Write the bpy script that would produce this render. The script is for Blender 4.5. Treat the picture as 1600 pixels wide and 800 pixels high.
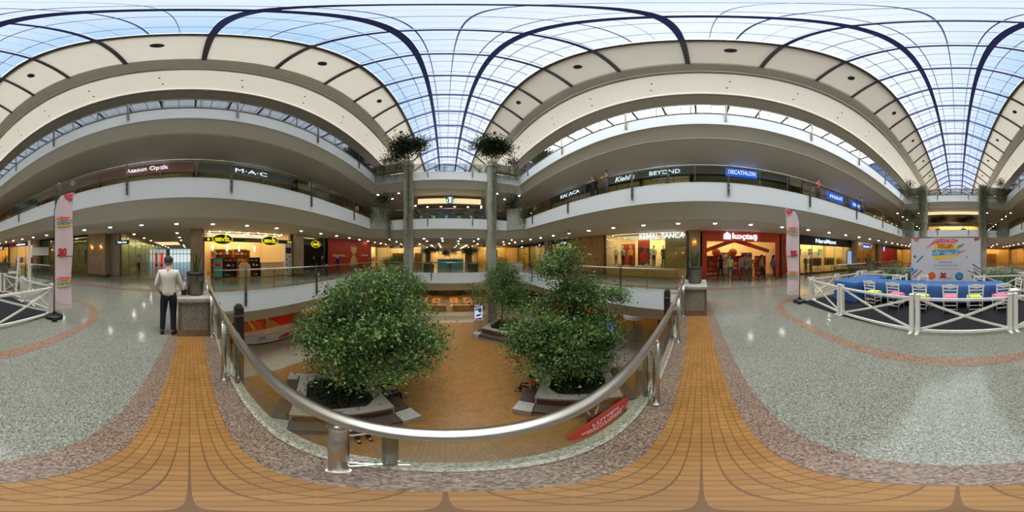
import bpy, bmesh, math, random
import numpy as np
from mathutils import Vector, Matrix, Euler
from mathutils.geometry import tessellate_polygon
R = math.radians
PI = math.pi
random.seed(7)
for o in list(bpy.data.objects): bpy.data.objects.remove(o)
SC = bpy.context.scene
COL = SC.collection

# ------------------------------------------------------------ camera
EYE = 1.7
cd = bpy.data.cameras.new('camera'); cam = bpy.data.objects.new('camera', cd); COL.objects.link(cam)
cd.type = 'PANO'; cd.panorama_type = 'EQUIRECTANGULAR'; cd.clip_end = 400
cd.clip_start = 0.02
cam.location = (0, 0, EYE); cam.rotation_euler = (R(90), 0, R(-23.4))
SC.camera = cam

# ------------------------------------------------------------ view, sky, daylight
SC.view_settings.view_transform = 'Standard'; SC.view_settings.look = 'None'
SC.view_settings.gamma = 1; SC.view_settings.use_curve_mapping = False
SC.view_settings.exposure = 0.38
cy = SC.cycles
cy.max_bounces = 8; cy.diffuse_bounces = 6; cy.glossy_bounces = 3; cy.transmission_bounces = 4
cy.transparent_max_bounces = 14; cy.caustics_reflective = False; cy.caustics_refractive = False
cy.sample_clamp_indirect = 4.0; cy.use_denoising = True; cy.use_light_tree = True

SKY_STRENGTH = 0.86
SUN_STRENGTH = 15.0
LAMP = 70.0          # recessed downlights
SHOP = 12.0           # light panels inside the shops

def lin(c):
    return tuple(((v / 255) / 12.92 if v / 255 <= 0.04045 else ((v / 255 + 0.055) / 1.055) ** 2.4) for v in c) + (1.0,)

w = bpy.data.worlds.new('world'); SC.world = w; w.use_nodes = True
nt = w.node_tree; nt.nodes.clear()
def N(t, ty, **k):
    n = t.nodes.new(ty)
    for a, b in k.items(): setattr(n, a, b)
    return n
tc = N(nt, 'ShaderNodeTexCoord'); sp = N(nt, 'ShaderNodeSeparateXYZ'); nt.links.new(tc.outputs['Generated'], sp.inputs[0])
nz = N(nt, 'ShaderNodeTexNoise'); nz.inputs['Scale'].default_value = 2.2; nz.inputs['Detail'].default_value = 5
nt.links.new(tc.outputs['Generated'], nz.inputs['Vector'])
ma = N(nt, 'ShaderNodeMath', operation='MULTIPLY_ADD'); nt.links.new(sp.outputs[0], ma.inputs[0]); ma.inputs[1].default_value = 1.5; ma.inputs[2].default_value = 0.5
mb_ = N(nt, 'ShaderNodeMath', operation='MULTIPLY_ADD'); nt.links.new(nz.outputs[0], mb_.inputs[0]); mb_.inputs[1].default_value = 0.3; nt.links.new(ma.outputs[0], mb_.inputs[2])
hz1 = N(nt, 'ShaderNodeMath', operation='SUBTRACT'); hz1.inputs[0].default_value = 1.0; nt.links.new(sp.outputs[2], hz1.inputs[1])
hz2 = N(nt, 'ShaderNodeMath', operation='POWER'); nt.links.new(hz1.outputs[0], hz2.inputs[0]); hz2.inputs[1].default_value = 4.0; hz2.use_clamp = True
hz3 = N(nt, 'ShaderNodeMath', operation='MULTIPLY_ADD'); nt.links.new(hz2.outputs[0], hz3.inputs[0]); hz3.inputs[1].default_value = 1.6; nt.links.new(mb_.outputs[0], hz3.inputs[2])
cr = N(nt, 'ShaderNodeValToRGB'); nt.links.new(hz3.outputs[0], cr.inputs[0])
cr.color_ramp.elements[0].position = 0.1; cr.color_ramp.elements[0].color = lin((120, 172, 232))
cr.color_ramp.elements[1].position = 0.8; cr.color_ramp.elements[1].color = lin((240, 246, 252))
e = cr.color_ramp.elements.new(0.42); e.color = lin((186, 216, 242))
e = cr.color_ramp.elements.new(0.6); e.color = lin((222, 236, 248))
bg = N(nt, 'ShaderNodeBackground'); bg.inputs[1].default_value = SKY_STRENGTH; nt.links.new(cr.outputs[0], bg.inputs[0])
wo = N(nt, 'ShaderNodeOutputWorld'); nt.links.new(bg.outputs[0], wo.inputs[0])
w.cycles.sampling_method = 'MANUAL'; w.cycles.sample_map_resolution = 256

# broad soft daylight of a bright overcast sky
sd = bpy.data.lights.new('daylight', 'SUN'); sd.energy = SUN_STRENGTH; sd.angle = R(100); sd.color = (1.0, 0.985, 0.95)
so = bpy.data.objects.new('daylight', sd); COL.objects.link(so); so.location = (10, 0, 40)
so.rotation_euler = Euler((0, R(-18), 0))

# ------------------------------------------------------------ materials
MATS = {}
def pmat(name, col, rough=0.6, metal=0.0, emis=None, es=0.0, spec=0.5, alpha=None):
    if name in MATS: return MATS[name]
    m = bpy.data.materials.new(name); m.use_nodes = True
    b = m.node_tree.nodes['Principled BSDF']
    b.inputs['Base Color'].default_value = lin(col) if max(col) > 1 else tuple(col) + (1,)
    b.inputs['Roughness'].default_value = rough; b.inputs['Metallic'].default_value = metal
    b.inputs['Specular IOR Level'].default_value = spec
    if emis is not None:
        b.inputs['Emission Color'].default_value = lin(emis); b.inputs['Emission Strength'].default_value = es
    MATS[name] = m
    return m
def bsdf(m): return m.node_tree.nodes['Principled BSDF']
def coords(m, scale=(1, 1, 1), rot=(0, 0, 0), loc=(0, 0, 0), kind='Object'):
    t = m.node_tree; c = N(t, 'ShaderNodeTexCoord'); mp = N(t, 'ShaderNodeMapping')
    mp.inputs['Scale'].default_value = scale; mp.inputs['Rotation'].default_value = rot; mp.inputs['Location'].default_value = loc
    t.links.new(c.outputs[kind], mp.inputs[0]); return mp.outputs[0]
def ramp(t, src, stops):
    r = N(t, 'ShaderNodeValToRGB'); t.links.new(src, r.inputs[0])
    el = r.color_ramp.elements
    while len(el) < len(stops): el.new(0.5)
    for q, (p, c) in zip(el, stops): q.position = p; q.color = lin(c)
    return r.outputs[0]
def noise(t, vec, sc, det=2, rough=0.5):
    n = N(t, 'ShaderNodeTexNoise'); n.inputs['Scale'].default_value = sc; n.inputs['Detail'].default_value = det
    n.inputs['Roughness'].default_value = rough; t.links.new(vec, n.inputs['Vector']); return n.outputs[0]
def mix(t, fac, a, b, mode='MIX'):
    n = N(t, 'ShaderNodeMix', data_type='RGBA', blend_type=mode)
    for s, v in ((n.inputs[0], fac), (n.inputs[6], a), (n.inputs[7], b)):
        if isinstance(v, (int, float)): s.default_value = v
        elif isinstance(v, tuple): s.default_value = v
        else: t.links.new(v, s)
    return n.outputs[2]
def speckle(name, stops, scale, rough=0.25, spec=0.5, joints=None, rot=0.0):
    m = pmat(name, (128, 128, 128), rough, spec=spec * .4); t = m.node_tree; v = coords(m)
    vo = N(t, 'ShaderNodeTexVoronoi'); vo.inputs['Scale'].default_value = scale; t.links.new(v, vo.inputs['Vector'])
    sep = N(t, 'ShaderNodeSeparateColor'); t.links.new(vo.outputs['Color'], sep.inputs[0])
    c = ramp(t, sep.outputs[0], stops)
    big = noise(t, v, 0.7, 3)
    c = mix(t, 0.25, c, ramp(t, big, [(0.35, tuple(x * 0.8 for x in stops[1][1])), (0.65, stops[1][1])]), 'MIX')
    if joints:
        br = N(t, 'ShaderNodeTexBrick'); br.offset = 0.5
        t.links.new(coords(m, rot=(0, 0, rot)), br.inputs['Vector'])
        br.inputs['Scale'].default_value = 1; br.inputs['Brick Width'].default_value = joints; br.inputs['Row Height'].default_value = joints
        br.inputs['Mortar Size'].default_value = 0.004; br.inputs['Mortar Smooth'].default_value = 0
        c = mix(t, br.outputs['Fac'], c, lin((124, 126, 120)))
    t.links.new(c, bsdf(m).inputs['Base Color']); return m
def tiles(name, c1, c2, mort, size, msize=0.004, rough=0.4, off=0.0, rot=0.0):
    m = pmat(name, c1, rough, spec=.18); t = m.node_tree
    br = N(t, 'ShaderNodeTexBrick'); br.offset = off
    t.links.new(coords(m, rot=(0, 0, rot)), br.inputs['Vector']); br.inputs['Scale'].default_value = 1
    br.inputs['Brick Width'].default_value = size; br.inputs['Row Height'].default_value = size
    br.inputs['Mortar Size'].default_value = msize; br.inputs['Mortar Smooth'].default_value = 0.1; br.inputs['Bias'].default_value = 0
    br.inputs['Color1'].default_value = lin(c1); br.inputs['Color2'].default_value = lin(c2); br.inputs['Mortar'].default_value = lin(mort)
    nz = noise(t, coords(m), 3, 4)
    c = mix(t, 0.35, br.outputs['Color'], ramp(t, nz, [(0.3, tuple(x * .82 for x in c1)), (0.7, c2)]), 'MIX')
    t.links.new(c, bsdf(m).inputs['Base Color']); return m
def mottled(name, c1, c2, scale, rough=0.6, bump=0.0, stretch=(1, 1, 1), metal=0.0):
    m = pmat(name, c1, rough, metal); t = m.node_tree; v = coords(m, stretch)
    n = noise(t, v, scale, 5)
    t.links.new(ramp(t, n, [(0.3, c1), (0.7, c2)]), bsdf(m).inputs['Base Color'])
    if bump:
        b = N(t, 'ShaderNodeBump'); b.inputs['Strength'].default_value = bump; b.inputs['Distance'].default_value = 0.01
        t.links.new(n, b.inputs['Height']); t.links.new(b.outputs[0], bsdf(m).inputs['Normal'])
    return m
def thin_glass(name, tint, refl=1.0, rough=0.0, base=0.05):
    m = bpy.data.materials.new(name); m.use_nodes = True; t = m.node_tree; t.nodes.clear()
    tr = N(t, 'ShaderNodeBsdfTransparent'); tr.inputs[0].default_value = tint + (1,)
    gl = N(t, 'ShaderNodeBsdfGlossy'); gl.inputs['Roughness'].default_value = rough; gl.inputs[0].default_value = (1, 1, 1, 1)
    lw = N(t, 'ShaderNodeLayerWeight'); lw.inputs[0].default_value = 0.5
    pw = N(t, 'ShaderNodeMath', operation='POWER'); pw.inputs[1].default_value = 4.5; t.links.new(lw.outputs['Facing'], pw.inputs[0])
    mu = N(t, 'ShaderNodeMath', operation='MULTIPLY_ADD'); mu.inputs[1].default_value = 0.75 * refl; mu.inputs[2].default_value = base * refl; t.links.new(pw.outputs[0], mu.inputs[0])
    mx = N(t, 'ShaderNodeMixShader'); t.links.new(mu.outputs[0], mx.inputs[0]); t.links.new(tr.outputs[0], mx.inputs[1]); t.links.new(gl.outputs[0], mx.inputs[2])
    o = N(t, 'ShaderNodeOutputMaterial'); t.links.new(mx.outputs[0], o.inputs[0]); MATS[name] = m; return m
def leafmat(name, dark, mid, light):
    m = pmat(name, mid, 0.45, spec=0.35); t = m.node_tree
    g = N(t, 'ShaderNodeNewGeometry')
    c = ramp(t, g.outputs['Random Per Island'], [(0.0, dark), (0.55, mid), (1.0, light)])
    big = noise(t, coords(m), 1.6, 2)
    c = mix(t, 0.45, c, ramp(t, big, [(0.35, dark), (0.65, light)]), 'MIX')
    t.links.new(c, bsdf(m).inputs['Base Color'])
    tl = N(t, 'ShaderNodeBsdfTranslucent'); t.links.new(c, tl.inputs[0])
    mx = N(t, 'ShaderNodeMixShader'); mx.inputs[0].default_value = 0.22
    out = [n for n in t.nodes if n.type == 'OUTPUT_MATERIAL'][0]
    t.links.new(bsdf(m).outputs[0], mx.inputs[1]); t.links.new(tl.outputs[0], mx.inputs[2]); t.links.new(mx.outputs[0], out.inputs[0])
    return m
def glow(name, col, s):
    m = bpy.data.materials.new(name); m.use_nodes = True; t = m.node_tree; t.nodes.clear()
    em = N(t, 'ShaderNodeEmission'); em.inputs[0].default_value = lin(col); em.inputs[1].default_value = s
    o = N(t, 'ShaderNodeOutputMaterial'); t.links.new(em.outputs[0], o.inputs[0]); MATS[name] = m; return m

M = dict(
 granite=speckle('grey granite', [(0.0, (52, 53, 49)), (0.3, (112, 113, 103)), (0.75, (142, 143, 131)), (1.0, (176, 177, 166))], 130, 0.13, joints=1.2, rot=0.6),
 granite_dark=speckle('shop side granite', [(0.0, (110, 104, 92)), (0.4, (150, 142, 124)), (1.0, (180, 170, 150))], 60, 0.15, joints=1.0),
 pink=speckle('pink granite', [(0.0, (58, 48, 42)), (0.3, (108, 90, 78)), (0.7, (138, 116, 100)), (1.0, (164, 146, 132))], 110, 0.3),
 ring=speckle('red granite', [(0.0, (84, 62, 50)), (0.4, (136, 110, 92)), (1.0, (160, 134, 114))], 80, 0.25),
 pedestal=speckle('pedestal granite', [(0.0, (70, 66, 58)), (0.3, (138, 134, 120)), (0.7, (160, 156, 140)), (1.0, (186, 182, 168))], 90, 0.35),
 lightgranite=speckle('light granite', [(0.0, (110, 108, 100)), (0.4, (176, 172, 160)), (1.0, (200, 196, 186))], 70, 0.4),
 yellow=tiles('yellow mosaic', (138, 98, 50), (156, 114, 62), (78, 54, 30), 0.055, 0.0032, 0.38),
 court=tiles('court tile', (144, 104, 56), (160, 118, 68), (98, 70, 40), 0.1, 0.005, 0.28),
 white=pmat('white paint', (226, 230, 230), 0.5), fascia=pmat('fascia paint', (224, 230, 232), 0.4),
 beam=pmat('beam paint', (232, 230, 220), 0.6), ceil=pmat('ceiling paint', (234, 230, 222), 0.7),
 cornice=pmat('cornice paint', (206, 202, 188), 0.6), cream=None,
 cove=None,
 concrete=mottled('planter concrete', (150, 150, 136), (176, 176, 162), 3, 0.8, 0.3),
 column=mottled('column concrete', (150, 150, 138), (178, 178, 164), 1.5, 0.7, 0.1, (1, 1, .3)),
 stonecol=mottled('brown stone', (150, 130, 102), (166, 146, 118), 2, 0.4),
 steel=pmat('brushed steel', (196, 192, 184), 0.28, 1.0), darksteel=pmat('dark steel', (120, 116, 104), 0.35, 0.9),
 bronze=pmat('grey pillar metal', (70, 70, 62), 0.4, 0.6), chrome=pmat('chrome', (225, 225, 225), 0.1, 1.0),
 glass=thin_glass('clear glass', (0.88, 0.92, 0.88), .6), shopglass=thin_glass('shop glass', (0.9, 0.95, 0.9), 0.9),
 glass_top=thin_glass('coated railing glass', (0.62, 0.68, 0.68), 1.0, base=0.26),
 roofglass=thin_glass('roof glass', (0.94, 0.97, 1.0), 0.5), greenglass=thin_glass('green shop glass', (0.62, 0.72, 0.62), 1.4),
 blue_iron=pmat('blue painted steel', (52, 66, 140), 0.5), dark_iron=pmat('dark painted steel', (74, 72, 74), 0.5),
 grey_iron=pmat('grey glazing bar', (112, 134, 166), 0.5),
 pot=pmat('grey metal pot', (112, 108, 98), 0.32, 0.7), black=pmat('black plastic', (22, 22, 24), 0.45),
 soil=mottled('soil', (46, 34, 24), (74, 58, 40), 8, 0.95, 0.5),
 bark=mottled('bark', (120, 96, 66), (160, 134, 98), 6, 0.9, 0.6, (1, 1, .3)),
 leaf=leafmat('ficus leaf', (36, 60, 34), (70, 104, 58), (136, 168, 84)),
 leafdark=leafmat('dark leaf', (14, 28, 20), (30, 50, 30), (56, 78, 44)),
 vine=leafmat('vine leaf', (48, 66, 38), (84, 104, 58), (124, 140, 86)),
 agave=leafmat('blade leaf', (38, 62, 34), (70, 98, 52), (128, 146, 84)),
 wood_dark=mottled('dark bench slats', (72, 48, 34), (98, 68, 48), 4, 0.6, 0.2, (1, 10, 1)),
 seatgrey=pmat('bench seat', (78, 68, 58), 0.6),
 whitewood=pmat('white wood', (232, 230, 222), 0.45), carpet=mottled('black carpet', (8, 8, 12), (16, 17, 22), 40, 0.95),
 bluecloth=mottled('blue cloth', (40, 82, 142), (54, 100, 162), 3, 0.7),
 green_c=pmat('lime cushion', (200, 224, 90), 0.8), pink_c=pmat('pink cushion', (238, 120, 160), 0.8),
 flag=pmat('flag cloth', (226, 204, 208), 0.7), banner=pmat('banner vinyl', (214, 212, 214), 0.5),
 red=pmat('signal red', (190, 48, 38), 0.5), pinkred=pmat('pink red print', (228, 66, 96), 0.6), orange=pmat('orange print', (226, 108, 40), 0.6),
 yellowp=pmat('yellow print', (240, 206, 74), 0.6), bluep=pmat('blue print', (54, 150, 200), 0.6), greenp=pmat('green print', (120, 160, 70), 0.6),
 greyp=pmat('grey print', (96, 96, 100), 0.6), tealp=pmat('teal print', (86, 176, 176), 0.6),
 redwall=mottled('red hoarding', (170, 46, 30), (184, 56, 38), 1, 0.5), sevil=pmat('dark green board', (22, 58, 40), 0.4), sevily=pmat('yellow letter', (236, 220, 40), 0.5, emis=(236, 220, 40), es=0.6),
 wood=mottled('warm wood panel', (164, 116, 62), (190, 142, 84), 3, 0.45, 0.05, (1, 1, .15)),
 cream_wall=pmat('cream shop wall', (226, 206, 164), 0.7), gold=mottled('gold panel', (206, 166, 92), (220, 184, 112), 6, 0.4),
 brownwall=pmat('brown soffit', (150, 108, 66), 0.6), darkwall=pmat('dark shop board', (34, 32, 34), 0.4), kredwall=pmat('orange red board', (226, 84, 46), 0.45),
 navy=pmat('navy board', (18, 26, 74), 0.4), teal_b=pmat('dark teal board', (24, 92, 82), 0.4),
 lamp=glow('lamp glow', (255, 246, 236), LAMP), warmlamp=glow('warm lamp glow', (255, 190, 90), 70),
 panel=glow('light panel', (255, 226, 170), SHOP), creamglow=glow('cream light box', (255, 234, 184), 0.75),
 coffer=glow('coffer light', (250, 222, 160), .85),
 sign_w=glow('lit white letters', (226, 238, 255), 1.0), sign_b=glow('lit blue board', (20, 90, 214), 1.0), neon=glow('blue neon', (40, 80, 255), 4),
 orangeglow=glow('orange display light', (255, 150, 40), 1.6), redglow=glow('red lit board', (220, 40, 30), 0.8),
 wallgrey=pmat('gallery wall', (176, 166, 146), 0.7), darkgap=pmat('dark recess', (52, 48, 44), 0.9),
)
cm = pmat('cream panel', (196, 192, 180), 0.8); t_ = cm.node_tree
tl_ = N(t_, 'ShaderNodeBsdfTranslucent'); tl_.inputs[0].default_value = lin((252, 244, 228)); mx_ = N(t_, 'ShaderNodeMixShader'); mx_.inputs[0].default_value = 0.08
out_ = [n for n in t_.nodes if n.type == 'OUTPUT_MATERIAL'][0]
t_.links.new(bsdf(cm).outputs[0], mx_.inputs[1]); t_.links.new(tl_.outputs[0], mx_.inputs[2]); t_.links.new(mx_.outputs[0], out_.inputs[0]); M['cream'] = cm
for nm_, col_, k_ in (('cove', (200, 196, 186), 0.085),):
    cm = pmat(nm_ + ' translucent plaster', col_, 0.8); t_ = cm.node_tree  # upper wall made translucent so daylight from outside brightens it
    tl_ = N(t_, 'ShaderNodeBsdfTranslucent'); tl_.inputs[0].default_value = lin((252, 244, 228)); mx_ = N(t_, 'ShaderNodeMixShader'); mx_.inputs[0].default_value = k_
    out_ = [n for n in t_.nodes if n.type == 'OUTPUT_MATERIAL'][0]
    t_.links.new(bsdf(cm).outputs[0], mx_.inputs[1]); t_.links.new(tl_.outputs[0], mx_.inputs[2]); t_.links.new(mx_.outputs[0], out_.inputs[0]); M[nm_] = cm
M['plaster_white'] = pmat('mannequin white', (240, 236, 226), 0.5)
M['cove_lamp_l'] = glow('left cove lamp', (255, 244, 222), 4); M['cove_lamp_r'] = glow('right cove lamp', (255, 244, 226), 3)
M['dimpanel'] = glow('dim light panel', (255, 226, 180), 1.3)
# ------------------------------------------------------------ mesh helpers
class MB:
    def __init__(s): s.v = []; s.f = []; s.m = []
    def add(s, vs, fs, mi=0):
        o = len(s.v); s.v += [tuple(v) for v in vs]; s.f += [tuple(i + o for i in f) for f in fs]; s.m += [mi] * len(fs); return s
    def box(s, lo, hi, mi=0, rz=0.0, piv=None):
        x0, y0, z0 = lo; x1, y1, z1 = hi
        vs = [(x0, y0, z0), (x1, y0, z0), (x1, y1, z0), (x0, y1, z0), (x0, y0, z1), (x1, y0, z1), (x1, y1, z1), (x0, y1, z1)]
        if rz:
            px, py = piv or ((x0 + x1) / 2, (y0 + y1) / 2); c, q = math.cos(rz), math.sin(rz)
            vs = [(px + (x - px) * c - (y - py) * q, py + (x - px) * q + (y - py) * c, z) for x, y, z in vs]
        return s.add(vs, [(0, 3, 2, 1), (4, 5, 6, 7), (0, 1, 5, 4), (1, 2, 6, 5), (2, 3, 7, 6), (3, 0, 4, 7)], mi)
    def bar(s, a, b, w, h=None, mi=0, up=(0, 0, 1)):
        a, b = Vector(a), Vector(b); h = h or w; d = (b - a).normalized(); u = Vector(up)
        if abs(d.dot(u)) > .98: u = Vector((0, 1, 0))
        x = d.cross(u).normalized() * w / 2; z = x.cross(d).normalized() * h / 2
        vs = [p + i * x + j * z for p in (a, b) for i, j in ((-1, -1), (1, -1), (1, 1), (-1, 1))]
        return s.add(vs, [(0, 1, 2, 3), (7, 6, 5, 4), (0, 4, 5, 1), (1, 5, 6, 2), (2, 6, 7, 3), (3, 7, 4, 0)], mi)
    def tube(s, pts, r, n=10, mi=0, cap=True):
        pts = [Vector(p) for p in pts]; rs = r if isinstance(r, (list, tuple)) else [r] * len(pts); rings = []
        ref = None
        for i, p in enumerate(pts):
            d = (pts[min(i + 1, len(pts) - 1)] - pts[max(i - 1, 0)]).normalized()
            if ref is None: ref = Vector((0, 0, 1)) if abs(d.z) < .9 else Vector((1, 0, 0))
            x = d.cross(ref).normalized(); y = x.cross(d).normalized(); ref = y
            rings.append([p + (x * math.cos(2 * PI * k / n) + y * math.sin(2 * PI * k / n)) * rs[i] for k in range(n)])
        vs = [v for g in rings for v in g]; fs = []
        for i in range(len(pts) - 1):
            for k in range(n):
                a, b = i * n + k, i * n + (k + 1) % n; fs.append((a, b, b + n, a + n))
        if cap: fs += [tuple(range(n - 1, -1, -1)), tuple(range(len(vs) - n, len(vs)))]
        return s.add(vs, fs, mi)
    def lathe(s, prof, c=(0, 0, 0), n=24, mi=0, sx=1, sy=1):
        vs = [(c[0] + r * sx * math.cos(2 * PI * k / n), c[1] + r * sy * math.sin(2 * PI * k / n), c[2] + z) for r, z in prof for k in range(n)]
        fs = [(i * n + k, i * n + (k + 1) % n, (i + 1) * n + (k + 1) % n, (i + 1) * n + k) for i in range(len(prof) - 1) for k in range(n)]
        fs += [tuple(range(n - 1, -1, -1)), tuple(range(len(vs) - n, len(vs)))]
        return s.add(vs, fs, mi)
    def prism(s, poly, z0, z1, mi=0):
        n = len(poly); vs = [(x, y, z0) for x, y in poly] + [(x, y, z1) for x, y in poly]
        return s.add(vs, [tuple(range(n - 1, -1, -1)), tuple(range(n, 2 * n))] + [(i, (i + 1) % n, n + (i + 1) % n, n + i) for i in range(n)], mi)
    def ball(s, c, r, n=12, mi=0, rz=None):
        rx, ry, rzz = (r, r, r) if not isinstance(r, (tuple, list)) else r
        pr = [(math.sin(PI * i / n) or 1e-4, -math.cos(PI * i / n)) for i in range(n + 1)]; k2 = n * 2
        vs = [(c[0] + a * rx * math.cos(2 * PI * k / k2), c[1] + a * ry * math.sin(2 * PI * k / k2), c[2] + z * rzz) for a, z in pr for k in range(k2)]
        return s.add(vs, [(i * k2 + k, i * k2 + (k + 1) % k2, (i + 1) * k2 + (k + 1) % k2, (i + 1) * k2 + k) for i in range(n) for k in range(k2)], mi)
    def vpoly(s, pts2, o, ux, t, mi=0):
        # upright flat polygon: pts2 in (along ux, z), origin o, thickness t along the normal
        ux = Vector(ux).normalized(); nn = ux.cross(Vector((0, 0, 1))); o = Vector(o)
        f = [o + ux * a + Vector((0, 0, b)) for a, b in pts2]; n = len(f)
        vs = f + [p - nn * t for p in f]
        return s.add(vs, [tuple(range(n)), tuple(range(2 * n - 1, n - 1, -1))] + [(i, n + i, n + (i + 1) % n, (i + 1) % n) for i in range(n)], mi)
    def mesh(s, name, mats, smooth=False):
        me = bpy.data.meshes.new(name); me.from_pydata(s.v, [], s.f)
        for m in (mats if isinstance(mats, (list, tuple)) else [mats]): me.materials.append(m)
        if any(s.m): me.polygons.foreach_set('material_index', s.m)
        if smooth:
            me.polygons.foreach_set('use_smooth', [len(f) <= 4 for f in s.f])
        me.update(); return me
def link(name, me, parent=None, loc=(0, 0, 0), rot=(0, 0, 0)):
    o = bpy.data.objects.new(name, me); COL.objects.link(o); o.location = loc; o.rotation_euler = rot
    if parent: o.parent = parent
    return o
def tag(o, label, cat, group=None, kind=None):
    o['label'] = label; o['category'] = cat
    if group: o['group'] = group
    if kind: o['kind'] = kind
    return o
def thing(name, label, cat, loc=(0, 0, 0), rz=0, group=None):
    return tag(link(name, None, None, loc, (0, 0, rz)), label, cat, group)
def part(name, mb, mat, parent, smooth=False, loc=(0, 0, 0), rot=(0, 0, 0), label=None):
    o = link(name, mb.mesh(name, mat, smooth), parent, loc, rot)
    if label: o['label'] = label
    return o
SPLITN = {'hangers': 'hanger', 'legs': 'leg', 'feet': 'foot', 'stretchers': 'stretcher', 'frame_bars': 'frame_bar', 'pushed': 'x', 'mounts': 'mount', 'shelf_edges': 'shelf_edge'}
def islands(mb):
    par = list(range(len(mb.v)))
    def fnd(a):
        while par[a] != a: par[a] = par[par[a]]; a = par[a]
        return a
    for f in mb.f:
        for q in f[1:]: par[fnd(q)] = fnd(f[0])
    out = {}
    for f in mb.f: out.setdefault(fnd(f[0]), []).append(f)
    res = []
    for fs in out.values():
        ids = sorted({i for f in fs for i in f}); mp = {i: k for k, i in enumerate(ids)}; m = MB(); m.add([mb.v[i] for i in ids], [tuple(mp[i] for i in f) for f in fs]); res.append(m)
    return res
_part = part
def part(name, mb, mat, parent, *a, **k):
    if name in SPLITN and parent is not None:
        for m in islands(mb): o = _part(SPLITN[name], m, mat, parent, *a, **k)
        return o
    return _part(name, mb, mat, parent, *a, **k)
TENS = ['', 'first', 'second', 'third', 'fourth', 'fifth', 'sixth', 'seventh', 'eighth', 'ninth', 'tenth', 'eleventh', 'twelfth', 'thirteenth', 'fourteenth', 'fifteenth', 'sixteenth', 'seventeenth', 'eighteenth', 'nineteenth']
def ordw(n):
    if n < 20: return TENS[n]
    return {2: 'twentieth', 3: 'thirtieth', 4: 'fortieth'}[n // 10] if n % 10 == 0 else {2: 'twenty', 3: 'thirty', 4: 'forty'}[n // 10] + ' ' + TENS[n % 10]
def struct(name, mb, mat, smooth=False):
    o = part(name, mb, mat, None, smooth); o['kind'] = 'structure'; return o
KIDS = {}
def dup(root, loc, rz=0.0, label=None, group=None, scale=None):
    r = root.copy(); COL.objects.link(r); r.location = loc; r.rotation_euler = (0, 0, rz)
    if scale: r.scale = scale if isinstance(scale, (tuple, list)) else (scale,) * 3
    if label: r['label'] = label
    if group: r['group'] = group
    if root.name not in KIDS: KIDS[root.name] = [(c, list(c.children)) for c in root.children]
    for c0, gs in KIDS[root.name]:
        c = c0.copy(); COL.objects.link(c); c.parent = r
        for g in gs:
            d = g.copy(); COL.objects.link(d); d.parent = c
    return r
def smat(c, mat):  # give a copied part its own material
    c.data = c.data.copy(); c.data.materials.clear(); c.data.materials.append(mat)
def textmesh(s, size, depth=0.02, bold=0.0, shear=0.0, space=1.0):
    cu = bpy.data.curves.new('t', 'FONT'); cu.body = s; cu.size = size; cu.extrude = depth / 2; cu.offset = bold
    cu.align_x = 'CENTER'; cu.align_y = 'CENTER'; cu.shear = shear; cu.space_character = space; cu.resolution_u = 3
    ob = bpy.data.objects.new('t', cu); COL.objects.link(ob)
    me = bpy.data.meshes.new_from_object(ob.evaluated_get(bpy.context.evaluated_depsgraph_get()))
    bpy.data.objects.remove(ob); bpy.data.curves.remove(cu); return me
def text(name, s, size, loc, rz, mat, parent=None, depth=0.02, bold=0.0, shear=0.0, space=1.0, width=None, height=None, tilt=0.0):
    me = textmesh(s, size, depth, bold, shear, space); me.materials.clear(); me.materials.append(mat)
    if width or height:
        xs = [v.co.x for v in me.vertices]; ys = [v.co.y for v in me.vertices]
        fx = width / (max(xs) - min(xs)) if width else 1; fy = height / (max(ys) - min(ys)) if height else fx
        if not width: fx = fy
        for v in me.vertices: v.co.x *= fx; v.co.y *= fy
    o = link(name, me, parent, loc); o.rotation_mode = 'XYZ'
    o.rotation_euler = (Matrix.Rotation(rz, 3, 'Z') @ Matrix.Rotation(R(90), 3, 'X') @ Matrix.Rotation(tilt, 3, 'Z')).to_euler()
    return o
AX = 696
def at(px, py, z=None, x=None, y=None):
    a = R((px - AX) * .225); e = R((400 - py) * .225)
    d = Vector((math.sin(a) * math.cos(e), math.cos(a) * math.cos(e), math.sin(e)))
    k = (z - EYE) / d.z if z is not None else (x / d.x if x is not None else y / d.y)
    p = d * k; return Vector((p.x, p.y, p.z + EYE))

# ============================================================ BUILDING SHELL
XL, XR, YF, YB = -7.35, 7.9, 16.4, -23.9
X0, X1, Y0, Y1 = -46.0, 24.0, -58.0, 46.0
CH = 1.45
def bow(x): return 0.0072 * x * x
def rect_void(c):
    return [(XL, YB + c), (XL + c, YB), (XR - c, YB), (XR, YB + c), (XR, YF - c), (XR - c, YF), (XL + c, YF), (XL, YF - c)]
NB = 12
xs_ = [XL + (XR - XL) * i / NB for i in range(NB + 1)]
void_front = [(x, 0.52 + bow(x)) for x in xs_] + [(XR, YF - CH), (XR - CH, YF), (XL + CH, YF), (XL, YF - CH)]
void_back = [(XL + CH, YB), (XR - CH, YB), (XR, YB + CH)] + [(x, -7.85 - bow(x)) for x in reversed(xs_)] + [(XL, YB + CH)]
void_mid = rect_void(CH); void_top = rect_void(0.06)
def ccw(p): return p if sum(p[i - 1][0] * p[i][1] - p[i][0] * p[i - 1][1] for i in range(len(p))) > 0 else p[::-1]
def grow(p, d):
    p = ccw(p); n = len(p); out = []
    for i in range(n):
        a, b, c = Vector(p[i - 1]), Vector(p[i]), Vector(p[(i + 1) % n])
        e1, e2 = (b - a).normalized(), (c - b).normalized()
        n1, n2 = Vector((e1.y, -e1.x)), Vector((e2.y, -e2.x)); m = (n1 + n2).normalized()
        out.append(tuple(b + m * d / max(.35, m.dot(n1))))
    return out
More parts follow.
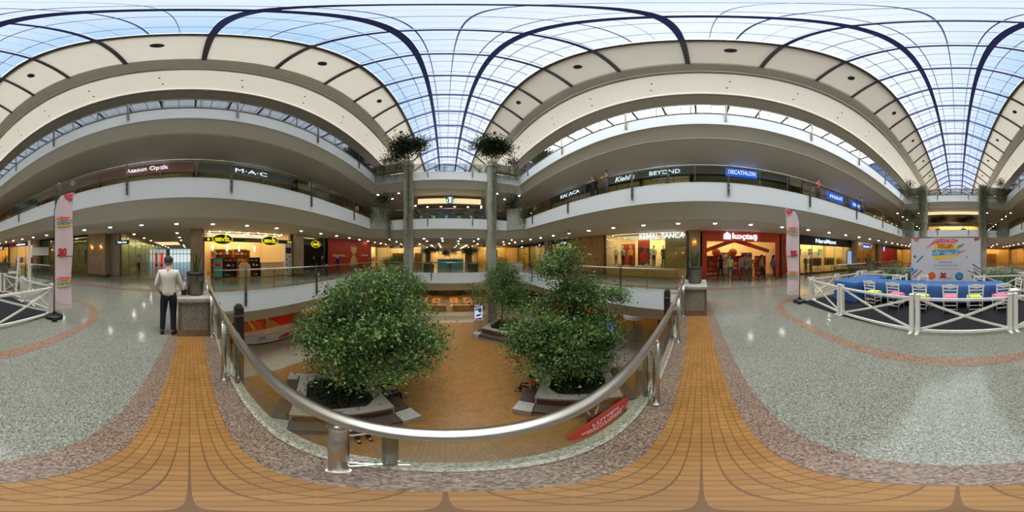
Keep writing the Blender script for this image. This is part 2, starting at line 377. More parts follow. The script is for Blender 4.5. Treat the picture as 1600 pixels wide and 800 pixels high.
def plate(mb, outer, holes, z, up=True, mi=0):
    loops = [[Vector((x, y, 0)) for x, y in outer]] + [[Vector((x, y, 0)) for x, y in h] for h in holes]
    tris = tessellate_polygon(loops); flat = [v for l in loops for v in l]
    fs = []
    for t in tris:
        a, b, c = (flat[i] for i in t); cr_ = (b - a).cross(c - a).z
        fs.append(t if (cr_ > 0) == up else t[::-1])
    mb.add([(v.x, v.y, z) for v in flat], fs, mi)
def ring_sweep(mb, poly, prof, mi=0):
    # prof: (outward offset, z) from top to bottom, facing the void
    rings = [grow(poly, d) for d, z in prof]; n = len(poly)
    vs = [(x, y, prof[i][1]) for i, r_ in enumerate(rings) for x, y in r_]
    mb.add(vs, [(i * n + k, i * n + (k + 1) % n, (i + 1) * n + (k + 1) % n, (i + 1) * n + k) for i in range(len(prof) - 1) for k in range(n)], mi)
OUT = [(X0, Y0), (X1, Y0), (X1, Y1), (X0, Y1)]
CE = 3.6
# lower court floor
f = MB(); plate(f, OUT, [], -5.5); struct('floor', f, M['granite_dark'])
f = MB(); plate(f, [(XL, YB), (XR, YB), (XR, YF + .2), (XL, YF + .2)], [], -5.494); struct('floor', f, M['court'])
# entrance level floor with its two openings
f = MB(); plate(f, OUT, [void_front, void_back], 0.0); struct('floor', f, M['granite'])
f = MB(); plate(f, OUT, [void_mid], 5.55); struct('floor', f, M['granite_dark'])
f = MB(); plate(f, OUT, [void_top], 11.1); struct('floor', f, M['granite_dark'])
def slab_edge(z, voids):
    for v in voids:
        f = MB(); ring_sweep(f, v, [(0.03, z + .008), (0, z + .008), (0, z - 1.08), (0.04, z - 1.1)]); struct('trim_fascia', f, M['fascia'])
        f = MB(); ring_sweep(f, v, [(0.05, z - 1.1), (0.12, z - 1.16), (0.62, z - 1.84), (0.62, z - 1.88), (0.72, z - 1.88), (0.72, z - 1.95)]); struct('trim_beam', f, M['beam'])
slab_edge(0.0, [void_front, void_back]); slab_edge(5.55, [void_mid]); slab_edge(11.1, [void_top])
f = MB(); plate(f, OUT, [grow(void_front, .7), grow(void_back, .7)], -1.95, False); struct('ceiling', f, M['ceil'])
f = MB(); plate(f, OUT, [grow(void_mid, .7)], CE, False); struct('ceiling', f, M['ceil'])
f = MB(); plate(f, OUT, [grow(void_top, .7)], 5.55 + CE, False); struct('ceiling', f, M['ceil'])
AL, AR = -8.15, 8.6
f = MB()
for a, b in ((X0, AL), (AR, X1)): plate(f, [(a, Y0), (b, Y0), (b, Y1), (a, Y1)], [], 14.65, False)
struct('ceiling', f, M['ceil'])
# inlaid bands of the bridge floor
def band(name, y_a, y_b, mat, x0=-3.1, x1=4.4, z=0.003):
    f = MB(); n = 16; xs = [x0 + (x1 - x0) * i / n for i in range(n + 1)]
    f.add([(x, y_a + bow(x), z) for x in xs] + [(x, y_b + bow(x), z) for x in xs], [(i, i + 1, n + 2 + i, n + 1 + i) for i in range(n)])
    struct(name, f, mat)
band('trim_band', .212, .52, M['pink'], -7.35, 7.9); band('trim_mosaic', -.28, .212, M['yellow'], -7.3, 7.85); band('trim_band', -.5, -.28, M['pink'], -7.35, 7.9)
band('trim_band', -7.85, -7.5, M['pink'], -7.35, 7.9)
for y_ in (0.45,):
    f = MB(); n = 16; xs = [XL + (XR - XL) * i / n for i in range(n + 1)]
    for i in range(n): f.bar((xs[i], .47 + bow(xs[i]), .012), (xs[i + 1], .47 + bow(xs[i + 1]), .012), .1, .02)
    struct('trim_curb', f, M['pedestal'])
def rrect(x0, x1, y0, y1, r, n=10):
    P = []
    for cx_, cy_, a0 in ((x1 - r, y1 - r, 0), (x0 + r, y1 - r, 90), (x0 + r, y0 + r, 180), (x1 - r, y0 + r, 270)):
        P += [(cx_ + r * math.cos(R(a0 + 90 * i / n)), cy_ + r * math.sin(R(a0 + 90 * i / n))) for i in range(n + 1)]
    return P
f = MB(); o_ = rrect(-4.75, 5.7, -7.4, -2.12, 1.9); i_ = rrect(-4.53, 5.48, -7.18, -2.34, 1.7); n = len(o_)
f.add([(x, y, .004) for x, y in o_ + i_], [(k, (k + 1) % n, n + (k + 1) % n, n + k) for k in range(n)]); struct('trim_inlay', f, M['ring'])
for x0, x1, nm in ((-11.6, -11.2, 0), (11.8, 12.2, 0), (-8.0, -7.4, 0), (7.95, 8.5, 0)):
    f = MB(); f.box((x0, -56, .001), (x1, 44, .004)); struct('trim_inlay', f, M['ring' if abs(x0) > 9 or abs(x1) > 9 else 'pink'])

# ---- upper walls, cornices, panels and skylight
EYEZ = EYE
prof = {
 'left': [(-8.15, 14.65), (-7.95, 14.65), (-7.95, 14.85), (-8.05, 14.85), (-7.15, 17.25), (-7.15, 17.45), (-6.95, 17.45), (-6.95, 17.6), (-6.3, 17.95), (-6.2, 18.1)],
 'right': [(8.6, 14.65), (8.4, 14.65), (8.4, 14.85), (8.5, 14.85), (7.55, 17.25), (7.55, 17.45), (7.35, 17.45), (7.35, 17.6), (6.75, 17.95), (6.65, 18.1)]}
def ysweep(mb, pr, y0, y1, flip):
    n = len(pr); vs = [(x, y0, z) for x, z in pr] + [(x, y1, z) for x, z in pr]
    mb.add(vs, [((i, i + 1, n + i + 1, n + i) if flip else (i, n + i, n + i + 1, i + 1)) for i in range(n - 1)])
for s_, pr in prof.items():
    fl = s_ == 'left'
    f = MB(); ysweep(f, pr[:4], Y0, Y1, fl); struct('trim_moulding', f, M['cornice'])
    f = MB(); ysweep(f, pr[3:5], Y0, Y1, fl); struct('wall_' + s_, f, M['cove'])
    f = MB(); ysweep(f, pr[4:], Y0, Y1, fl); struct('trim_cornice', f, M['cornice'])
SLC, SLE, SRC, SRE = (-6.2, 18.1), (-3.95, 20.2), (6.65, 18.1), (4.65, 20.2)
for (a, b) in ((SLC, SLE), (SRC, SRE)):
    f = MB(); u = Vector((b[0] - a[0], 0, b[1] - a[1])); nn_ = Vector((-u.z, 0, u.x)).normalized() * .06 * (1 if u.x > 0 else -1)
    vs = [(a[0], Y0, a[1]), (b[0], Y0, b[1]), (b[0], Y1, b[1]), (a[0], Y1, a[1])]
    f.add(vs, [(0, 1, 2, 3)]); struct('ceiling', f, M['cream'])
# purlins, ribs, glazing bars; every one a steel member of the roof
HC = 21.7
XC = .36
def roof_member(name, pts, w_, h_, mat):
    f = MB()
    for a, b in zip(pts, pts[1:]): f.bar(a, b, w_, h_)
    struct(name, f, mat)
def vault(x, top=23.0, edge=20.9):
    t = (x - XC) / 4.4; return edge + (top - edge) * (1 - t * t)
roof_member('trim_purlin', [(-1.2, Y0, HC), (-1.2, Y1, HC)], .3, .46, M['blue_iron'])
roof_member('trim_purlin', [(2.0, Y0, HC), (2.0, Y1, HC)], .3, .46, M['blue_iron'])
roof_member('trim_purlin', [(-3.95, Y0, 20.12), (-3.95, Y1, 20.12)], .22, .26, M['dark_iron'])
roof_member('trim_purlin', [(4.65, Y0, 20.12), (4.65, Y1, 20.12)], .22, .26, M['dark_iron'])
YR = [0.56 + 3.13 * k for k in range(-18, 15)]
for y in YR:
    roof_member('trim_rib', [(-6.3, y, 17.98), (-3.95, y, 20.12)], .2, .2, M['dark_iron'])
    roof_member('trim_rib', [(6.72, y, 17.98), (4.65, y, 20.12)], .2, .2, M['dark_iron'])
    roof_member('trim_rib', [(-3.95, y, 20.12), (-1.2, y, HC), (2.0, y, HC), (4.65, y, 20.12)], .2, .24, M['blue_iron'])
    roof_member('trim_glazing_arch', [(x, y + 1.56, vault(x)) for x in np.linspace(-4.0, 4.72, 13)], .07, .09, M['grey_iron'])
    roof_member('trim_glazing_arch', [(x, y, vault(x)) for x in np.linspace(-4.0, 4.72, 13)], .06, .09, M['grey_iron'])
for x in (-3.3, -2.1, -.75, .36, 1.5, 2.85, 4.0):
    roof_member('trim_glazing_bar', [(x, Y0, vault(x)), (x, Y1, vault(x))], .05, .06, M['blue_iron' if x != .36 else 'grey_iron'])
for k in range(len(YR) - 1):
    for q in (1, 3):
        y = YR[k] + 3.13 * q / 4
        roof_member('trim_glazing_bar', [(x, y, vault(x) + .02) for x in np.linspace(-4.0, 4.72, 7)], .018, .02, M['grey_iron'])
f = MB(); xx = np.linspace(-4.2, 4.92, 17); vs = [(x, yy, vault(x) + .06) for yy in (Y0, Y1) for x in xx]
f.add(vs, [(i, i + 1, 17 + i + 1, 17 + i) for i in range(16)]); struct('window_roof', f, M['roofglass'])
for s_, (a, b) in {'left': (-3.95, -4.25), 'right': (4.65, 4.97)}.items():
    f = MB(); f.box((min(a, b), Y0, 20.1), (max(a, b), Y1, 20.95)); struct('trim_upstand', f, M['white'])
# outer walls
f = MB(); f.box((X0 - .2, Y0, -5.6), (X0, Y1, -1.95)); f.box((X0 - .2, Y0, CE), (X0, Y1, 21)); f.box((X0 - .2, Y0, -1.95), (X0, -5.6, CE)); f.box((X0 - .2, .3, -1.95), (X0, Y1, CE)); struct('wall_left', f, M['wallgrey'])
f = MB(); f.box((X1, Y0, -5.6), (X1 + .2, Y1, 21)); struct('wall_right', f, M['wallgrey'])
for y, nm in ((Y1, 'wall_front'), (Y0 - .2, 'wall_back')):
    f = MB(); f.box((X0, y, -5.6), (X1, y + .2, 14.65)); f.box((X0, y, 14.65), (-8.2, y + .2, 21)); f.box((8.65, y, 14.65), (X1, y + .2, 21)); struct(nm, f, M['wallgrey'])
    g = MB(); g.box((-8.1, y, 14.65), (8.6, y + .05, 20.9)); struct('window_gable', g, M['roofglass'])

for s_, x0, x1, xm0, xm1 in (('l', -6.48, -6.38, -8.03, -7.97), ('r', 6.84, 6.94, 8.42, 8.48)):
    side_n = 'left' if s_ == 'l' else 'right'
    t = thing('cove_light', f'thin bright lamp strip hidden behind the moulding under the {side_n} upper wall', 'light', (0, 0, 14.86)); b = MB(); b.box((xm0, Y0 + 1, 0), (xm1, Y1 - 1, .03)); part('housing', b, M['white'], t); b = MB(); b.box((xm0 + .005, Y0 + 1, .03), (xm1 - .005, Y1 - 1, .05)); part('lamp', b, M['cove_lamp_' + s_], t)

# round dark speaker grilles in the cream roof panels, small dark fittings on the cove
def slope_disc(c, e_, t, y, r, name, label, cat, group, mat):
    x = c[0] + (e_[0] - c[0]) * t; z = c[1] + (e_[1] - c[1]) * t
    u = Vector((e_[0] - c[0], 0, e_[1] - c[1])).normalized(); n_ = u.cross(Vector((0, 1, 0)));
    if n_.z > 0: n_ = -n_
    f = MB(); f.tube([(0, 0, 0), tuple(n_ * .04)], r, 20)
    o = part(name, f, mat, None, loc=(x, y, z)); tag(o, label, cat, group); return o
k = 0
for y in [-1.0 + 6.26 * i for i in range(-5, 5)]:
    slope_disc(SLC, SLE, .55, y, .24, 'ceiling_speaker', f'round dark grille in the left roof panels, {ordw(int((y + 33) / 6.26) + 1)} from the far end behind', 'speaker', 'dark round grilles in the left roof panels', M['darkgap'])
    slope_disc(SRC, SRE, .55, y, .24, 'ceiling_speaker', f'round dark grille in the right roof panels, {ordw(int((y + 33) / 6.26) + 1)} from the far end behind', 'speaker', 'dark round grilles in the right roof panels', M['darkgap'])
for y in [-1.4 + 3.9 * i for i in range(-6, 8)]:
    for side, c, e_ in (('left', (-8.05, 14.85), (-7.15, 17.25)), ('right', (8.5, 14.85), (7.55, 17.25))):
        for t in (.3, .62):
            slope_disc(c, e_, t, y + (.12 if t < .5 else 0), .055, 'spotlight', f'small dark spotlight on the {side} upper wall, {"lower" if t < .5 else "upper"} row, {ordw(int(round((y + 24.8) / 3.9)) + 1)} from the far end', 'spotlight', f'small dark fittings along the {side} upper wall', M['darkgap'])

# ============================================================ COLUMNS
for (x, y, w_) in ((-3.75, 16.4, .86), (4.72, 16.4, .9), (-3.7, -23.95, 1.05), (5.0, -23.95, 1.05)):
    side = 'front' if y > 0 else 'back'
    lr = 'left' if x < 0 else 'right'
    t = thing('column', f'tall square grey concrete column at the {side} gallery, {lr} one of the pair', 'column', (x, y, -5.5))
    b = MB(); h = w_ / 2; b.box((-h, -h, 0), (h, h, 17.4)); part('shaft', b, M['column'], t)
    b = MB(); b.box((-h - .06, -h - .06, 17.4), (h + .06, h + .06, 18.1)); part('planter_top', b, M['concrete'], t)
    b = MB(); b.box((-h - .03, -h - .03, 0), (h + .03, h + .03, .3)); part('base', b, M['stonecol'], t)

# ============================================================ LEAVES
def leaves(centers, radii, n, size, seed, clump=14, droop=.25, shell=(.62, 1.05), elong=1.9, hole=.0):
    # sprays of pointed leaves spread through ellipsoidal boughs
    rg = np.random.default_rng(seed); C_ = np.array(centers, float); Rr = np.array(radii, float)
    wts = (Rr.prod(axis=1)) ** (2 / 3); wts /= wts.sum()
    nc = n // clump; idx = rg.choice(len(C_), nc, p=wts)
    d = rg.normal(size=(nc, 3)); d /= np.linalg.norm(d, axis=1)[:, None]
    rad = rg.uniform(shell[0], shell[1], nc) ** .6
    bump = 1 + .13 * np.sin(d[:, 0] * 7 + idx) * np.cos(d[:, 1] * 6 + 2 * d[:, 2] * 5)
    P = C_[idx] + d * Rr[idx] * (rad * bump)[:, None]
    # drop sprays deep inside another bough
    n_all = nc * clump; P = np.repeat(P, clump, 0); D = np.repeat(d, clump, 0)
    spread = rg.normal(size=(n_all, 3)) * np.array([1, 1, .6]) * size * 2.3
    P = P + spread + D * np.tile(np.linspace(-1, 1, clump), nc)[:, None] * size * 1.5
    P[:, 2] -= droop * size
    u = D * .6 + rg.normal(size=(n_all, 3)) * .7; u[:, 2] -= droop; u /= np.linalg.norm(u, axis=1)[:, None]
    up = D * .5 + np.array([0, 0, .9]) + rg.normal(size=(n_all, 3)) * .45
    v = np.cross(u, up); v /= np.linalg.norm(v, axis=1)[:, None] + 1e-9
    L = size * rg.uniform(.7, 1.25, n_all)[:, None]; W = L / elong
    nn = np.cross(u, v)
    A = P; B = P + u * L * .45 + v * W * .5 - nn * L * .06; Cc = P + u * L; Dd = P + u * L * .45 - v * W * .5 - nn * L * .06
    V = np.stack([A, B, Cc, Dd], 1).reshape(-1, 3); F = np.arange(n_all * 4).reshape(-1, 4)
    return V, F
def mesh_np(name, V, F, mat):
    me = bpy.data.meshes.new(name); nv, nf, k = len(V), len(F), F.shape[1]
    me.vertices.add(nv); me.vertices.foreach_set('co', V.astype(np.float32).ravel())
    me.loops.add(nf * k); me.loops.foreach_set('vertex_index', F.astype(np.int32).ravel())
    me.polygons.add(nf); me.polygons.foreach_set('loop_start', np.arange(0, nf * k, k, dtype=np.int32)); me.polygons.foreach_set('loop_total', np.full(nf, k, np.int32))
    me.materials.append(mat); me.update(calc_edges=True); return me
def tree(name, label, cat, base, trunk, boughs, n, size, seed, mat='leaf', r=.09, group=None, **kw):
    t = thing(name, label, cat, base, 0, group); rg = random.Random(seed); B = Vector(base)
    pts = [Vector(p) - B for p in trunk]
    b = MB(); rs = [r * (1 - .55 * i / (len(pts) - 1)) for i in range(len(pts))]; b.tube(pts, rs, 9); part('trunk', b, M['bark'], t, True)
    b = MB(); top = pts[-1]
    for c in boughs:
        e_ = Vector(c[:3]) - B; s0 = pts[-2].lerp(top, rg.uniform(.2, 1.0)); mid = s0.lerp(e_, .5) + Vector((rg.uniform(-.15, .15), rg.uniform(-.15, .15), .1))
        b.tube([s0, mid, e_], [r * .42, r * .28, r * .12], 6)
        for q in range(7):
            dd = Vector((rg.gauss(0, 1), rg.gauss(0, 1), rg.gauss(.3, .8))).normalized()
            tip = e_ + Vector((dd.x * c[3], dd.y * c[4], dd.z * c[5])) * .85; s1 = mid.lerp(e_, rg.uniform(.3, 1))
            b.tube([s1, s1.lerp(tip, .5) + Vector((0, 0, .06)), tip], [r * .16, r * .1, r * .04], 4)
    part('branches', b, M['bark'], t, True)
    sub = []
    for c in boughs:
        for q in range(9 if n > 9000 else 4):
            dd = Vector((rg.gauss(0, 1), rg.gauss(0, 1), rg.gauss(.1, .8))).normalized(); f_ = rg.uniform(.6, .98); g_ = rg.uniform(.3, .46)
            sub.append((c[0] + dd.x * c[3] * f_, c[1] + dd.y * c[4] * f_, c[2] + dd.z * c[5] * f_, c[3] * g_, c[4] * g_, c[5] * g_ * .8))
    kw.setdefault('shell', (.3, 1.05))
    V, F = leaves([Vector(c[:3]) - B for c in sub], [c[3:6] for c in sub], n, size, seed, **kw)
    link('foliage', mesh_np('foliage', V, F, M[mat]), t); return t

# ============================================================ COURT PLANTERS (lower level)
def planter(cx_, cy_, label, hd=2.05, first=None):
    if first: return dup(first, (cx_, cy_, -5.5), 0, label)
    t = thing('court_planter', label, 'planter', (cx_, cy_, -5.5), 0, 'stone planters with benches in the court')
    def dia(d): return [(d, 0), (0, d), (-d, 0), (0, -d)]
    iw = .36; ins = hd - iw * math.sqrt(2)
    # rim ring with chopped inner corners
    inner = []
    for k in range(4):
        a = R(90 * k); c = .38
        p = Vector((math.cos(a), math.sin(a))) * ins; q1 = Vector((math.cos(a - PI / 2), math.sin(a - PI / 2))); q2 = -q1 
        dn = (Vector((math.cos(a + PI / 2), math.sin(a + PI / 2))) * ins - p).normalized(); dp = (Vector((math.cos(a - PI / 2), math.sin(a - PI / 2))) * ins - p).normalized()
        inner += [tuple(p + dp * c), tuple(p + dn * c)]
    b = MB(); outer = []
    for k in range(4):
        a = R(90 * k); p = Vector((math.cos(a), math.sin(a))) * hd; outer += [tuple(p), tuple(p)]
    for z in (.92,):
        vs = [(x, y, z) for x, y in outer + inner]; n = 8
        b.add(vs, [(k, (k + 1) % n, n + (k + 1) % n, n + k) if k % 2 else (k, n + (k + 1) % n, n + k) for k in range(n)])
    b.add([(x, y, .92) for x, y in inner] + [(x, y, .6) for x, y in inner], [(k, (k + 1) % 8, 8 + (k + 1) % 8, 8 + k) for k in range(8)])
    d4 = dia(hd); b.add([(x, y, 0) for x, y in d4] + [(x, y, .92) for x, y in d4], [(k, (k + 1) % 4, 4 + (k + 1) % 4, 4 + k) for k in range(4)])
    part('rim', b, M['lightgranite'], t)
    b = MB(); b.prism(inner, .3, .74); part('soil', b, M['soil'], t)
    hb = hd + .56 * math.sqrt(2)
    for k in range(4):
        a = R(90 * k); ca, sa = math.cos(a), math.sin(a)
        tip = Vector((ca, sa)) * hb; base_ = Vector((ca, sa)) * hd
        e1 = Vector((math.cos(a + PI / 2) - ca, math.sin(a + PI / 2) - sa)).normalized(); e2 = Vector((math.cos(a - PI / 2) - ca, math.sin(a - PI / 2) - sa)).normalized()
        b = MB(); b.prism([tuple(base_), tuple(tip + e2 * .6), tuple(tip), tuple(tip + e1 * .6)], 0, .44); part('corner_seat', b, M['lightgranite'], t)
        # bench side between this corner and the next
        a2 = a + PI / 2; tip2 = Vector((math.cos(a2), math.sin(a2))) * hb; b2 = Vector((math.cos(a2), math.sin(a2))) * hd
        s0, s1 = tip + e1 * .62, tip2 - e1 * .62
        nrm = Vector((e1.y, -e1.x)); 
        if nrm.dot(tip) < 0: nrm = -nrm
        i0, i1 = base_ + nrm * .02 + e1 * .06, b2 + nrm * .02 - e1 * .06
        b = MB(); b.prism([tuple(i0), tuple(s0 - nrm * .02), tuple(s1 - nrm * .02), tuple(i1)], .3, .46); part('bench_seat', b, M['seatgrey'], t)
        b = MB(); b.prism([tuple(base_ + nrm * .06 + e1 * .2), tuple(s0 - nrm * .1), tuple(s1 - nrm * .1), tuple(b2 + nrm * .06 - e1 * .2)], 0, .3); part('bench_base', b, M['lightgranite'], t)
        b = MB(); m0, m1 = i0 + e1 * .03, i1 - e1 * .03
        b.prism([tuple(m0), tuple(m0 + nrm * .05), tuple(m1 + nrm * .05), tuple(m1)], .47, .86); part('backrest', b, M['wood_dark'], t)
    rg = np.random.default_rng(5); V, F = leaves([(0, 0, .7), (.7, 0, .7), (-.7, 0, .7), (0, .7, .7), (0, -.7, .7)], [(.55, .55, .12)] * 5, 3000, .11, 5, clump=8, droop=-.3)
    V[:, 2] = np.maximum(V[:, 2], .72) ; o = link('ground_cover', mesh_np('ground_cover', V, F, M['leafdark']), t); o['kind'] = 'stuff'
    return t
P1 = planter(-3.5, 4.5, 'square stone planter with brown benches below the railing, the near left one of the court')
planter(4.82, 4.55, 'square stone planter with brown benches below the railing, the near right one of the court', first=P1)
planter(5.0, 13.0, 'square stone planter with benches in front of the lit totem, far right of the court', first=P1)
planter(-3.6, 13.0, 'square stone planter with benches behind the near left tree of the court', first=P1)
planter(-3.6, -12.6, 'stone planter with benches under the trees behind the event fence, left side', first=P1)
planter(4.8, -12.6, 'stone planter with benches under the trees behind the event fence, right side', first=P1)

tree('court_tree', 'broad bushy green tree in the near left planter, crown nearly touching the rail', 'tree', (-3.6, 4.67, -4.9),
     [(-3.6, 4.67, -4.9), (-3.62, 4.7, -4.0), (-3.45, 4.8, -3.1), (-3.1, 5.0, -2.2)],
     [(-3.0, 5.4, -.9, 1.6, 1.6, 1.3), (-2.2, 6.2, -1.5, 1.7, 1.7, 1.1), (-4.3, 5.4, -1.4, 1.3, 1.3, 1.1), (-1.6, 5.9, -2.4, 1.3, 1.3, .75), (-3.5, 4.5, -2.2, 1.2, 1.1, .85),
      (-2.2, 4.9, -2.5, 1.1, 1.0, .8), (-4.4, 5.3, -2.6, 1.0, 1.0, .7), (-2.9, 6.3, .3, 1.2, 1.2, .8), (-3.6, 5.6, .1, 1.1, 1.0, .75), (-1.1, 6.0, -2.0, 1.0, 1.0, .6), (-4.9, 5.6, -.9, 1.0, 1.0, .8), (-1.7, 6.4, -.6, 1.2, 1.1, .8)], 40000, .13, 11, r=.12)
tree('court_tree', 'tall irregular green tree in the near right planter, its top above the entrance floor', 'tree', (4.9, 4.6, -4.9),
     [(4.9, 4.6, -4.9), (4.88, 4.65, -3.6), (4.9, 4.8, -2.4), (4.95, 5.0, -1.0), (4.8, 5.2, .8)],
     [(4.6, 5.4, 1.5, .75, .75, 1.0), (4.7, 5.4, .5, 1.2, 1.1, .8), (5.9, 4.5, .1, 1.0, .8, .45), (6.6, 3.9, -.15, .6, .5, .25), (4.4, 5.2, -.6, 1.3, 1.3, .7), (5.4, 4.6, -1.5, 1.3, 1.2, .8),
      (3.9, 5.1, -2.0, 1.3, 1.3, .8), (3.0, 5.5, -2.7, 1.0, 1.1, .7), (4.0, 4.5, -2.9, 1.2, 1.1, .7), (5.6, 4.4, -2.9, .9, .9, .6), (4.7, 4.9, -1.4, 1.2, 1.2, .9), (3.4, 5.9, -1.6, .9, .9, .6), (6.0, 4.1, -2.3, .7, .6, .5)], 38000, .125, 12, r=.12)
tree('court_tree', 'round green tree in the far right planter of the court', 'tree', (4.9, 13.4, -4.9),
     [(4.9, 13.4, -4.9), (4.85, 13.4, -3.8), (4.8, 13.3, -2.8), (4.7, 13.3, -2)],
     [(4.7, 13.3, -.5, 1.7, 1.7, 1.3), (3.7, 13.5, -1.2, 1.4, 1.4, 1.0), (6.0, 13.2, -1.5, 1.4, 1.4, 1.0), (4.6, 13.0, -2.2, 1.9, 1.6, .8), (6.4, 12.6, -2.9, .8, .8, .5), (4.9, 13.4, .2, 1.0, 1.0, .7)], 13000, .15, 13, r=.12)
tree('court_tree', 'round green tree partly hidden behind the broad near left tree', 'tree', (-3.6, 13.4, -4.9),
     [(-3.6, 13.4, -4.9), (-3.6, 13.4, -3.5), (-3.7, 13.3, -2.5)],
     [(-3.9, 13.3, -.8, 1.8, 1.6, 1.2), (-2.9, 13.2, -1.8, 1.5, 1.4, .9), (-4.9, 13.3, -1.6, 1.5, 1.4, 1.0), (-4.4, 13.4, .1, 1.0, 1.0, .7)], 12000, .15, 14, r=.12)
for i, (x, y) in enumerate(((-3.6, -12.6), (4.8, -12.6))):
    tree('court_tree', f'green tree rising from the court behind the event backdrop, on the {"left" if i else "right"} of the backdrop', 'tree', (x, y, -4.9),
     [(x, y, -4.9), (x, y, -3.5), (x - .1, y, -2.2)],
     [(x, y, -.7, 1.9, 1.8, 1.2), (x + 1, y - .4, -1.5, 1.4, 1.4, 1.0), (x - 1.1, y, -1.7, 1.5, 1.4, 1.0), (x - .3, y + .2, .1, 1.2, 1.1, .7)], 13000, .15, 15 + i, r=.12)

# trees in the tops of the front columns, shrubs on the upper planters
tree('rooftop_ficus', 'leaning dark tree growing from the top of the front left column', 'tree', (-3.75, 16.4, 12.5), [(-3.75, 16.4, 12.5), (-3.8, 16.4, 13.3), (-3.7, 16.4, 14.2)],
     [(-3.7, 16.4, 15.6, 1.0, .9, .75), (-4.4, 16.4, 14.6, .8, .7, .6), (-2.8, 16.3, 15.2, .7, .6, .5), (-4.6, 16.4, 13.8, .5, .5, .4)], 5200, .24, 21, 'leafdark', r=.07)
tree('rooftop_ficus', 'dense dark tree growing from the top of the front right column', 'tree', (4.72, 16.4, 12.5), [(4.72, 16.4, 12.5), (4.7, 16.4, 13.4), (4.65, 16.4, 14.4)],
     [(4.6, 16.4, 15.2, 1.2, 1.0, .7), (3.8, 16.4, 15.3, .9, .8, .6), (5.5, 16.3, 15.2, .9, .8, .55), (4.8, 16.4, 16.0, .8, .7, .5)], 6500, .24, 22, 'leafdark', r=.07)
for (x, y, z, s, lab) in ((-6.0, 16.3, 12.4, .5, 'small dark shrub on the upper left corner planter of the front gallery'), (6.9, 16.3, 12.4, .5, 'small dark shrub on the upper right corner planter of the front gallery'),
                          (-6.6, 15.9, 7.0, .6, 'dark hanging shrub over the left corner planter of the middle level'), (7.1, 15.9, 7.0, .6, 'dark hanging shrub over the right corner planter of the middle level'),
                          (7.2, -23.4, 7.4, 1.0, 'bushy dark shrub over the far corner planter behind, right hand gallery'), (7.3, -23.6, 12.6, .7, 'small dark shrub on the far upper planter, right hand gallery'), (-6.6, -23.6, 12.6, .7, 'small dark shrub on the far upper planter, left hand gallery')):
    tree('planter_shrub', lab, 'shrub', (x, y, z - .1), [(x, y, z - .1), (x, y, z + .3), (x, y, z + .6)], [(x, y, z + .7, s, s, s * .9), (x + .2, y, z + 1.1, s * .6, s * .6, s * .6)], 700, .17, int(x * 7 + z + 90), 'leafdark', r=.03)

# ============================================================ GALLERY PLANTERS WITH HANGING VINES
def vines(t, spots, seed):
    rg = random.Random(seed); b = MB(); C = []; Rr = []
    for x, y, z, L in spots:
        pts = [(x, y, z)]; 
        for q in range(1, 6): pts.append((x + rg.uniform(-.03, .03) * q, y + rg.uniform(-.02, .02), z - L * q / 5))
        b.tube(pts, [.018, .016, .014, .012, .01, .006], 4)
        for q in range(int(L * 4) + 1): C.append((x + rg.uniform(-.05, .05), y + rg.uniform(-.04, .04), z - L * q / (int(L * 4) + 1))); Rr.append((.07, .05, .16))
    part('stems', b, M['bark'], t)
    V, F = leaves(C, Rr, len(C) * 14, .09, seed, clump=7, droop=.6, shell=(.1, 1)); link('foliage', mesh_np('foliage', V, F, M['vine']), t)
def wall_planter(label, pts, z0, z1, inn, seed, nv, vl, group):
    # pts: plan line of the front face; inn: direction into the slab
    c = Vector(pts[0]).lerp(Vector(pts[-1]), .5); t = thing('gallery_planter', label, 'planter', (c.x, c.y, z0), 0, group)
    P_ = [Vector(p) - c for p in pts]; Q = [p + Vector(inn) for p in P_]
    poly = [tuple(p) for p in P_] + [tuple(q) for q in reversed(Q)]
    b = MB(); b.prism(poly if True else poly[::-1], 0, z1 - z0); part('trough', b, M['concrete'], t)
    b = MB(); inset = [tuple(Vector(p) * .93) for p in poly]; b.prism(inset, z1 - z0, z1 - z0 + .03); part('soil', b, M['soil'], t)
    v = thing('hanging_vine', 'vines over the ' + label, 'vine', (c.x, c.y, z1), 0, 'vines on the planters'); rg = random.Random(seed); S = []
    outn = -Vector(inn).normalized() * .05
    for k in range(nv):
        q = rg.random() * (len(P_) - 1); i = int(q); p = P_[i].lerp(P_[i + 1], q - i) + outn
        S.append((p.x, p.y, .04, rg.uniform(.35, 1) * vl))
    vines(v, S, seed)
G1, G2 = 'concrete corner planters of the middle level', 'concrete planters of the top level'
wall_planter('angled concrete planter in the front left corner, middle level', [(XL - .05, YF - CH - .1), (XL + .05, YF - CH - .05), (XL + CH, YF - .02)], 4.5, 6.85, (-.55, .55), 1, 26, 2.3, G1)
wall_planter('angled concrete planter in the front right corner, middle level', [(XR - CH, YF - .02), (XR - .05, YF - CH - .05), (XR + .05, YF - CH - .1)], 4.5, 6.85, (.55, .55), 2, 22, 2.2, G1)
wall_planter('angled concrete planter in the far right corner behind, middle level', [(XR - CH, YB), (XR, YB + CH)], 4.5, 6.85, (.55, -.55), 3, 26, 2.6, G1)
wall_planter('angled concrete planter in the far left corner behind, middle level', [(XL, YB + CH), (XL + CH, YB)], 4.5, 6.85, (-.55, -.55), 4, 26, 2.4, G1)
wall_planter('long concrete planter from the front left column to the gallery, top level', [(-7.3, 15.95), (-4.2, 15.95)], 11.3, 12.3, (0, .6), 5, 34, 2.6, G2)
wall_planter('long concrete planter from the front right column to the gallery, top level', [(5.2, 15.95), (7.85, 15.95)], 11.3, 12.3, (0, .6), 6, 14, 2.4, G2)
wall_planter('long top level planter at the far right column behind', [(5.55, -23.5), (7.85, -23.5)], 11.3, 12.4, (0, -.6), 7, 30, 3.0, G2)
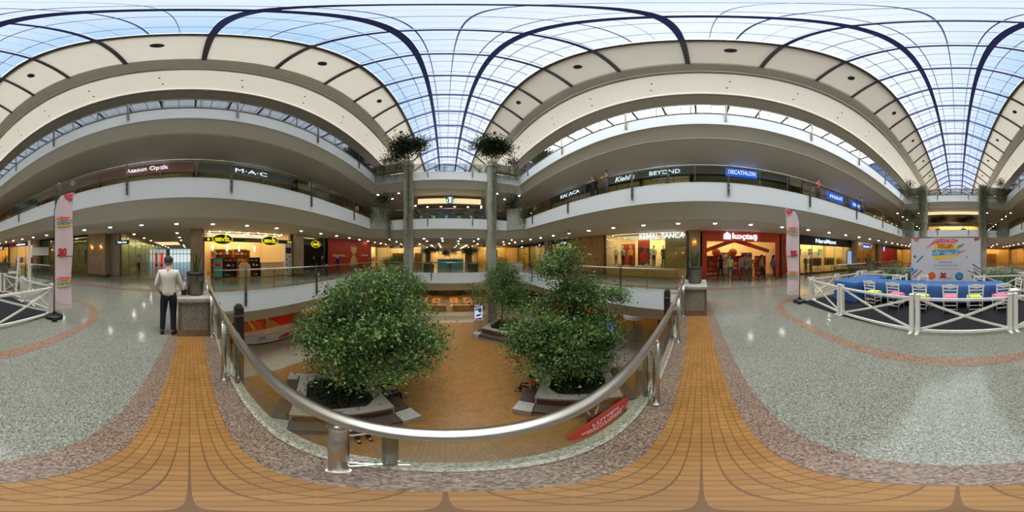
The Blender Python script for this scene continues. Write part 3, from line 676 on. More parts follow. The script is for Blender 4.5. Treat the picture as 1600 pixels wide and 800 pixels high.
wall_planter('long top level planter at the far left column behind', [(-7.3, -23.5), (-4.3, -23.5)], 11.3, 12.4, (0, -.6), 8, 30, 3.0, G2)
for i, (x, y, w_, nm, sgn) in enumerate(((-3.75, 16.4, .86, 'front left', -1), (4.72, 16.4, .9, 'front right', -1), (5.0, -23.95, 1.05, 'far right', 1), (-3.7, -23.95, 1.05, 'far left', 1))):
    v = thing('hanging_vine', f'long strands of green vine climbing the {nm} column', 'vine', (x, y, 12.5), 0, 'vines on the columns'); rg = random.Random(i + 40); S = []
    for k in range(7 if y > 0 else 20):
        if y > 0: px_ = rg.choice((.05, .1, .38)) * (1 if x > 0 else 1); S.append((px_ + rg.uniform(-.05, .05), -w_ / 2 - .05, .1, rg.uniform(5, 12)))
        else: S.append((rg.uniform(-w_ / 2, w_ / 2), w_ / 2 + .05, .2, rg.uniform(3, 11)))
    vines(v, S, i + 50)
# strand of vine beside the front left middle planter, reaching down
v = thing('hanging_vine', 'thick vine strand hanging beside the angled front left corner planter', 'vine', (XL + CH + .1, YF - .12, 6.8)); vines(v, [(0, 0, 0, 4.4), (.08, 0, 0, 3.9), (-.07, 0, 0, 3.2), (.02, 0, 0, 4.1)], 77)

# ============================================================ RAILINGS
def rail_run(label, p0, p1, z, n, bigs, group, off=(0, 0)):
    p0, p1 = Vector(p0), Vector(p1); L = (p1 - p0).length; d = (p1 - p0) / L; t = thing('glass_railing', label, 'railing', (p0.x, p0.y, z), math.atan2(d.y, d.x), group)
    b = MB(); b.tube([(0, 0, 1.05), (L, 0, 1.05)], .028, 8); part('handrail', b, M['steel'], t, True)
    st = L / n
    for i in range(n):
        b = MB(); b.box((i * st + .04, -.006, .06), ((i + 1) * st - .04, .006, .98)); part('glass_panel', b, M['glass_top' if z > 8 else 'glass'], t)
    for i in range(n + 1):
        b = MB()
        if i % 3 == bigs:
            for dx in (-.035, .035): b.bar((i * st + dx, .0, -.75), (i * st + dx, .0, 1.12), .03, .06)
            b.box((i * st - .06, -.03, -.5), (i * st + .06, .03, -.44)); b.box((i * st - .06, -.03, -.2), (i * st + .06, .03, -.14))
        else:
            b.bar((i * st, 0, 0), (i * st, 0, 1.03), .03, .03)
            b.box((i * st - .05, -.012, .12), (i * st + .05, .012, .16)); b.box((i * st - .05, -.012, .84), (i * st + .05, .012, .88))
        part('post', b, M['darksteel'], t)
    return t
e = .06
for z, nm in ((5.55, 'middle'), (11.1, 'top')):
    g = f'glass railings of the {nm} level'; yf = 14.9 if z < 8 else 15.9; yb = -22.4 if z < 8 else -23.4
    nn = 23
    rail_run(f'long glass railing with steel handrail on the left gallery, {nm} level', (XL + e, yb), (XL + e, yf), z, nn, 0, g)
    rail_run(f'long glass railing with steel handrail on the right gallery, {nm} level', (XR - e, yf), (XR - e, yb), z, nn, 1, g)
    rail_run(f'glass railing between the two columns of the front gallery, {nm} level', (-3.3, YF - e), (4.25, YF - e), z, 5, 1, g)
    rail_run(f'glass railing between the two columns of the far gallery behind, {nm} level', (4.45, YB + e), (-3.15, YB + e), z, 5, 1, g)
    if z < 8:
        rail_run('short glass railing left of the front left column, middle level', (-5.9, YF - e), (-4.2, YF - e), z, 1, 5, g)
        rail_run('short glass railing right of the front right column, middle level', (5.2, YF - e), (6.4, YF - e), z, 1, 5, g)
        rail_run('short glass railing right of the far right column behind, middle level', (6.4, YB + e), (5.55, YB + e), z, 1, 5, g)
        rail_run('short glass railing left of the far left column behind, middle level', (-4.25, YB + e), (-5.9, YB + e), z, 1, 5, g)
g = 'glass railings of the entrance level'
rail_run('glass railing along the left gallery, entrance level, in front of the green sign shop', (XL + e, 1.1), (XL + e, 14.9), 0, 9, 1, g)
rail_run('glass railing along the right gallery, entrance level, in front of the shoe shop', (XR - e, 14.9), (XR - e, 1.2), 0, 9, 1, g)
rail_run('glass railing between the columns of the front gallery, entrance level', (-3.3, YF - e), (4.25, YF - e), 0, 4, 1, g)
rail_run('angled glass railing in the front left corner of the entrance level', (XL + e, 14.9), (XL + CH, YF - e), 0, 1, 5, g)
rail_run('short glass railing left of the front left column, entrance level', (-5.9, YF - e), (-4.2, YF - e), 0, 1, 5, g)
rail_run('short glass railing right of the front right column, entrance level', (5.2, YF - e), (6.4, YF - e), 0, 1, 5, g)
rail_run('glass railing along the left gallery behind, entrance level', (XL + e, -22.4), (XL + e, -8.4), 0, 9, 1, g)
rail_run('glass railing along the right gallery behind, entrance level', (XR - e, -8.4), (XR - e, -22.4), 0, 9, 1, g)
rail_run('glass railing between the columns of the far gallery behind, entrance level', (4.45, YB + e), (-3.15, YB + e), 0, 4, 1, g)
rail_run('glass railing at the back edge of the bridge behind the event backdrop', (7.8, -7.95), (-7.25, -7.95), 0, 10, 5, g)
t = thing('parapet_block', 'pale concrete corner block of the front right gallery edge, entrance level', 'parapet', (7.2, 15.7, 0), 0)
b = MB(); b.box((-.75, -.09, 0), (.75, .09, 1.0), rz=R(-45)); part('body', b, M['concrete'], t); b = MB(); b.box((-.8, -.13, 1.0), (.8, .13, 1.06), rz=R(-45)); part('coping', b, M['lightgranite'], t)

# the near railing of the bridge
t = thing('bridge_railing', 'near curved steel handrail and glass railing of the bridge just below the viewer', 'railing', (0, 0, 0))
xs = np.linspace(-7.2, 7.7, 41); b = MB(); b.tube([(x, .33 + bow(x), 1.05) for x in xs], .029, 14); part('handrail', b, M['steel'], t, True)
px_ = [-7.1, -6.0, -4.5, -3.08, -1.74, -.27, 1.27, 2.86, 4.35, 5.8, 7.4]
for x in px_:
    y = .35 + bow(x)
    b = MB(); b.tube([(x, y, .012), (x, y, .93)], .03, 12); b.ball((x, y, .93), .031, 5); b.tube([(x, y, .0), (x, y, .015)], .037, 12); post_ = part('post', b, M['steel'], t, True)
    b = MB(); b.tube([(x + .1, y + .13, .012), (x + .1, y + .13, .8)], .026, 10); b.ball((x + .1, y + .13, .8), .026, 5); part('post', b, M['darksteel'], t, True)
    for z in (.12, .8):
        b = MB(); b.tube([(x - .02, y - .01, z), (x + .13, y + .14, z)], .006, 6); b.tube([(x - .08, y + .04, z), (x + .17, y + .11, z)], .006, 6)
        part('glass_clamp', b, M['chrome'], post_)
    b = MB(); b.tube([(x, y, .93), (x, y - .01, 1.03)], .012, 6); part('rail_bracket', b, M['chrome'], post_)
for a, c in zip(px_, px_[1:]):
    b = MB(); ya, yc = .43 + bow(a), .43 + bow(c); d = Vector((c - a, yc - ya, 0)).normalized()
    p, q = Vector((a + .07, ya, 0)) , Vector((c - .02, yc, 0)); b.bar((p.x, p.y, .47), (q.x, q.y, .47), .006, .74); part('glass_panel', b, M['glass'], t)
for x, yy in ((-2.5, .78), (3.75, .8)):
    lr = 'left' if x < 0 else 'right'
    t = thing('bollard_post', f'dark grey square post fixed outside the near railing on the {lr}', 'post', (x, yy, -1.6))
    b = MB(); b.box((-.065, -.065, 0), (.065, .065, 2.46)); b.lathe([(.06, 2.46), (.05, 2.5), (.02, 2.51)], n=12); part('body', b, M['bronze'], t)
    b = MB(); b.tube([(0, 0, 2.38), (.12, yy * -.38, 2.42)], .016, 8); b.box((-.075, -.075, 2.3), (.075, .075, 2.33)); part('bracket', b, M['steel'], t)
# red notice on the near glass
t = thing('glass_notice', 'red oval warning sticker on the near railing glass, white lettering', 'sticker', (.64, .432, .5), R(1))
b = MB(); b.vpoly([(.25 * math.cos(2 * PI * k / 40), .125 * math.sin(2 * PI * k / 40)) for k in range(40)], (0, -.008, 0), (1, 0, 0), .002); part('oval', b, M['red'], t)
for s_, z, h, w_ in (('LÜTFEN', .045, .055, .22), ('KORKULUKLARA', -.012, .026, .36), ('YASLANMAYINIZ', -.05, .026, .3)):
    text('lettering', s_, .05, (0, -.0125, z), 0, M['white'], t, .001, width=w_, height=h)

# ============================================================ PEDESTALS AND POTS ON THE BRIDGE
def pedestal(x0, x1, y0, y1, label):
    cx_, cy_ = (x0 + x1) / 2, (y0 + y1) / 2; hx, hy = (x1 - x0) / 2, (y1 - y0) / 2
    t = thing('granite_pedestal', label, 'pedestal', (cx_, cy_, .004), 0, 'granite pedestals at the bridge ends')
    b = MB(); b.box((-hx, -hy, 0), (hx, hy, .17)); part('plinth', b, M['ring'], t)
    b = MB(); b.box((-hx + .015, -hy + .015, .17), (hx - .015, hy - .015, .78)); part('body', b, M['pedestal'], t)
    for sx in (-1, 1):
        for sy in (-1, 1): b = MB(); b.box((sx * (hx - .03) - .03, sy * (hy - .03) - .03, .17), (sx * (hx - .03) + .03, sy * (hy - .03) + .03, .78)); part('corner_strip', b, M['pink'], t)
    b = MB(); b.box((-hx - .02, -hy - .02, .78), (hx + .02, hy + .02, .85)); part('top_slab', b, M['lightgranite'], t)
pedestal(-3.85, -3.15, -.22, .42, 'low granite pedestal at the left end of the mosaic strip')
pedestal(4.4, 5.75, -.14, .52, 'low granite pedestal at the right end of the mosaic strip')
pedestal(4.1, 5.3, -8.3, -7.5, 'low granite pedestal behind the blue table, below a potted plant')
pedestal(-4.3, -3.0, -7.9, -7.2, 'low granite pedestal behind the event fence, left end')
def pot_plant(x, y, z, r, h, nb, bl, seed, label, tall=False):
    t = thing('potted_plant', label, 'plant', (x, y, z), 0, 'potted blade plants')
    b = MB(); b.lathe([(r * .9, 0), (r * .92, .03), (r, .05), (r, h * .8), (r * 1.04, h * .82), (r * 1.04, h), (r * .95, h), (r * .93, h - .05)], n=32)
    p = part('pot', b, M['pot'], t, True)
    b = MB(); b.lathe([(r * 1.045, h * .87), (r * 1.05, h * .88), (r * 1.05, h), (r * .94, h + .004), (r * .92, h - .04)], n=32); part('rim', b, M['black'], p, True)
    b = MB(); b.lathe([(r * .93, h - .07), (r * .9, h - .045)], n=24); part('soil', b, M['soil'], t)
    rg = random.Random(seed); b = MB()
    for k in range(nb):
        a = rg.uniform(0, 2 * PI); q = rg.uniform(0, r * .5); L = bl * rg.uniform(.6, 1.1); lean = rg.uniform(.05, .55) * (.5 if tall else 1)
        ux, uy = math.cos(a), math.sin(a); vx, vy = -uy, ux; w_ = .02 + .012 * rg.random(); vs = []
        for i in range(6):
            s_ = i / 5; wd = w_ * (1.1 - s_ ** 1.6) ; ox = q + L * lean * s_ ** 1.7; z_ = h - .05 + L * math.sqrt(max(0, 1 - (lean * s_) ** 2)) * s_
            vs += [(ux * ox + vx * wd, uy * ox + vy * wd, z_), (ux * (ox - .006), uy * (ox - .006), z_ - .004), (ux * ox - vx * wd, uy * ox - vy * wd, z_)]
        b.add(vs, [f_ for i in range(5) for f_ in ((3 * i, 3 * i + 1, 3 * i + 4, 3 * i + 3), (3 * i + 1, 3 * i + 2, 3 * i + 5, 3 * i + 4))])
    part('leaves', b, M['agave'], t, True); return t
pot_plant(-3.55, .13, .854, .185, .5, 16, .45, 1, 'potted plant with upright blades on the granite pedestal beside the man', True)
pot_plant(5.05, .2, .854, .21, .52, 26, .62, 2, 'spiky potted plant on the right granite pedestal before the red shop')
pot_plant(4.68, -7.9, .854, .22, .55, 12, .5, 3, 'potted plant on the pedestal behind the blue table', True)
pot_plant(-3.45, -7.45, .854, .22, .5, 12, .5, 4, 'potted plant on the pedestal behind the white fence, far left')
t = thing('handbag', 'small black bag on the granite pedestal next to the pot', 'bag', (-3.5, -.12, .856), R(15))
b = MB(); b.box((-.07, -.05, 0), (.07, .05, .12)); part('body', b, M['black'], t); b = MB(); b.tube([(-.05, 0, .12), (-.04, 0, .17), (.04, 0, .17), (.05, 0, .12)], .007, 6); part('handle', b, M['darksteel'], t)

# ============================================================ EVENT AREA
b = MB(); b.box((-3.05, -6.9, .006), (4.8, -3.36, .016)); tag(part('event_carpet', b, M['carpet'], None), 'black carpet inside the white fence under the blue tables', 'carpet')
def fence(a, c, label):
    a, c = Vector(a), Vector(c); L = (c - a).length; d = (c - a) / L
    t = thing('fence_panel', label, 'fence', (a.x, a.y, .004), math.atan2(d.y, d.x), 'white picket panels round the event area')
    for x in (.055, L - .055):
        b = MB(); b.box((x - .045, -.045, 0), (x + .045, .045, .88)); b.box((x - .05, -.05, .88), (x + .05, .05, .895)); part('post', b, M['whitewood'], t)
        b = MB(); b.box((x - .035, -.17, .0), (x + .035, .17, .028)); part('foot', b, M['whitewood'], t)
    for z in (.8, .07):
        b = MB(); b.box((.1, -.022, z - .028), (L - .1, .022, z + .028)); part('rail', b, M['whitewood'], t)
    b = MB(); b.bar((.1, -.012, .1), (L - .1, -.012, .78), .02, .05); part('brace', b, M['whitewood'], t)
    b = MB(); b.bar((.1, .012, .78), (L - .1, .012, .1), .02, .05); part('brace', b, M['whitewood'], t)
FP = [(-3.1, -3.38), (-1.14, -3.25), (.87, -3.25), (2.98, -3.42), (4.85, -3.78)]
FL = ['white cross braced fence panel at the left front, beside the left flag base', 'white fence panel at the middle front before the yellow and pink cushions',
      'white front fence panel before the third and fourth chairs', 'angled white fence panel at the front right end, next to the right flag base']
for i in range(4):
    a, c = Vector(FP[i]), Vector(FP[i + 1]); d = (c - a).normalized() * .01; fence(a + d, c - d, FL[i])
fence((4.86, -3.9), (4.86, -5.3), 'white fence panel on the right side, nearest the right flag'); fence((4.84, -5.33), (4.8, -6.9), 'white fence panel on the right side behind the end of the blue table')
fence((-3.15, -5.1), (-3.13, -3.5), 'white fence panel on the left side, nearest the left flag'); fence((-3.2, -6.95), (-3.16, -5.2), 'white fence panel on the left side, farther from the flag')
for i, (x0, x1) in enumerate(((-3.1, -1.1), (2.2, 4.7))): fence((x0, -6.99), (x1, -6.99), ['white fence panel at the rear, left of the backdrop seen from behind', 'white fence panel at the rear behind the corner of the blue table'][i])

def cloth_table(x0, x1, y0, y1, hem, label, seed):
    cx_, cy_ = (x0 + x1) / 2, (y0 + y1) / 2; hx, hy = (x1 - x0) / 2, (y1 - y0) / 2
    t = thing('folding_table', 'white legs under ' + label, 'table', (cx_, cy_, .016))
    b = MB(); b.box((-hx + .02, -hy + .02, .7), (hx - .02, hy - .02, .735)); part('tabletop', b, M['whitewood'], t)
    nl = max(2, round(2 * hx / 1.2))
    for i in range(nl + 1):
        for sy in (-1, 1):
            x = -hx + .12 + (2 * hx - .24) * i / nl; b = MB(); b.bar((x, sy * (hy - .12), 0), (x, sy * (hy - .12), .7), .07); part('leg', b, M['whitewood'], t)
    rg = random.Random(seed); P = []; st = .05
    def walk(ax, ay, bx, by):
        L = math.hypot(bx - ax, by - ay); n = int(L / st)
        for i in range(n): P.append((ax + (bx - ax) * i / n, ay + (by - ay) * i / n, (by - ay) / L, -(bx - ax) / L))
    walk(-hx, -hy, hx, -hy); walk(hx, -hy, hx, hy); walk(hx, hy, -hx, hy); walk(-hx, hy, -hx, -hy)
    n = len(P); rows = [(.742, 0), (.72, .012), (.55, .02), (.35, .04), (hem, .055)]; vs = []
    ph = [rg.uniform(0, 6) for _ in range(4)]
    for z, am in rows:
        for i, (x, y, nx, ny) in enumerate(P):
            s_ = i * st; wv = (math.sin(s_ * 7 + ph[0]) * .5 + math.sin(s_ * 3.1 + ph[1]) * .6 + math.sin(s_ * 13 + ph[2]) * .25) * am * .55 + am * .5
            vs.append((x + nx * (wv + .01 * (z < .74)), y + ny * (wv + .01 * (z < .74)), z))
    fs = [(r_ * n + i, r_ * n + (i + 1) % n, (r_ + 1) * n + (i + 1) % n, (r_ + 1) * n + i) for r_ in range(len(rows) - 1) for i in range(n)] + [tuple(range(n - 1, -1, -1))]
    b = MB(); b.add(vs, fs); o = part('tablecloth', b, M['bluecloth'], None, True, (cx_, cy_, .016)); tag(o, label, 'tablecloth')
cloth_table(-1.62, 3.28, -5.98, -5.08, .2, 'long blue tablecloth over the tables in the row behind the chairs', 1)
cloth_table(3.34, 4.28, -6.75, -4.58, .03, 'blue tablecloth over the crosswise end table reaching the floor', 2)

ch = thing('wooden_chair', 'white', 'chair', (0, 0, .016), 0, 'white chairs along the blue table')
for sx in (-1, 1):
    b = MB(); b.tube([(sx * .19, -.19, 0), (sx * .19, -.19, .45), (sx * .2, -.24, .82)], [.016, .02, .017], 8); part('leg', b, M['whitewood'], ch, True)
    b = MB(); b.tube([(sx * .19, .19, 0), (sx * .19, .19, .43)], [.014, .02], 8); part('leg', b, M['whitewood'], ch, True)
b = MB(); b.box((-.21, -.21, .42), (.21, .22, .45)); part('seat', b, M['whitewood'], ch)
b = MB(); cp = [(-.23 + .46 * i / 16, .03 * math.sin(PI * i / 16) ** 2 * (1 if i % 16 else 1) + (.012 if i in (0, 1, 15, 16) else 0)) for i in range(17)]
b.vpoly([(x, .86 + dz) for x, dz in cp] + [(x, .79 + (-.02 + .03 * abs(math.cos(PI * (x / .46 + .5))))) for x, dz in reversed(cp)], (0, -.255, 0), (1, 0, 0), .03); part('crest_rail', b, M['whitewood'], ch)
for z in (.62, .72):
    b = MB(); b.bar((-.19, -.215 - (z - .6) * .12, z), (.19, -.215 - (z - .6) * .12, z), .02, .035); part('back_slat', b, M['whitewood'], ch)
b = MB()
for z in (.14, .26):
    b.bar((-.19, -.19, z), (.19, -.19, z), .02); b.bar((-.19, .19, z), (.19, .19, z), .02); b.bar((-.19, -.19, z + .05), (-.19, .19, z + .05), .02); b.bar((.19, -.19, z + .05), (.19, .19, z + .05), .02)
part('stretchers', b, M['whitewood'], ch)
cu0 = {}
for c in ('green', 'pink'):
    b = MB(); b.box((-.2, -.2, 0), (.2, .2, .035)); b.box((-.185, -.185, .035), (.185, .185, .05))
    cu0[c] = b.mesh('seat_cushion', M[c + '_c'])
CHN = [(2.68, 'left', 'green'), (1.87, 'left', 'pink'), (1.06, 'left', 'green'), (.2, 'right', 'pink'), (-.5, 'right', 'green'), (-1.28, 'right', 'pink')]
ORD = ['first', 'second', 'third', 'fourth', 'fifth', 'sixth']
for i, (x, sd_, c) in enumerate(CHN):
    rz = PI + R([-6, -5, -3, 0, 5, 6][i]); cn = 'lime green' if c == 'green' else 'pink'
    lab = f'white wooden chair with {cn} cushion, {ORD[i]} from the left at the blue table'
    if i == 0: ch.location = (x, -4.72, .016); ch.rotation_euler.z = rz; ch['label'] = lab
    else: dup(ch, (x, -4.72, .016), rz, lab)
    o = link('seat_cushion', cu0[c], None, (x, -4.73, .468), (0, 0, rz)); tag(o, f'{cn} seat cushion on the {ORD[i]} white chair from the left', 'cushion', 'seat cushions')
for i, x in enumerate((-2.1, -.9, 1.4, 2.6)):
    dup(ch, (x if i else -2.0, -6.35 if i else -5.6, .016), R([-80, 5, 0, -8][i]), ['white wooden chair at the left end of the blue table', 'white chair behind the blue table just left of the backdrop centre', 'white chair behind the blue table under the backdrop', 'white chair behind the blue table next to the crosswise table'][i])

def blob(b, pts, y, t=.003, mi=0): b.vpoly(pts, (0, y, 0), (1, 0, 0), t, mi)
def ell(cx_, cz, rx, rz_, n=24): return [(cx_ + rx * math.cos(2 * PI * k / n), cz + rz_ * math.sin(2 * PI * k / n)) for k in range(n)]
def logo(t, cx_, cz, w_, y=-.006, flip=False):
    s_ = w_ / 1.0; P = lambda l: [(cx_ + (-a if flip else a) * s_, cz + b_ * s_) for a, b_ in (l[::-1] if flip else l)]
    b = MB(); blob(b, P([(-.5, -.34), (-.4, -.42), (.1, -.36), (.5, -.28), (.46, -.05), (.38, .22), (-.42, .24), (-.46, -.1)]), y, mi=0)
    blob(b, P([(-.52, -.26), (.5, -.22), (.52, -.02), (-.5, -.04)]), y - .002, mi=1)
    blob(b, P([(-.42, .2), (.42, .2), (.5, .34), (.3, .4), (.1, .36), (-.15, .4), (-.4, .36), (-.48, .3)]), y - .002, mi=2)
    blob(b, P([(.44, .1), (.72, .22), (.66, .1), (.46, .0)]), y, mi=3); blob(b, P([(.5, -.12), (.85, -.02), (.5, -.18)]), y, mi=2); blob(b, P([(-.78, 0), (-.45, .3), (-.44, .22)]), y, mi=2)
    part('splash_print', b, [M['yellowp'], M['bluep'], M['pinkred'], M['greenp']], t)
    m = M
    for s2, z, h, wd, mt in (('ÇOCUKÇA', .3, .17, .86, 'pinkred'), ('İŞLER', .1, .2, .64, 'orange'), ('ATÖLYESİ', -.13, .15, .92, 'bluep')):
        o = text('logo_lettering', s2, .2, (cx_, y - .006, cz + z * s_), 0, M[mt], t, .002, .012, width=wd * s_, height=h * s_)
        if flip: o.scale.x = -1
        q = text('logo_outline', s2, .2, (cx_, y - .0045, cz + (z - .012) * s_), 0, M['white' if mt != 'orange' else 'yellowp'], t, .001, .03, width=wd * 1.05 * s_, height=h * 1.18 * s_)
        if flip: q.scale.x = -1
def twenty(t, cx_, cz, h, y=-.006, flip=False):
    o = text('anniversary_print', '20', .3, (cx_ - .05 * h * (-1 if flip else 1), y, cz), 0, M['red'], t, .002, .02, .2, width=h * 1.15, height=h); 
    p = text('small_lettering', 'ankamall', .1, (cx_ + .85 * h * (-1 if flip else 1), y, cz - .4 * h), 0, M['greyp'], t, .002, .004, width=h * 1.0, height=h * .2)
    if flip: o.scale.x = -1; p.scale.x = -1
# backdrop
t = thing('event_backdrop', 'large white printed backdrop with colourful workshop logo behind the blue table', 'banner', (.49, -6.62, .01), PI)
b = MB(); b.box((-1.44, 0, .04), (1.44, .05, 2.46)); part('print_panel', b, M['banner'], t)
b = MB(); b.box((-1.47, -.008, 2.44), (1.47, .06, 2.48)); b.box((-1.47, -.008, .04), (-1.44, .06, 2.44)); b.box((1.44, -.008, .04), (1.47, .06, 2.44)); part('frame', b, M['steel'], t)
for x in (-1.1, 1.1):
    b = MB(); b.bar((x, .06, 0), (x, .5, 0.02), .06, .02); b.bar((x, .08, 1.4), (x, .48, .02), .03); part('support', b, M['steel'], t)
logo(t, 0, 1.98, 1.06)
text('lettering', 'ANKAMALL’DA', .1, (0, -.004, 1.43), 0, M['greyp'], t, .002, width=.56, height=.07)
text('lettering', 'Çocuk Atölyesi Etkinliği', .1, (0, -.004, 1.31), 0, M['greyp'], t, .002, width=.98, height=.09)
b = MB(); b.box((-.5, -.004, 1.155), (.5, -.001, 1.165)); blob(b, [(-1.36, 2.42), (-1.22, 2.26), (-1.06, 2.42)], -.004, mi=1); blob(b, [(1.16, 2.42), (1.2, 2.3), (1.4, 2.36), (1.4, 2.42)], -.004, mi=2)
def pen(x0, z0, x1, z1, w_, mi): 
    d = Vector((x1 - x0, z1 - z0)).normalized(); n_ = Vector((-d.y, d.x)) * w_ / 2; blob(b, [(x0 - n_.x, z0 - n_.y), (x1 - n_.x, z1 - n_.y), (x1 + n_.x, z1 + n_.y), (x0 + n_.x, z0 + n_.y)][::1], -.004, mi=mi)
for p in ((-1.2, 1.42, -.92, 1.7, .05, 0), (-1.42, .88, -1.16, 1.12, .05, 0), (-1.34, .76, -.96, 1.1, .04, 3), (1.42, 1.14, 1.1, 1.36, .05, 0), (1.42, 1.0, 1.14, 1.2, .04, 0), (1.42, .84, 1.16, 1.06, .06, 3), (1.42, .66, 1.05, .88, .07, 0), (.84, 1.6, .9, 1.7, .03, 0), (1.35, .9, .9, 1.1, .03, 0)): pen(*p)
blob(b, ell(-1.28, 1.66, .05, .06), -.004, mi=0); blob(b, ell(-1.4, 1.1, .1, .1), -.004, mi=4)
part('small_prints', b, [M['greyp'], M['orange'], M['red'], M['ring'], M['bluep']], t)
b = MB(); blob(b, ell(-.56, .87, .16, .15), -.004, mi=1); blob(b, ell(-.54, .87, .13, .12), -.006, mi=0); blob(b, ell(.56, .86, .16, .16), -.004, mi=3); blob(b, ell(.56, .87, .13, .13), -.006, mi=2)
part('paint_pots_print', b, [M['orange'], M['kredwall'], M['bluep'], M['navy']], t); twenty(t, -.1, .88, .24)
# feather flags
def flag(x, y, rz, label, mirror):
    t = thing('feather_flag', label, 'flag', (x, y, .004), rz)
    s_ = -1 if mirror else 1
    b = MB(); b.lathe([(.2, 0), (.23, .02), (.23, .08), (.19, .11), (.05, .13), (.03, .2)], n=28, sy=.75); b.box((-.06, -.28, .0), (.06, .28, .07)); part('base', b, M['black'], t, False)
    pole = [(0, 0, .1), (0, 0, 1.0), (-.0 * s_, 0, 2.2), (.0 * s_, 0, 2.9), (.07 * s_, 0, 3.2), (.2 * s_, 0, 3.38), (.42 * s_, 0, 3.44)]
    b = MB(); b.tube(pole, [.014, .013, .011, .009, .008, .007, .005], 8); part('pole', b, M['black'], t, True)
    edge = [(0.015, .3), (0.0, 2.9), (.07, 3.2), (.2, 3.38), (.42, 3.44), (.5, 3.4), (.46, 2.6), (.46, 1.4), (.42, .25)]
    n = 26; vs = []; fs = []
    def lx(z): return 0.015 if z < 2.9 else (.07 * (z - 2.9) / .3 if z < 3.2 else (.07 + .13 * (z - 3.2) / .18 if z < 3.38 else .2 + .22 * (z - 3.38) / .06))
    for i in range(n + 1):
        z = .28 + (3.44 - .28) * i / n; a, c = lx(z), .43 + .07 * (z / 3.44) + .015 * math.sin(z * 4)
        for k in range(7):
            u = a + (c - a) * k / 6; vs.append((u * s_, .014 * math.sin(z * 3 + k) * (k / 6), z))
    for i in range(n):
        for k in range(6):
            q = (i * 7 + k, i * 7 + k + 1, (i + 1) * 7 + k + 1, (i + 1) * 7 + k); fs.append(q if not mirror else q[::-1])
    m2 = len(vs); vs += [(a, b_ + .003, c) for a, b_, c in vs]; fs += [tuple(i + m2 for i in f_[::-1]) for f_ in fs]
    b = MB(); b.add(vs, fs); part('sail', b, M['flag'], t, True)
    for cz in (2.6, 1.02): logo(t, .25 * s_, cz, .34, -.03, mirror)
    twenty(t, .2 * s_, 1.78, .22, -.03, mirror)
    b = MB(); blob(b, [(.3 * s_, 3.28), (.4 * s_, 3.22), (.47 * s_, 3.26), (.49 * s_, 3.4), (.25 * s_, 3.38)][::-s_], -.022); part('splash_print', b, M['pinkred'], t)
    b = MB(); b.tube([(.03 * s_, -.03, .5), (.2 * s_, -.03, .38), (.44 * s_, -.03, .4)], .004, 4); part('cord', b, M['black'], t)
# facing: local -Y towards the viewer
flag(-2.86, -3.12, math.atan2(2.86, -3.12) + 0.0 + PI + R(0) if False else R(180 - 42), 'tall pink white feather flag at the left end of the event fence', False)
flag(4.8, -3.3, R(180 + 55), 'tall feather flag with mirrored print at the right end of the event fence', True)
for (px, zt, lab, w_) in ((46, 2.4, 'tall slim white square post behind the left side of the event fence', .1),):
    p = at(px, 457, z=0); t = thing('white_post', lab, 'post', (p.x, p.y, .004)); b = MB(); b.box((-.2, -.2, 0), (.2, .2, .03)); part('base', b, M['whitewood'], t); b = MB(); b.box((-.05, -.05, .03), (.05, .05, zt)); part('shaft', b, M['whitewood'], t)
p = at(30, 456, z=0); t = thing('white_easel', 'leaning white easel board leg behind the left fence', 'easel', (p.x, p.y, .004), R(150)); b = MB(); b.bar((-.16, 0, 0), (-.02, 0, 1.65), .1, .06); part('front_leg', b, M['whitewood'], t); b = MB(); b.bar((.1, .3, 0), (-.02, .03, 1.6), .06, .04); part('rear_leg', b, M['whitewood'], t)
p = at(70, 428, z=0); p = Vector((-6.9, -8.8, 0)); t = thing('notice_stand', 'white rectangular notice board on a pole beyond the left railing', 'sign', (-8.6, -11.2, .004), R(38 + 90)); b = MB(); b.tube([(0, 0, 0), (0, 0, 1.8)], .03, 8); b.lathe([(.22, 0), (.22, .03), (.05, .05)], n=16); part('pole', b, M['darksteel'], t); b = MB(); b.box((-.75, -.1, 1.75), (.75, .05, 2.45)); part('board', b, M['whitewood'], t)

# ============================================================ CEILING LAMPS
b = MB(); b.lathe([(.13, 0), (.13, -.014), (.105, -.016), (.1, -.006)], n=20, mi=0); b.lathe([(.1, -.01), (.09, -.02), (.02, -.024)], n=20, mi=1)
dl = b.mesh('downlight', [M['white'], M['lamp']], True)
def lamps(pts, z, label, group):
    ahead = sorted([p for p in pts if p[1] > 0], key=lambda p: (p[1], p[0])); back = sorted([p for p in pts if p[1] <= 0], key=lambda p: (-p[1], p[0]))
    for lst, wd in ((ahead, 'ahead of'), (back, 'behind')):
        for k, (x, y) in enumerate(lst):
            o = link('downlight', dl, None, (x, y, z)); tag(o, f'{label}, {ordw(k + 1)} {wd} the bridge line', 'light', group)
lamps([(-9.45, -.75 + 2.12 * k) for k in range(-16, 21)], CE, 'downlight over the left walkway', 'downlights left walkway')
lamps([(9.3, -.78 + 2.12 * k) for k in range(-16, 21)], CE, 'downlight over the right walkway', 'downlights right walkway')
lamps([(x, y) for x in (-13.3, -16.5, -19.5, -28.5, -32, -36) for y in (-4.7, -1.0)], CE, 'downlight in the left side corridor', 'downlights side corridor')
lamps([(-6.3 + 1.98 * k, y) for k in range(0, 8) for y in (17.6, 20.4)] + [(-7 + 3.0 * k, y) for k in range(6) for y in (25, 30, 35)], CE, 'downlight over the front hall', 'downlights front hall')
lamps([(-6.3 + 1.98 * k, y) for k in range(0, 8) for y in (-25.4, -28.4)] + [(-7 + 3.0 * k, y) for k in range(6) for y in (-33, -38, -44)], CE, 'downlight over the far hall', 'downlights far hall')
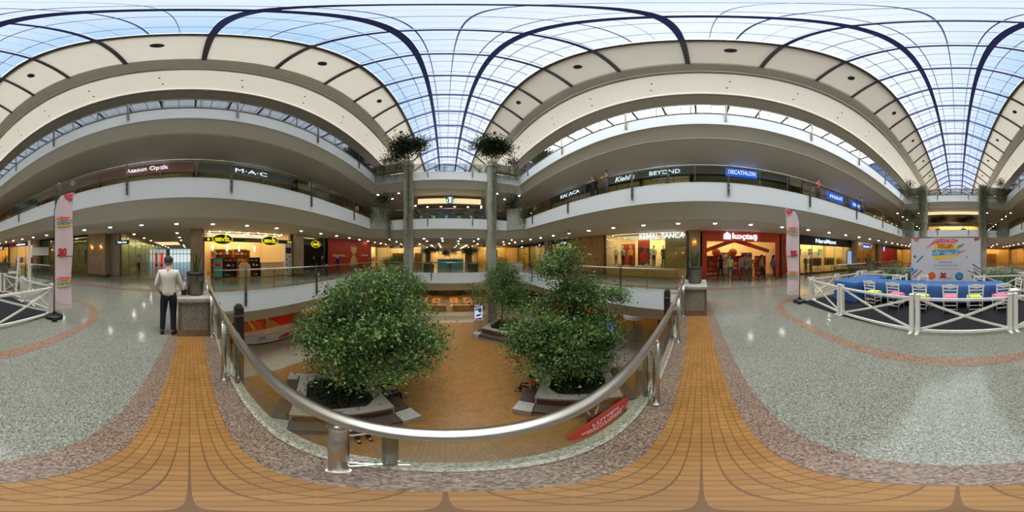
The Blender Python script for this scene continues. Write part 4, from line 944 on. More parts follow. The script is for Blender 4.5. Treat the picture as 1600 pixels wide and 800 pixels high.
lamps([(-7.6 + 1.1 * k, 17.3 + 1.9 * k) for k in range(4)] + [(-5.2, 17.6), (-5.0, 21)] + [(8.4 - 1.1 * k, 17.3 + 1.9 * k) for k in range(4)] + [(5.8, 17.6), (6, 21)], 5.55 + CE, 'middle level downlight beside the coffee shop', 'downlights coffee corner')
lamps([(-2.15 + 1.62 * k, 19.5) for k in range(5)], 7.798, 'downlight in the row over the coffee shop seats', 'downlights coffee row')
lamps([(10.0, -26 - 2.7 * k) for k in range(8)] + [(-8.8, -26 - 2.7 * k) for k in range(8)] + [(6.5, -27), (-5, -27), (6, -33), (-4.4, -33)], 5.55 + CE, 'middle level downlight of the far gallery', 'downlights far middle level')
lamps([(x, y) for x in (-9.6, 10.4) for y in range(-22, 20, 4)] + [(x, y) for x in (-5, -2, 1, 4, 6.6) for y in (18.6, 22, -27)], -1.95, 'lower level downlight', 'downlights lower level')
t = thing('ceiling_coffer', 'large cream glowing ceiling panel in the left side corridor', 'ceiling light', (-24, -3.1, CE))
b = MB(); b.box((-3.2, -1.9, -.06), (3.2, 1.9, -.002)); part('frame', b, M['cornice'], t); b = MB(); b.box((-2.9, -1.6, -.075), (2.9, 1.6, -.06)); part('diffuser', b, M['coffer'], t)
# uplights on columns
def sconce(x, y, z, rz, label):
    t = thing('wall_sconce', label, 'lamp', (x, y, z), rz, 'warm wall lamps')
    b = MB(); b.vpoly([(-.09, .1), (-.03, -.1), (.03, -.1), (.09, .1)], (0, -.09, 0), (1, 0, 0), .02); b.add([(-.03, -.09, -.1), (.03, -.09, -.1), (.02, 0, -.12), (-.02, 0, -.12)], [(0, 1, 2, 3)]); part('shade', b, M['gold'], t)
    b = MB(); b.box((-.05, -.07, .06), (.05, -.02, .09)); part('lamp', b, M['warmlamp'], t)

# ============================================================ SHOPS
def shop(label, wx, wy, rz, W, D, z=0.0, fh=.6, fmat='darkwall', wall='cream_wall', glass='shopglass', mull=3, lights=2, floor='court', H=CE, cat='shop front', frame='darksteel', jamb=.12, base=0.0, lmat='panel'):
    t = thing('shop_unit', label, cat, (wx, wy, z), rz); h = W / 2
    b = MB(); b.box((-h, D - .1, 0), (h, D, H)); part('back_wall', b, M[wall], t)
    for s_ in (-1, 1):
        b = MB(); b.box((min(s_ * h, s_ * (h - .1)), .0, 0), (max(s_ * h, s_ * (h - .1)), D, H)); part('side_wall', b, M[wall], t)
    b = MB(); b.box((-h, .02, .005), (h, D, .02)); part('shop_floor', b, M[floor], t)
    if fh: b = MB(); b.box((-h, -.08, H - fh), (h, .1, H - .002)); part('fascia_board', b, M[fmat], t)
    if base: b = MB(); b.box((-h, -.04, .02), (h, .08, base)); part('stall_riser', b, M[fmat], t)
    b = MB(); b.box((-h, -.05, 0), (-h + jamb, .06, H - fh)); b.box((h - jamb, -.05, 0), (h, .06, H - fh))
    for i in range(1, mull): x = -h + W * i / mull; b.box((x - .02, -.02, base), (x + .02, .02, H - fh))
    part('frame_bars', b, M[frame], t)
    if glass: b = MB(); b.box((-h + .1, -.008, base + .02), (h - .1, .008, H - fh)); part('glass_pane', b, M[glass], t)
    for i in range(lights):
        y = D * (i + .6) / (lights + .3); b = MB(); b.box((-h * .82, y - .05, H - .1), (h * .82, y + .05, H - .04)); part('light_strip', b, M[lmat], t); b = MB(); b.box((-h * .84, y - .08, H - .17), (h * .84, y - .065, H - .01)); part('light_baffle', b, M['white'], t)
    return t
XFL, XFR = -11.6, 12.2
LZ, RZ = R(90), R(-90)
def side(s_, y0, y1, label, D=4.5, **k): return shop(label, XFL if s_ < 0 else XFR, (y0 + y1) / 2, LZ if s_ < 0 else RZ, y1 - y0, D, **k)
def sign(s_, y, z, label, txt, h, wd, mat, board=None, bw=0, bh=0, cat='shop sign', off=.11, depth=.05, bold=0.0, shear=0.0, group=None, hang=False):
    x = (XFL + off) if s_ < 0 else (XFR - off)
    t = thing('shop_sign', label, cat, (x, y, z), LZ if s_ < 0 else RZ, group)
    if board: b = MB(); b.box((-bw / 2, .0, -bh / 2), (bw / 2, .05, bh / 2)); part('board', b, M[board], t)
    if off > .15:
        b = MB(); w2 = max(bw, wd) * .35
        for x_ in (-w2, w2):
            if hang: b.box((x_ - .012, -depth, 0), (x_ + .012, 0, CE - z % 5.55 - .002))
            else: b.box((x_ - .04, .0, -.04), (x_ + .04, off - .07, .04))
        part('hangers' if hang else 'mounts', b, M['darksteel'], t)
    text('lettering', txt, .4, (0, -depth / 2 - .001, 0), 0, M[mat], t, depth, bold, shear, width=wd, height=h); return t
# --- entrance level, left side
side(-1, .95, 8.35, 'green fascia fashion accessory shop with warm lit interior behind the left railing', fh=.0, glass=None, mull=1, lights=4, D=6)
side(-1, 9.3, 12.7, 'narrow green sign shop entrance between brown pillar and red hoarding', fh=.0, glass=None, mull=1, lights=2, D=5, wall='darkwall')
def hang_band(y0, y1, z0, z1, label):
    t = thing('hanging_fascia', label, 'sign band', (XFL + .1, (y0 + y1) / 2, z0), LZ); w_ = (y1 - y0) / 2
    b = MB(); b.box((-w_, -.04, 0), (w_, .04, z1 - z0)); part('board', b, M['sevil'], t)
    b = MB()
    for x in (-w_ + .25, w_ - .25): b.bar((x, 0, z1 - z0), (x, 0, CE - z0), .03)
    part('hangers', b, M['darksteel'], t); return t
t = hang_band(1.0, 8.3, 2.74, 3.04, 'long dark green sign board hanging across the wide shop opening'); text('lettering', 'www.sevil.com.tr', .2, (.35, -.05, .15), 0, M['gold'], t, .01, width=1.9, height=.17)
for x in (-3.3, -2.9, 3.3, 3.55): b = MB(); blob(b, ell(x, .15, .09, .09), -.045); part('round_print', b, M['sevily'], t)
t = hang_band(9.35, 12.6, 2.74, 3.04, 'short dark green sign board hanging over the narrow shop entrance')
def oval(y, z, rx, rz_, label):
    t = thing('oval_sign', label, 'shop sign', (XFL + .24, y, z), LZ); b = MB(); blob(b, ell(0, 0, rx, rz_, 36), 0, .08); part('rim', b, M['sevily'], t)
    b = MB(); blob(b, ell(0, 0, rx * .94, rz_ * .9, 36), -.012, .02); part('board', b, M['sevil'], t)
    text('lettering', 'SEVİL', .4, (0, -.03, -.04), 0, M['sevily'], t, .03, .02, width=rx * 1.55, height=rz_ * .9)
    b = MB(); blob(b, ell(rx * .3, rz_ * .62, rx * .09, rz_ * .2), -.035, .02); part('dot', b, M['sevily'], t)
oval(2.35, 2.9, .74, .38, 'large oval green sign with yellow lettering, nearer the first brown pillar')
oval(6.15, 2.9, .74, .38, 'second oval green sign with yellow lettering, nearer the second brown pillar'); oval(11.2, 2.85, .62, .34, 'smaller oval green sign with yellow lettering over the narrow entrance')
for i, (x, y, lab) in enumerate(((-11.5, .5, 'square brown stone pillar beside the left pedestal plant, before the corridor'), (-11.4, 8.85, 'square brown stone pillar between the two green sign openings'), (-11.9, -7.4, 'wide brown stone pillar with two warm wall lamps, left corridor corner'),
                            (12.1, .5, 'square brown stone pillar with warm wall lamp between shoe shop and red shop'), (12.1, -16.3, 'square stone pillar right of the black fascia shop, right side behind'), (-11.5, -15.5, 'stone pillar on the left side behind the left flag'), (12.2, -23, 'far stone pillar on the right walkway behind'), (12.1, 16.4, 'stone pillar on the right walkway near the front gallery'))):
    w_ = .42 if i != 2 else .85
    t = thing('stone_pillar', lab, 'pillar', (x, y, 0)); b = MB(); b.box((-.42, -w_, 0), (.42, w_, CE - .01)); part('shaft', b, M['stonecol'], t); b = MB(); b.box((-.45, -w_ - .03, 0), (.45, w_ + .03, .15)); b.box((-.44, -w_ - .02, 1.8), (.44, w_ + .02, 1.815)); part('plinth_and_joint', b, M['seatgrey'], t)
sconce(-11.48, -7.85, 2.35, LZ, 'warm wall lamp on the wide brown pillar, left one'); sconce(-11.48, -6.95, 2.35, LZ, 'warm wall lamp on the wide brown pillar, right one'); sconce(11.68, .5, 2.6, RZ, 'warm wall lamp on the pillar beside the red shop'); sconce(12.1, 12.5, 2.5, RZ, 'warm wall lamp between dark shop doors on the right'); sconce(-11.5, -12.9, 2.3, LZ, 'warm wall lamp beyond the left flag, near the red sign shop')
# red hoarding, slightly angled
a, c = Vector((-11.35, 12.95)), Vector((-9.6, 19.6)); L = (c - a).length; t = thing('red_hoarding', 'large red hoarding with hourglass picture and pale slogan on the left walkway', 'hoarding', (a.x, a.y, .004), math.atan2(c.y - a.y, c.x - a.x))
b = MB(); b.box((0, 0, 0), (L, .12, CE - .02)); part('board', b, M['redwall'], t)
text('lettering', 'Sürpriz Marka...', .3, (1.55, -.003, 1.75), 0, M['cream_wall'], t, .004, .01, width=1.9, height=.32); text('lettering', 'Çok Yakında!', .3, (5.6, -.003, 1.8), 0, M['cream_wall'], t, .004, .01, width=1.2, height=.28)
b = MB(); blob(b, [(3.1, 2.95), (3.1, 2.8), (4.3, 2.8), (4.3, 2.95)], -.004, mi=1); blob(b, [(3.15, 2.8), (3.3, 2.2), (3.65, 1.85), (3.75, 1.85), (4.1, 2.2), (4.25, 2.8)], -.004, mi=0); blob(b, [(3.65, 1.85), (3.2, 1.35), (3.1, .6), (4.3, .6), (4.2, 1.35), (3.75, 1.85)], -.004, mi=0); blob(b, [(3.1, .42), (4.3, .42), (4.3, .6), (3.1, .6)], -.004, mi=2)
part('hourglass_print', b, [M['gold'], M['greyp'], M['tealp']], t)
# corridor and glass shop on the left
t = shop('green tinted glass shop front along the left side corridor', -26.2, -5.6, PI, 27.5, 2.2, fh=.25, fmat='gold', glass='greenglass', mull=14, lights=3, wall='wallgrey')
t = shop('green tinted glass shop front facing the bridge left of the wide brown pillar', XFL, -11.6, LZ, 6.6, 7, fh=.2, glass='greenglass', mull=4, lights=2, wall='wallgrey')
sign(-1, -5.0, 2.75, 'small blue lit shop sign at the corridor glass shop', 'Tekin Acar', .16, .8, 'sign_w', 'navy', 1.1, .3, off=.2, hang=True)
t = thing('portrait_poster', 'round blue portrait poster inside the green glass shop behind the left flag', 'poster', (-12.6, -8.9, .9), LZ); b = MB(); b.box((-.55, 0, 0), (.55, .04, 1.5)); part('panel', b, M['tealp'], t); b = MB(); blob(b, ell(0, .8, .32, .42), -.004, mi=0); blob(b, ell(-.1, .95, .2, .3), -.006, mi=1); blob(b, ell(.16, .75, .12, .06), -.007, mi=0); part('portrait_print', b, [M['navy'], M['bluep']], t)
side(-1, -23, -15.9, 'red fascia clothing shop on the left walkway behind, red shirts in the window', fmat='redwall', fh=.55, glass=None, lights=3)
sign(-1, -19.4, 3.3, 'purple white lit lettering on the red fascia behind the left railing', 'collezione', .3, 2.4, 'sign_w', 'navy', 2.9, .45)
side(-1, -15.1, -14.95, 'dark narrow wall strip left of the green glass shop', glass=None, lights=0, mull=1, wall='darkwall', D=.5)
f = MB(); f.box((-45.9, .3, 0), (-11.7, .6, CE)); struct('wall_corridor', f, M['stonecol'])
t = thing('red_totem', 'narrow red lit totem at the far end of the left corridor', 'totem', (-29.5, -5.1, 0), R(90)); b = MB(); b.box((-.22, 0, .2), (.22, .25, 2.3)); part('lit_body', b, M['redglow'], t); b = MB(); b.box((-.26, -.03, 0), (.26, .28, .2)); part('base', b, M['darksteel'], t)
f = MB()
for i in range(7): f.box((X0 - .05, -5.6 + 5.9 * i / 6 - .06, 0), (X0 + .05, -5.6 + 5.9 * i / 6 + .06, CE))
f.box((X0 - .05, -5.6, 2.2), (X0 + .05, .3, 2.35)); struct('window_exit_frame', f, M['darksteel']); f = MB(); f.box((X0 - .01, -5.6, 0), (X0 + .01, .3, CE)); struct('window_exit', f, M['shopglass'])
# --- entrance level, right side
side(1, 1.05, 8.2, 'shoe and bag shop with mannequins, cream window and blue white lettering above', fh=.0, glass='shopglass', mull=1, lights=5, D=5.5, base=.75, fmat='gold')
sign(1, 3.05, 3.22, 'blue white lit letters KEMAL TANCA over the shoe shop window', 'KEMAL TANCA', .42, 3.5, 'sign_w', off=.2, bold=.006, hang=True)
t = thing('etched_panel', 'golden panel with fine shelves at the right end of the shoe shop window', 'panel', (12.35, 1.95, .8), RZ); b = MB(); b.box((-.85, 0, 0), (.85, .06, 2.4)); part('board', b, M['gold'], t); b = MB(); [b.box((-.7, -.004, .5 + .16 * i), (.7, 0, .51 + .16 * i)) for i in range(9)]; part('etched_print', b, M['wood'], t)
t = thing('wood_panelling', 'warm wood wall panelling left of the shoe shop', 'panelling', (12.0, 10.3, 0), RZ); b = MB(); b.box((-2.05, 0, 0), (2.05, .5, CE - .01)); part('panels', b, M['wood'], t)
b = MB(); [b.box((x - .008, -.004, 0), (x + .008, 0, CE - .02)) for x in (-1.3, -.4, .5, 1.4)]; part('joints', b, M['seatgrey'], t)
side(1, 12.45, 16.0, 'menswear shop with dark fascia right of the front gallery, KİP sign', fh=.5, fmat='darkwall', lights=3); sign(1, 13.5, 3.1, 'navy KİP sign nearest the wood panelling', 'KİP', .28, .75, 'sign_w', 'navy', 1.2, .5, off=.22)
side(1, 16.9, 21.5, 'shop with dark door and narrow navy sign near the front right corner', fh=.5, lights=2); sign(1, 18.4, 3.1, 'small navy sign with white mark above the dark door', 'Y', .3, .3, 'sign_w', 'navy', .9, .5, off=.22); 
side(1, 21.6, 26.5, 'orange lit shop front beyond the front right corner', fh=.5, lights=2, lmat='panel', wall='gold'); sign(1, 23.6, 3.1, 'second navy KİP sign farther from the wood panelling', 'KİP', .28, .75, 'sign_w', 'navy', 1.3, .5, off=.22)
side(1, 26.6, 36, 'golden lit window beyond the front right corner, farthest', fh=.6, lights=3, wall='gold')
side(-1, 20.2, 36, 'cream lit shop beyond the red hoarding on the left', fh=.4, lights=5, fmat='gold')
t = side(1, -6.3, -.05, 'wide red fronted home store with white house sign', fh=.78, fmat='kredwall', glass=None, mull=1, lights=5, D=9, frame='kredwall', jamb=.35, wall='cream_wall')
b = MB(); b.bar((-2.9, .5, 2.1), (-.6, .5, 2.95), .12, .3); b.bar((-.6, .5, 2.95), (2.4, .5, 2.1), .12, .3); part('gable_beam', b, M['kredwall'], t)
t = sign(1, -3.3, 3.2, 'white lit koçtaş lettering with house symbol on the red fascia', 'koçtaş', .58, 2.0, 'sign_w', off=.14, bold=.014); b = MB(); blob(b, [(-1.65, -.24), (-1.1, -.24), (-1.1, .12), (-1.375, .34), (-1.65, .12)], -.02, .05); part('house_symbol', b, M['sign_w'], t)
side(1, -16.0, -8.3, 'black fascia clothing shop with cream interior right of the right flag', fh=.85, lights=5, mull=5, base=.12, wall='cream_wall'); sign(1, -11.6, 3.17, 'blue white NaraMaxx lettering on the black fascia', 'NaraMaxx', .42, 2.9, 'sign_w', off=.14, bold=.004)
side(1, -8.25, -6.5, 'narrow plain wall strip hidden behind the right flag', glass=None, lights=0, mull=1, wall='kredwall', fmat='kredwall', D=1)
t = thing('advert_screen', 'bright portrait advertising screen on the black wall beside the clothing shop', 'screen', (12.02, -15.4, .6), RZ); b = MB(); b.box((-.45, 0, 0), (.45, .08, 1.75)); part('casing', b, M['darkwall'], t); b = MB(); b.box((-.4, -.01, .06), (.4, 0, 1.69)); part('display', b, glow('screen glow', (150, 170, 200), .8), t)
side(1, -22.5, -16.8, 'orange warm shop with blue lit sign, right side behind', fh=.0, lights=3, wall='wood', glass='shopglass'); sign(1, -19.2, 3.0, 'blue lit oval shop sign beyond the stone pillar, right side behind', 'Skechers', .24, 1.5, 'sign_w', 'sign_b', 1.9, .5, off=.2, hang=True)
side(1, -31, -23.5, 'red window shop on the far right walkway behind', fh=.5, lights=2, wall='redwall', glass=None); sign(1, -25, 2.9, 'tall narrow blue white sign on the far right walkway', 'I', .7, .2, 'sign_w', 'sign_b', .6, .9)
side(1, -42, -31.2, 'green and gold shop at the far right walkway end', fh=.5, lights=3, wall='gold'); sign(1, -35, 2.9, 'small blue lit sign at the far right walkway end', 'LCW', .4, 1.0, 'sign_w', 'sign_b', 1.6, .6)
side(-1, -34, -23.4, 'orange lit eatery on the far left walkway behind', fh=.5, lights=4, wall='gold', glass=None); sign(-1, -26, 3.0, 'white round lit sign of the far left eatery', 'U', .5, .5, 'sign_w', 'redwall', 2, .6)
side(-1, -48, -34.2, 'far left shop with purple lit logo behind', fh=.5, lights=3, wall='wood', glass=None); sign(-1, -37, 2.6, 'purple and white square logo sign on the far left walkway', '.C', .5, .6, 'sign_w', 'sign_b', 1.3, 1.3, off=.4)
# --- shops facing across the front and far halls
shop('warm cream shop front facing the front gallery, left of the corridor', -7.6, 25.5, 0, 7.8, 5, fh=.5, fmat='wood', lights=3, wall='cream_wall'); shop('dark wood shop front facing the front gallery, right of the corridor', 8.6, 25.5, 0, 7.2, 5, fh=.5, fmat='wood', lights=3, wall='gold')
shop('bright shop at the end of the front corridor', .6, 41, 0, 9, 4.5, fh=.5, fmat='gold', lights=4, wall='cream_wall', glass=None)
shop('warm lit shop facing the far gallery behind, right of the backdrop', 9, -34, PI, 6, 5, fh=.5, fmat='wood', lights=3, wall='gold', glass=None); shop('warm lit shop facing the far gallery behind, left of the backdrop', -8, -34, PI, 6.4, 5, fh=.5, fmat='wood', lights=3, wall='gold', glass=None)
shop('bright shop at the end of the hall behind the backdrop', .6, -50, PI, 12, 5, fh=.5, fmat='gold', lights=4, wall='cream_wall', glass=None)
for x in (-2.4, 3.6):
    t = thing('strip_light', f'long ceiling strip light of the front corridor, {"left" if x < 0 else "right"} one', 'light', (x, 33, CE - .08)); b = MB(); b.box((-.1, -6, 0), (.1, 6, .078)); part('housing', b, M['white'], t); b = MB(); b.box((-.08, -5.9, -.02), (.08, 5.9, 0)); part('diffuser', b, M['panel'], t)
# --- middle level
z1 = 5.55
def sideM(s_, y0, y1, label, fh=.85, **k): k.setdefault('lmat', 'dimpanel'); return side(s_, y0, y1, label, D=3.0, z=z1, fh=fh, **k)
sideM(-1, -7.05, .3, 'red fascia optician on the middle level, left gallery', fmat='redwall', lights=2); sign(-1, -3.1, z1 + 3.18, 'white lit Atasun Optik lettering on the red fascia, middle level', 'Atasun Optik', .5, 3.2, 'sign_w', bold=.004)
sideM(-1, .7, 8.3, 'black fascia cosmetics shop on the middle level, left gallery', lights=1); sign(-1, 4.6, z1 + 3.1, 'white lit M·A·C lettering on the black fascia, middle level', 'M·A·C', .36, 2.6, 'sign_w')
sideM(-1, 9.0, 16.2, 'dark window restaurant on the middle level, left gallery', fmat='brownwall', fh=.3, lights=1, wall='brownwall')
sideM(-1, -15.5, -7.2, 'dark brown shop front on the middle level, left gallery behind', fmat='brownwall', lights=1, wall='redwall'); sideM(-1, -23.5, -15.6, 'dim shop front on the middle level, far left gallery behind', fmat='darkwall', lights=2, wall='gold')
sideM(-1, -40, -23.6, 'warm lit shop on the middle level beyond the far left corner', fmat='brownwall', lights=3, wall='gold'); sideM(-1, 16.3, 34, 'dim brown wall shop beyond the front left corner, middle level', fmat='brownwall', lights=1, wall='wood')
for (s_, y, lab) in ((-1, -9.0, 'round white disc sign above the left flag, middle level'), (-1, 9.6, 'round white disc sign next to the black cosmetics fascia, middle level')):
    t = thing('disc_sign', lab, 'sign', (XFL + 1.2, y, z1 + 2.75), LZ); b = MB(); b.tube([(0, -.04, 0), (0, .04, 0)], .3, 24); part('disc', b, M['white'], t, True); b = MB(); b.tube([(0, 0, .28), (0, 0, CE - 2.76)], .015, 6); part('hanger', b, M['darksteel'], t)
sideM(1, 9.0, 16.2, 'black fascia homeware shop on the middle level, right gallery', lights=2, wall='cream_wall'); sign(1, 12.7, z1 + 3.12, 'white lit KARACA lettering with round crest, middle level', 'KARACA', .4, 2.9, 'sign_w')
sideM(1, 4.75, 8.1, 'black fascia skincare shop with script lettering, middle level right', lights=2); sign(1, 6.2, z1 + 3.15, 'white script lettering Kiehl’s on black, middle level right', 'Kiehl’s', .5, 1.8, 'sign_w', shear=.3)
sideM(1, .8, 4.7, 'dark green fascia shop with pale interior, middle level right', fmat='teal_b', lights=4); sign(1, 2.8, z1 + 3.15, 'white lit BEYOND lettering with green leaf on teal, middle level', 'BEYOND', .38, 2.4, 'sign_w')
sideM(1, -7.2, .7, 'dark wide shop front with running figure pictures, middle level right', lights=1, wall='wallgrey'); sign(1, -3.05, z1 + 3.05, 'blue lit DECATHLON sign, middle level right', 'DECATHLON', .38, 2.1, 'sign_w', 'sign_b', 2.5, .75, off=.2)
sideM(1, -18.6, -8.6, 'orange lit clothing shop on the middle level, right gallery behind', fmat='brownwall', fh=.2, lights=3, wall='wood'); sign(1, -13.0, z1 + 2.8, 'nearer blue white mavi sign on the middle level, right gallery behind', 'mavi', .5, 1.9, 'sign_w', 'sign_b', 2.6, .9, off=.2); sign(1, -16.9, z1 + 2.8, 'farther blue white mavi sign on the middle level, right gallery behind', 'mavi', .5, 1.7, 'sign_w', 'sign_b', 2.4, .9, off=.2)
sideM(1, -8.5, -7.3, 'grey textured wall strip before the orange shop, middle level right', glass=None, lights=0, mull=1, wall='wallgrey', fmat='wallgrey'); sideM(1, -40, -18.7, 'dim shops of the far right gallery behind, middle level', fmat='brownwall', lights=3, wall='gold'); sideM(1, 16.3, 34, 'dim brown wall shop beyond the front right corner, middle level', fmat='brownwall', lights=1, wall='wood')
# coffee shop over the front gallery
t = thing('coffee_shop_soffit', 'wood soffit with long cream light box over the front gallery seats', 'soffit', (.48, 19.2, z1 + 2.25), 0)
b = MB(); b.box((-3.8, 0, .55), (3.8, .2, 1.34)); b.box((-3.8, 0, .0), (3.8, .2, .12)); b.box((-3.8, .2, 0), (3.8, 3.8, .12)); part('soffit_board', b, M['brownwall'], t)
b = MB(); b.box((-3.75, -.04, .3), (3.75, .0, .98)); part('light_box', b, M['creamglow'], t)
t = thing('round_logo_sign', 'round green white coffee shop emblem hanging before the cream light box', 'shop sign', (.55, 19.0, z1 + 2.98), 0)
b = MB(); blob(b, ell(0, 0, .5, .5, 40), 0, .06); part('disc_plate', b, M['darkwall'], t); b = MB(); b.box((-.02, .0, .45), (.02, .05, CE - 2.985)); part('hanger', b, M['darksteel'], t); b = MB(); blob(b, ell(0, 0, .5, .5, 40), -.002, .02); part('disc', b, pmat('emblem green', (20, 84, 70), .4, emis=(30, 120, 110), es=.5), t)
b = MB(); blob(b, ell(0, -.12, .3, .3, 24), -.01, mi=1); blob(b, [(-.44, -.1), (-.3, .16), (-.26, -.1), (-.3, -.34)], -.01); blob(b, [(.3, -.34), (.26, -.1), (.3, .16), (.44, -.1)], -.01); blob(b, [(-.2, .16), (-.24, .36), (-.1, .28), (0, .42), (.1, .28), (.24, .36), (.2, .16)], -.012); blob(b, ell(0, .06, .14, .17), -.014); blob(b, [(-.1, -.1), (-.2, -.4), (.2, -.4), (.1, -.1)], -.014); part('crowned_figure_print', b, [pmat('emblem white', (230, 240, 240), .4, emis=(220, 240, 240), es=.8), pmat('emblem blue', (90, 150, 180), .4)], t)
f = MB(); f.box((-11, 29, z1), (12, 29.2, z1 + CE)); struct('wall_front', f, M['wallgrey'])
t = shop('dim window wall at the back of the coffee shop, middle level', .5, 27, 0, 12, 1.8, z=z1, fh=.6, fmat='brownwall', lights=1, wall='tealp', mull=6)
# far gallery behind, middle level
t = thing('light_cove', 'long cream lit ceiling cove above the far gallery behind', 'ceiling light', (.6, -26.2, z1 + 2.9), PI); b = MB(); b.box((-4.3, 0, 0), (4.3, .15, .68)); part('soffit_board', b, M['brownwall'], t); b = MB(); b.box((-4.2, -.03, .08), (4.2, 0, .6)); part('light_box', b, M['creamglow'], t)
shop('pale counter shop behind the potted trees, far gallery middle level', .6, -36, PI, 12, 4, z=z1, fh=.8, fmat='gold', lights=4, wall='cream_wall', glass=None)
t = thing('service_counter', 'white counter with turquoise lit front, far gallery middle level', 'counter', (.6, -31, z1), PI); b = MB(); b.box((-2.2, 0, 0), (2.2, .7, 1.0)); part('body', b, M['white'], t); b = MB(); b.box((-1.5, -.02, .3), (1.5, 0, .8)); part('lit_front', b, glow('turquoise glow', (20, 150, 140), .7), t)
# far red canopy above the top level behind
t = thing('arched_canopy', 'arched reddish steel canopy beam above the far top level behind', 'canopy', (.3, -30, 11.1)); xs = np.linspace(-7.2, 7.4, 15)
b = MB()
for a_, c_ in zip(xs, xs[1:]): b.bar((a_, 0, 2.9 + .8 * (1 - (a_ / 7.4) ** 2)), (c_, 0, 2.9 + .8 * (1 - (c_ / 7.4) ** 2)), .15, .3)
part('beam', b, M['redwall'], t)
b = MB()
for a_, c_ in zip(xs, xs[1:]): b.bar((a_, 0, 1.7 + .8 * (1 - (a_ / 7.4) ** 2)), (c_, 0, 1.7 + .8 * (1 - (c_ / 7.4) ** 2)), .15, .12)
part('lower_chord', b, M['bronze'], t)
for x in (-7, -5, -2, 0, 2, 5, 7): b = MB(); b.bar((x, 0, 0), (x, 0, 3.9), .12); part('post', b, M['darksteel'], t)
b = MB(); b.box((-7, -.02, 1.9), (7, .02, 3.0)); part('screen', b, M['ring'], t)
# --- lower level
zl = -5.5; HL = 3.55
def sideL(s_, y0, y1, label, **k): return shop(label, XFL if s_ < 0 else 13.4, (y0 + y1) / 2, LZ if s_ < 0 else RZ, y1 - y0, 4, z=zl, H=HL, **k)
sideL(-1, -24, 3.8, 'dim shop fronts of the lower level left side under the bridge', fh=.5, lights=1, wall='brownwall'); t = sideL(-1, 3.9, 8.6, 'children play shop on the lower level with slides and curved counter', fh=.3, fmat='brownwall', glass=None, lights=2, wall='redwall', mull=1)
sideL(-1, 9.4, 24, 'shop front on the lower level left side behind the broad tree', fh=.5, lights=3, wall='cream_wall')
t = thing('stone_pillar', 'beige stone pillar at the right end of the play shop, lower level', 'pillar', (-11.3, 9.0, zl)); b = MB(); b.box((-.4, -.4, 0), (.4, .4, HL)); part('shaft', b, M['stonecol'], t); b = MB(); b.box((-.43, -.43, 0), (.43, .43, .15)); part('plinth', b, M['seatgrey'], t)
t = thing('play_slide', 'colourful green, yellow and red slide inside the lower level play shop', 'slide', (-13, 5.4, zl), LZ)
for i, (mt, x) in enumerate((('yellowp', -.75), ('orange', -.25), ('red', .25), ('greenp', .9))): b = MB(); b.bar((x - .6, .4, 2.9), (x + .7, -.4, .5), .45, .08); part('lane', b, M[mt], t)
b = MB(); [b.bar((x, .5, 0), (x, .5, 3.0), .1) for x in (-1.4, 1.3)]; b.bar((-1.4, .5, 2.6), (1.3, .5, 2.6), .1); part('frame', b, M['red'], t)
t = thing('curved_counter', 'white curved counter with lettering and cake pictures before the play shop', 'counter', (-11.0, 6.2, zl), LZ); n = 20; P_ = [(-2.3 + 4.6 * i / n, .35 * math.cos(PI * (i / n - .5)) * -1) for i in range(n + 1)]
b = MB(); b.prism([(x, y) for x, y in P_] + [(2.3, .5), (-2.3, .5)], .15, .95); part('front', b, M['white'], t); b = MB(); b.prism([(x * 1.02, y - .04) for x, y in P_] + [(2.35, .55), (-2.35, .55)], .95, 1.0); part('top', b, M['lightgranite'], t); b = MB(); b.prism([(x * .98, y + .05) for x, y in P_] + [(2.2, .5), (-2.2, .5)], 0, .15); part('kick', b, M['seatgrey'], t)
text('lettering', 'GO', .3, (-1.1, -.36, .68), 0, M['black'], t, .004, .01, width=.5, height=.22); text('lettering', 'eğlence dünyası', .2, (-1.0, -.37, .45), 0, M['greyp'], t, .004, width=1.2, height=.12)
b = MB(); blob(b, ell(.9, .5, .35, .2), -.37, mi=0); blob(b, ell(1.5, .55, .25, .22), -.34, mi=1); blob(b, ell(.45, .4, .2, .12), -.38, mi=2); part('cake_print', b, [M['redwall'], M['gold'], M['pinkred']], t)
sideL(1, -24, 3.4, 'dim shop fronts of the lower level right side under the bridge', fh=.5, lights=1, wall='brownwall'); sideL(1, 3.5, 9.4, 'beige shop front on the lower level right side below the shoe shop', fh=.4, lights=1, wall='cream_wall', fmat='wallgrey')
sideL(1, 9.8, 13.6, 'lower level shop with orange lit displays seen through the right tree', fh=.4, fmat='wood', lights=2, wall='gold', glass=None); sideL(1, 14.2, 20, 'lower level shop with glowing orange display beyond the far right tree', fh=.4, fmat='wood', lights=2, wall='wood', glass=None)
for i, (x, y, z, lab) in enumerate(((13.9, 16.8, -4.2, 'glowing orange display unit in the lower level shop beyond the far right tree'), (13.9, 11.9, -4.5, 'glowing orange display unit seen through the near right tree, left one'), (13.9, 10.4, -4.9, 'glowing orange display unit seen through the near right tree, right one'))):
    t = thing('display_unit', lab, 'display', (x, y, zl), RZ); b = MB(); b.box((-.7, 0, 0), (.7, .5, 2.0)); part('cabinet', b, M['wood'], t); b = MB(); b.box((-.6, -.02, .5), (.6, 0, 1.8)); part('lit_shelves', b, M['orangeglow'], t)
    b = MB(); [b.box((-.62, -.1, .5 + .4 * q), (.62, -.02, .53 + .4 * q)) for q in range(4)]; part('shelf_edges', b, M['wood'], t)
t = thing('kiddie_ride', 'dark kiosk with blue neon rings beside the near right tree, lower level', 'arcade machine', (11.0, 6.9, zl), R(-60)); b = MB(); b.box((-.4, -.3, 0), (.4, .3, 2.1)); part('cabinet', b, M['navy'], t)
